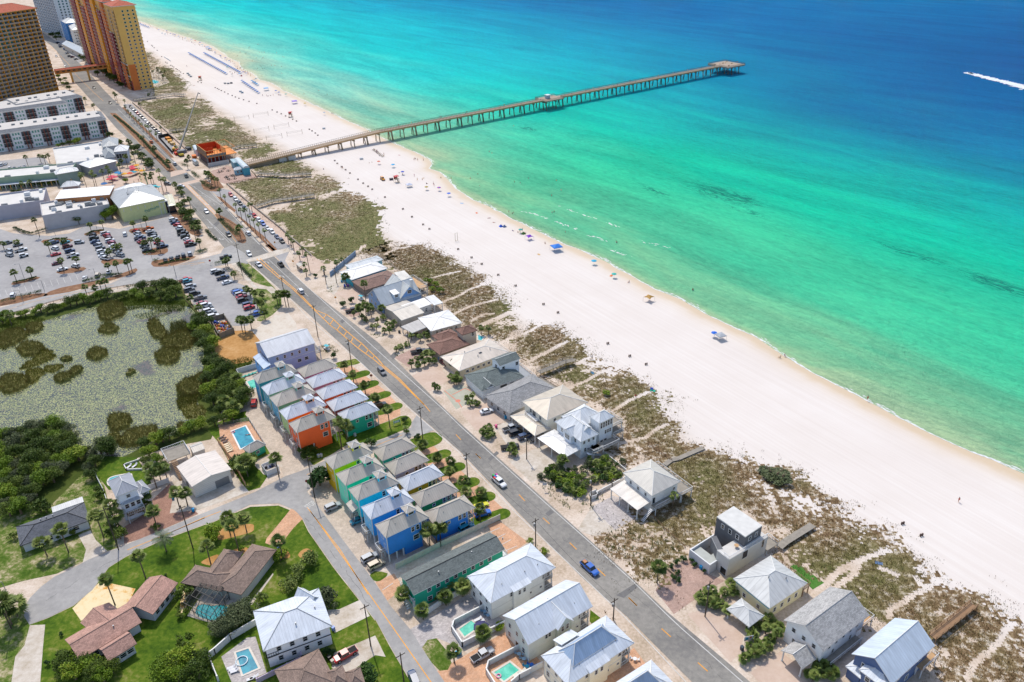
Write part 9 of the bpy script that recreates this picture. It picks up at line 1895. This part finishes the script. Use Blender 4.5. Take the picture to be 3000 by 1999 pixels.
# plaza tables by the pier
for i,(x,y)in enumerate(((445,805),(470,795),(490,770),(530,790),(510,850),(525,862),(540,870),(575,830),(555,835),(590,862),(585,840),(515,845))):
 p=pt('C',x,y);t=thing('picnic_table',f"round dark picnic table on the brick plaza, {ordw(i)} in reading order",'table',(p.x,p.y,0),'picnic tables on the brick plaza');m_=MB();m_.tube((p.x,p.y,.7),(p.x,p.y,.76),.7,n=10);m_.link('table_top',DARK,t);m_=MB();m_.tube((p.x,p.y,0),(p.x,p.y,.7),.1,n=6);m_.link('pedestal',DARK,t)
 for k in range(4):a_=k*1.57+.4;m_=MB();m_.tube((p.x+1.05*math.cos(a_),p.y+1.05*math.sin(a_),0),(p.x+1.05*math.cos(a_),p.y+1.05*math.sin(a_),.45),.22,n=7);m_.link('seat',DARK,t)
 # bus shelter
p=pts('D 1195,285')[0];F=Fr(p,AX);t=thing('bus_shelter','small bus shelter with a pale curved roof beside the highway','bus shelter',(p.x,p.y,0));mb=MB()
for k in range(5):y0,y1=-1.2+k*.48,-1.2+(k+1)*.48;h_=lambda y:2.5+.35*math.cos(y*1.2);mb.face([F.w(-2,y0,h_(y0)),F.w(2,y0,h_(y0)),F.w(2,y1,h_(y1)),F.w(-2,y1,h_(y1))])
mb.link('roof',paint('c8c0b4'),t);part(t,'bench',F,-1.4,-.5,.4,1.4,0,.5,WOODB);part(t,'back_panel',F,-1.8,.9,.2,1.8,.95,2.3,GLASS)
for x in(-1.8,1.8):
 for y in(-1,1):m_=MB();m_.tube(F.w(x,y,0),F.w(x,y,2.6),.05,n=5);m_.link('post',METALG,t)
 # road signs
def sign(s,c,lab,shape='diamond',h=2.2,word=None):
 p=pts(s)[0];F=Fr(p,0.0);t=thing('road_sign',lab,'road sign',(p.x,p.y,0));m_=MB();m_.tube(p,(p.x,p.y,h+.3),.04,n=5);m_.link('post',METALG,t);n=4 if shape=='diamond' else 8;m_=MB();r=.55;off=0 if shape=='diamond' else math.pi/8
 P0=[(p.x+r*math.cos(off+2*math.pi*i/n),p.y-.06,h+r*math.sin(off+2*math.pi*i/n))for i in range(n)];m_.face(P0);m_.face([(a,b+.03,c_)for a,b,c_ in P0][::-1]);m_.link('panel',paint(c,.5),t)
sign('E 265,580','e8941c','orange diamond warning sign on the sandy verge above the round shrubs');sign('D 962,70','e8941c','orange diamond warning sign near the traffic crossing median');sign('D 1130,245','e8941c','orange diamond warning sign near the bus shelter');sign('D 368,240','c02a2a','red stop sign at the gravel car park entrance','oct');sign('H 5,545','a02828','red stop sign at the side street corner','oct',1.8);sign('E 592,1290','a86a58','small brownish sign on the verge by the pink cottages','oct',1.6)
p=pts('F 770,1370')[0];t=thing('board_sign','grey square board on a post at the edge of the bushy lot','sign',(p.x,p.y,0));m_=MB();m_.tube(p,(p.x,p.y,2.4),.05,n=5);m_.link('post',METALG,t);part(t,'panel',Fr(p,0),-.6,-.06,1.9,.6,-.01,2.8,paint('c4c8ce'))
p=pts('G 1610,925')[0];F=Fr(p,.5);t=thing('welcome_sign','green framed welcome sign on the jade cottage lawn','sign',(p.x,p.y,0));part(t,'panel',F,-1,-.05,.8,1,.05,1.7,paint('2a9a70'));part(t,'panel_face',F,-.85,-.09,.95,.85,-.055,1.55,WHITEW)
for x in(-1.1,1.1):m_=MB();m_.tube(F.w(x,0,0),F.w(x,0,2.0),.08,n=5);m_.link('post',WHITEW,t)
# sign cut in the shape of a pelican group: three painted boards
p=pts('N 600,1215')[0];F=Fr(p,.2);t=thing('carved_sign','white and turquoise cut-out board sign by the fan palm thicket','sign',(p.x,p.y,0));part(t,'panel',F,-1.2,-.06,1.2,1.0,0,2.6,WHITEW);part(t,'emblem',F,-.9,-.1,1.5,-.2,-.063,2.2,paint('2aa0c0'));part(t,'emblem',F,.1,-.1,1.9,.6,-.063,2.4,paint('e0783a'))
for x in(-.8,.7):m_=MB();m_.tube(F.w(x,.06,0),F.w(x,.06,1.3),.06,n=5);m_.link('post',WHITEW,t)
# swimming pools
g=NT('pool_water');p_=g.pos();n_=g.noise(p_,.7,4,.6,1.0);g.l(g.ramp(n_,[(.35,lin('28a8b4')),(.6,lin('45c4c8'))]),g.b.inputs['Base Color']);g.b.inputs['Roughness'].default_value=.06;g.bump(g.noise(p_,2.5,3),.25,.05);PW=g.m
g=NT('pool_water_deep');p_=g.pos();n_=g.noise(p_,.5,4,.6,1.0);g.l(g.ramp(n_,[(.35,lin('0f7f9c')),(.6,lin('2a9fb4'))]),g.b.inputs['Base Color']);g.b.inputs['Roughness'].default_value=.06;g.bump(g.noise(p_,2.5,3),.25,.05);PWD=g.m
g=NT('pool_water_green');p_=g.pos();g.l(g.ramp(g.noise(p_,.6,4),[(.35,lin('3fbfa4')),(.65,lin('6fdcc0'))]),g.b.inputs['Base Color']);g.b.inputs['Roughness'].default_value=.06;PWG=g.m
def pool(s,lab,m=PW,sm=0,cop='e2d8cc',cw=.45,z=.06):
 ps=pts(s);ps=[Vector(p[:2])for p in(smooth_poly(ps,sm)if sm else ps)];cx=sum((p.x for p in ps))/len(ps);cy=sum((p.y for p in ps))/len(ps);t=thing('swimming_pool',lab,'swimming pool',(cx,cy,0));ar=sum(ps[i].x*ps[(i+1)%len(ps)].y-ps[(i+1)%len(ps)].x*ps[i].y for i in range(len(ps)))
 if ar<0:ps=ps[::-1]
 n=len(ps);mb=MB();out=[]
 for i in range(n):
  a,b,c=ps[i-1],ps[i],ps[(i+1)%n];d1=(b-a).normalized();d2=(c-b).normalized();nn=(Vector((d1.y,-d1.x))+Vector((d2.y,-d2.x)));nn=nn.normalized()/max(.5,math.sqrt(max(.01,(1+d1.dot(d2))/2)));out.append(b+nn*cw)
 for i in range(n):j=(i+1)%n;mb.face([(ps[i].x,ps[i].y,z+.06),(out[i].x,out[i].y,z+.06),(out[j].x,out[j].y,z+.06),(ps[j].x,ps[j].y,z+.06)]);mb.face([(out[i].x,out[i].y,0),(out[j].x,out[j].y,0),(out[j].x,out[j].y,z+.06),(out[i].x,out[i].y,z+.06)]);mb.face([(ps[j].x,ps[j].y,z-.02),(ps[i].x,ps[i].y,z-.02),(ps[i].x,ps[i].y,z+.06),(ps[j].x,ps[j].y,z+.06)])
 mb.link('coping',paint(cop,.7),t);mw=MB();mw.face([(p.x,p.y,z)for p in ps]);mw.link('water',m,t);return t
pool('G 95,985 215,940 300,1085 175,1145','large rectangular blue pool with a white rim in the orange paved terrace',PWD,cop='f0eee8');pool('K 600,1300 715,1262 805,1440 665,1500','dark turquoise rectangular pool beside the big metal roofed house',PWD);pool('L 770,1085 880,1005 950,1060 820,1150','small green-blue pool in the upper walled court',PWG);pool('L 1090,1480 1235,1390 1320,1460 1180,1560','small green-blue pool with a pink ring in the lower walled court',PWG)
pool('K 230,920 250,870 310,855 380,870 440,862 510,870 530,910 490,970 400,1005 290,980 240,950','kidney shaped turquoise pool inside the screen cage',PW,3,'c8b8a4');pool('G 232,530 300,508 320,580 275,600','pale green pool behind the small white wall',PWG);pool('I 1000,650 1030,625 1120,605 1200,600 1180,660 1060,700 1005,690','crescent pool behind the three tier house',PW,3);pool('E 1570,885 1625,905 1600,935 1572,930','tiny bright blue pool behind the brown house',PW);pool('A 1365,740 1400,735 1450,745 1460,760 1400,772','bright blue resort pool at the foot of the ochre tower',paint('2ad0e0',.1),2)
# spa swirl, ring, floats
def ring(s,c,lab,r=.5,z=.1):p=pts(s)[0];mb=MB();n=12;[mb.tube((p.x+r*math.cos(2*math.pi*i/n),p.y+r*math.sin(2*math.pi*i/n),z+.1),(p.x+r*math.cos(2*math.pi*(i+1)/n),p.y+r*math.sin(2*math.pi*(i+1)/n),z+.1),.15,n=6,caps=False)for i in range(n)];tag(mb.link('swim_ring',paint(c,.4),smooth=True),lab,'swim ring')
ring('L 1132,1515','f0a0c0','pink swim ring in the lower small pool');ring('G 105,995','e8a0b0','pale pink swim ring at the top left of the large pool');ring('K 655,1378','d8e8f0','round white fountain ring in the dark rectangular pool',1.3)
person(pts('G 240,1020')[0],'lie','person floating on their back in the large rectangular pool',None,'e0b0a0',z=.0)
# pool furniture
def place_l(s,c,cn,row,n=1,s2=None,rz=.5):
 a=pts(s)[0];b=pts(s2)[0]if s2 else a
 for i in range(n):q=a.lerp(b,i/max(1,n-1));lounger(q+Vector((0,0,.03)),c,f"{cn} lounger {row}"+(f", {ordw(i)} from the top" if n>1 else ''),'loungers '+row if n>1 else None,rz)
place_l('G 0,1045','5a4a4a','dark','at the upper left of the large pool',3,'G 35,1085',.6);place_l('G 45,1110','e8d8b8','cream','in the row left of the large pool',5,'G 80,1170',.6);place_l('I 1190,530','e8e8ea','white','on the brick patio, left one',1,None,1.2);place_l('I 1240,525','e8e8ea','white','on the brick patio, right one',1,None,1.1)
place_l('G 195,490','2ac0b0','turquoise','by the walled pool',4,'G 300,455',.4);place_l('L 940,1000','f0f0f0','white','beside the upper small pool',2,'L 965,1025',.5);place_l('L 1300,1505','f0e8d8','cream','beside the lower small pool',2,'L 1345,1480',.6);place_l('K 560,1440','e0e0e4','white','below the dark rectangular pool',3,'K 590,1475',.4);place_l('K 740,1545','e8e8ea','white','at the bottom of the pool terrace',2,'K 770,1530',.4)
umbrella(pts('L 975,1110')[0],'3a3a68','navy parasol beside the upper small pool',None,'pool_parasol','parasol',None,1.9,2.6)
for i,(s,c)in enumerate((('L 1005,935','8ab0c8'),('L 1035,970','8ab0c8'),('L 1320,1325','9ab8c8'),('L 1365,1370','9ab8c8'),('L 1395,1440','2aa8c8'),('L 1435,1425','2a70d0'),('F 640,930','3a3a3a'),('Z 1690,880','f0f0f0'),('K 390,780','a8a8ac'),('K 420,830','a8a8ac'))):
 p=pts(s)[0];t=thing('patio_chair_set',f"patio table with two chairs, {('upper court left', 'upper court right', 'lower court top', 'lower court middle', 'lower court turquoise', 'lower court blue', 'white planter frame side', 'white front patio', 'pool cage upper', 'pool cage lower')[i]}",'patio set',(p.x,p.y,0));m=paint(c,.6);mb=MB();mb.tube((p.x,p.y,.68),(p.x,p.y,.74),.5,n=9);mb.link('table_top',m,t);mb=MB();mb.tube((p.x,p.y,0),(p.x,p.y,.68),.05,n=5);mb.link('leg',METALG,t)
 for k in(0,2.6):F=Fr((p.x+.85*math.cos(k),p.y+.85*math.sin(k)),k);mb=MB();mb.box(F,-.25,-.25,.4,.25,.25,.45);mb.box(F,.2,-.25,.45,.26,.25,.9);[mb.box(F,x,y,0,x+.04,y+.04,.4)for x in(-.24,.2)for y in(-.24,.2)];mb.link('chair',m,t)
 # screened pool cage
a,b,c=pts('K 300,690 135,905 385,1035',0);CG_=thing('pool_cage','black framed screen cage over the kidney shaped pool','pool cage',((a.x+c.x)/2,(a.y+c.y)/2,0));d=a+(c-b);top_h=2.9
g=NT('insect_screen');g.b.inputs['Base Color'].default_value=lin('2a2c2e');g.b.inputs['Alpha'].default_value=.22;g.b.inputs['Roughness'].default_value=.9;SCR=g.m
mb=MB();fr_=MB();U=(c-b);Vv=(a-b);nu,nv=6,4
def cp(i,j):
 q=b+U*(i/nu)+Vv*(j/nv);edge=(i in(0,nu))or(j==0);return Vector((q.x,q.y,2.6 if edge else 3.7))
for i in range(nu+1):
 for j in range(nv):fr_.bar(cp(i,j),cp(i,j+1),.11,.11)
for j in range(nv+1):
 for i in range(nu):fr_.bar(cp(i,j),cp(i+1,j),.11,.11)
for i in range(nu+1):q=cp(i,0);fr_.bar((q.x,q.y,0),q,.11,.11)
for j in range(1,nv+1):
 for i in(0,nu):q=cp(i,j);fr_.bar((q.x,q.y,0),q,.11,.11)
for(i0,j0,i1,j1)in[(i,0,i+1,0)for i in range(nu)]+[(k,j,k,j+1)for k in(0,nu)for j in range(nv)]:p_,q_=cp(i0,j0),cp(i1,j1);fr_.bar((p_.x,p_.y,1.1),(q_.x,q_.y,1.1),.09,.09);mb.face([(p_.x,p_.y,0),(q_.x,q_.y,0),q_,p_])
for i in range(nu):
 for j in range(nv):mb.face([cp(i,j),cp(i+1,j),cp(i+1,j+1),cp(i,j+1)])
fr_.link('frame',paint('1c1d1f',.5),CG_);mb.link('screen',SCR,CG_)
# boat and its wake
p=pt('V',2844,217,SEA_Z);q=pt('V',3000,256,SEA_Z);F=Fr(p,math.atan2(p.y-q.y,p.x-q.x));t=thing('speedboat','small dark speedboat throwing up white spray far out at the right','boat',(p.x,p.y,SEA_Z));mb=MB()
st=[(-3,1.0,.0),(-1,1.1,.0),(1.5,.9,.1),(3.2,.1,.35)]
for(x0,w0,z0),(x1,w1,z1)in zip(st,st[1:]):mb.face([F.w(x0,-w0,z0+.3),F.w(x1,-w1,z1+.3),F.w(x1,-w1*.5,z1-.3),F.w(x0,-w0*.6,z0-.3)]);mb.face([F.w(x1,w1,z1+.3),F.w(x0,w0,z0+.3),F.w(x0,w0*.6,z0-.3),F.w(x1,w1*.5,z1-.3)]);mb.face([F.w(x0,-w0,z0+.3),F.w(x0,w0,z0+.3),F.w(x1,w1,z1+.3),F.w(x1,-w1,z1+.3)])
mb.face([F.w(-3,-1,.3),F.w(-3,-.6,-.3),F.w(-3,.6,-.3),F.w(-3,1,.3)]);mb.link('hull',paint('22304a'),t);part(t,'seat',F,-1.5,-.4,.3,.6,.4,.8,DARK);part(t,'windscreen',F,.7,-.6,.3,.8,.6,.9,GLASS)
wm_=MB();rr=random.Random(8);d=(q-p);L=d.length*1.25;d.normalize();n_=Vector((-d.y,d.x,0))
for i in range(900):
 s_=L*rr.random()**1.1-5;w_=2.6+3.0*min(1,s_/L)if s_>0 else 2;o_=p+d*s_+n_*(rr.gauss(0,.45)*w_);r=rr.uniform(.6,1.9);z_=SEA_Z+.12+rr.random()*.25;k=rr.random()*6
 wm_.face([(o_.x+r*1.6*math.cos(k+a_*1.57)*1,o_.y+r*math.sin(k+a_*1.57),z_+.1*rr.random())for a_ in range(4)])
kind(wm_.link('boat_wake',paint('eef2f4',.7)),'stuff')
# surf foam lines and breaking crests
fo=MB()
def foam(s,n,spread,r0=.35,r1=1.1,stretch=2.2):
 ps=pts(s,SEA_Z);segs=list(zip(ps,ps[1:]));tot=sum((b-a).length for a,b in segs)
 for a,b in segs:
  d=(b-a).normalized();m=int(n*(b-a).length/tot);nn=Vector((-d.y,d.x,0))
  for i in range(m):
   c=a.lerp(b,rr.random())+nn*rr.gauss(0,spread);c.z+=.05*rr.random();r=rr.uniform(r0,r1)*.5;k=rr.uniform(-.3,.3);ca,sa=math.cos(k),math.sin(k);dd=d*ca+nn*sa;mm=nn*ca-d*sa
   fo.face([tuple(c+dd*r*stretch+Vector((0,0,.03))),tuple(c+mm*r*.5+Vector((0,0,.04))),tuple(c-dd*r*stretch+Vector((0,0,.03))),tuple(c-mm*r*.5+Vector((0,0,.04)))])
for s,n,sp in(('S 1030,432 1110,445 1200,478 1270,505 1345,532',50,.5),('S 1250,398 1330,430 1400,455 1475,475',30,.4),('S 1400,568 1460,578 1530,605',22,.4),('S 1520,648 1600,672 1680,695',20,.4),('S 1520,492 1600,525',18,.5),('S 1700,600 1900,640',14,1.2)):foam(s,n,sp)
sh2=[Vector((p.x,p.y,0))for p in shore]
for a,b in zip(sh2,sh2[1:]):
 L=(b-a).length
 if L>400:continue
 for i in range(int(L*3)):
  c=a.lerp(b,rr.random());s_,n2=SN(c);n2=shore_n(s_)+float((fbm(np.array([s_]),np.array([0.]),9.)[0]-.5)*1.6)-.05+abs(rr.gauss(0,.55))*(1+.8*math.sin(s_*.13));x,y=XY(s_,n2);r=rr.uniform(.3,.8);d=(b-a).normalized();nn=Vector((-d.y,d.x,0));c=Vector((x,y,SEA_Z+.02+.06*rr.random()))
  fo.face([tuple(c+d*r*1.8),tuple(c+nn*r*.3),tuple(c-d*r*1.8),tuple(c-nn*r*.3)])
kind(fo.link('surf_foam',paint('eef0ee',.7)),'stuff')
# car park lamps
for i,(s,dy)in enumerate((('B 890,600',55),('B 1310,610',70),('B 510,660',35),('B 232,1080',160),('B 215,1270',110),('B 410,1170',100),('B 875,1020',55),('B 1400,880',55),('B 1620,1040',110),('D 48,340',100),('D 755,310',90),('D 730,520',90),('J 60,740',95),('D 740,700',80))):
 pole(s,dy,f"slim grey lamp standard, {ordw(i)} in the car parks and streets",lamp=True,m=METALG)
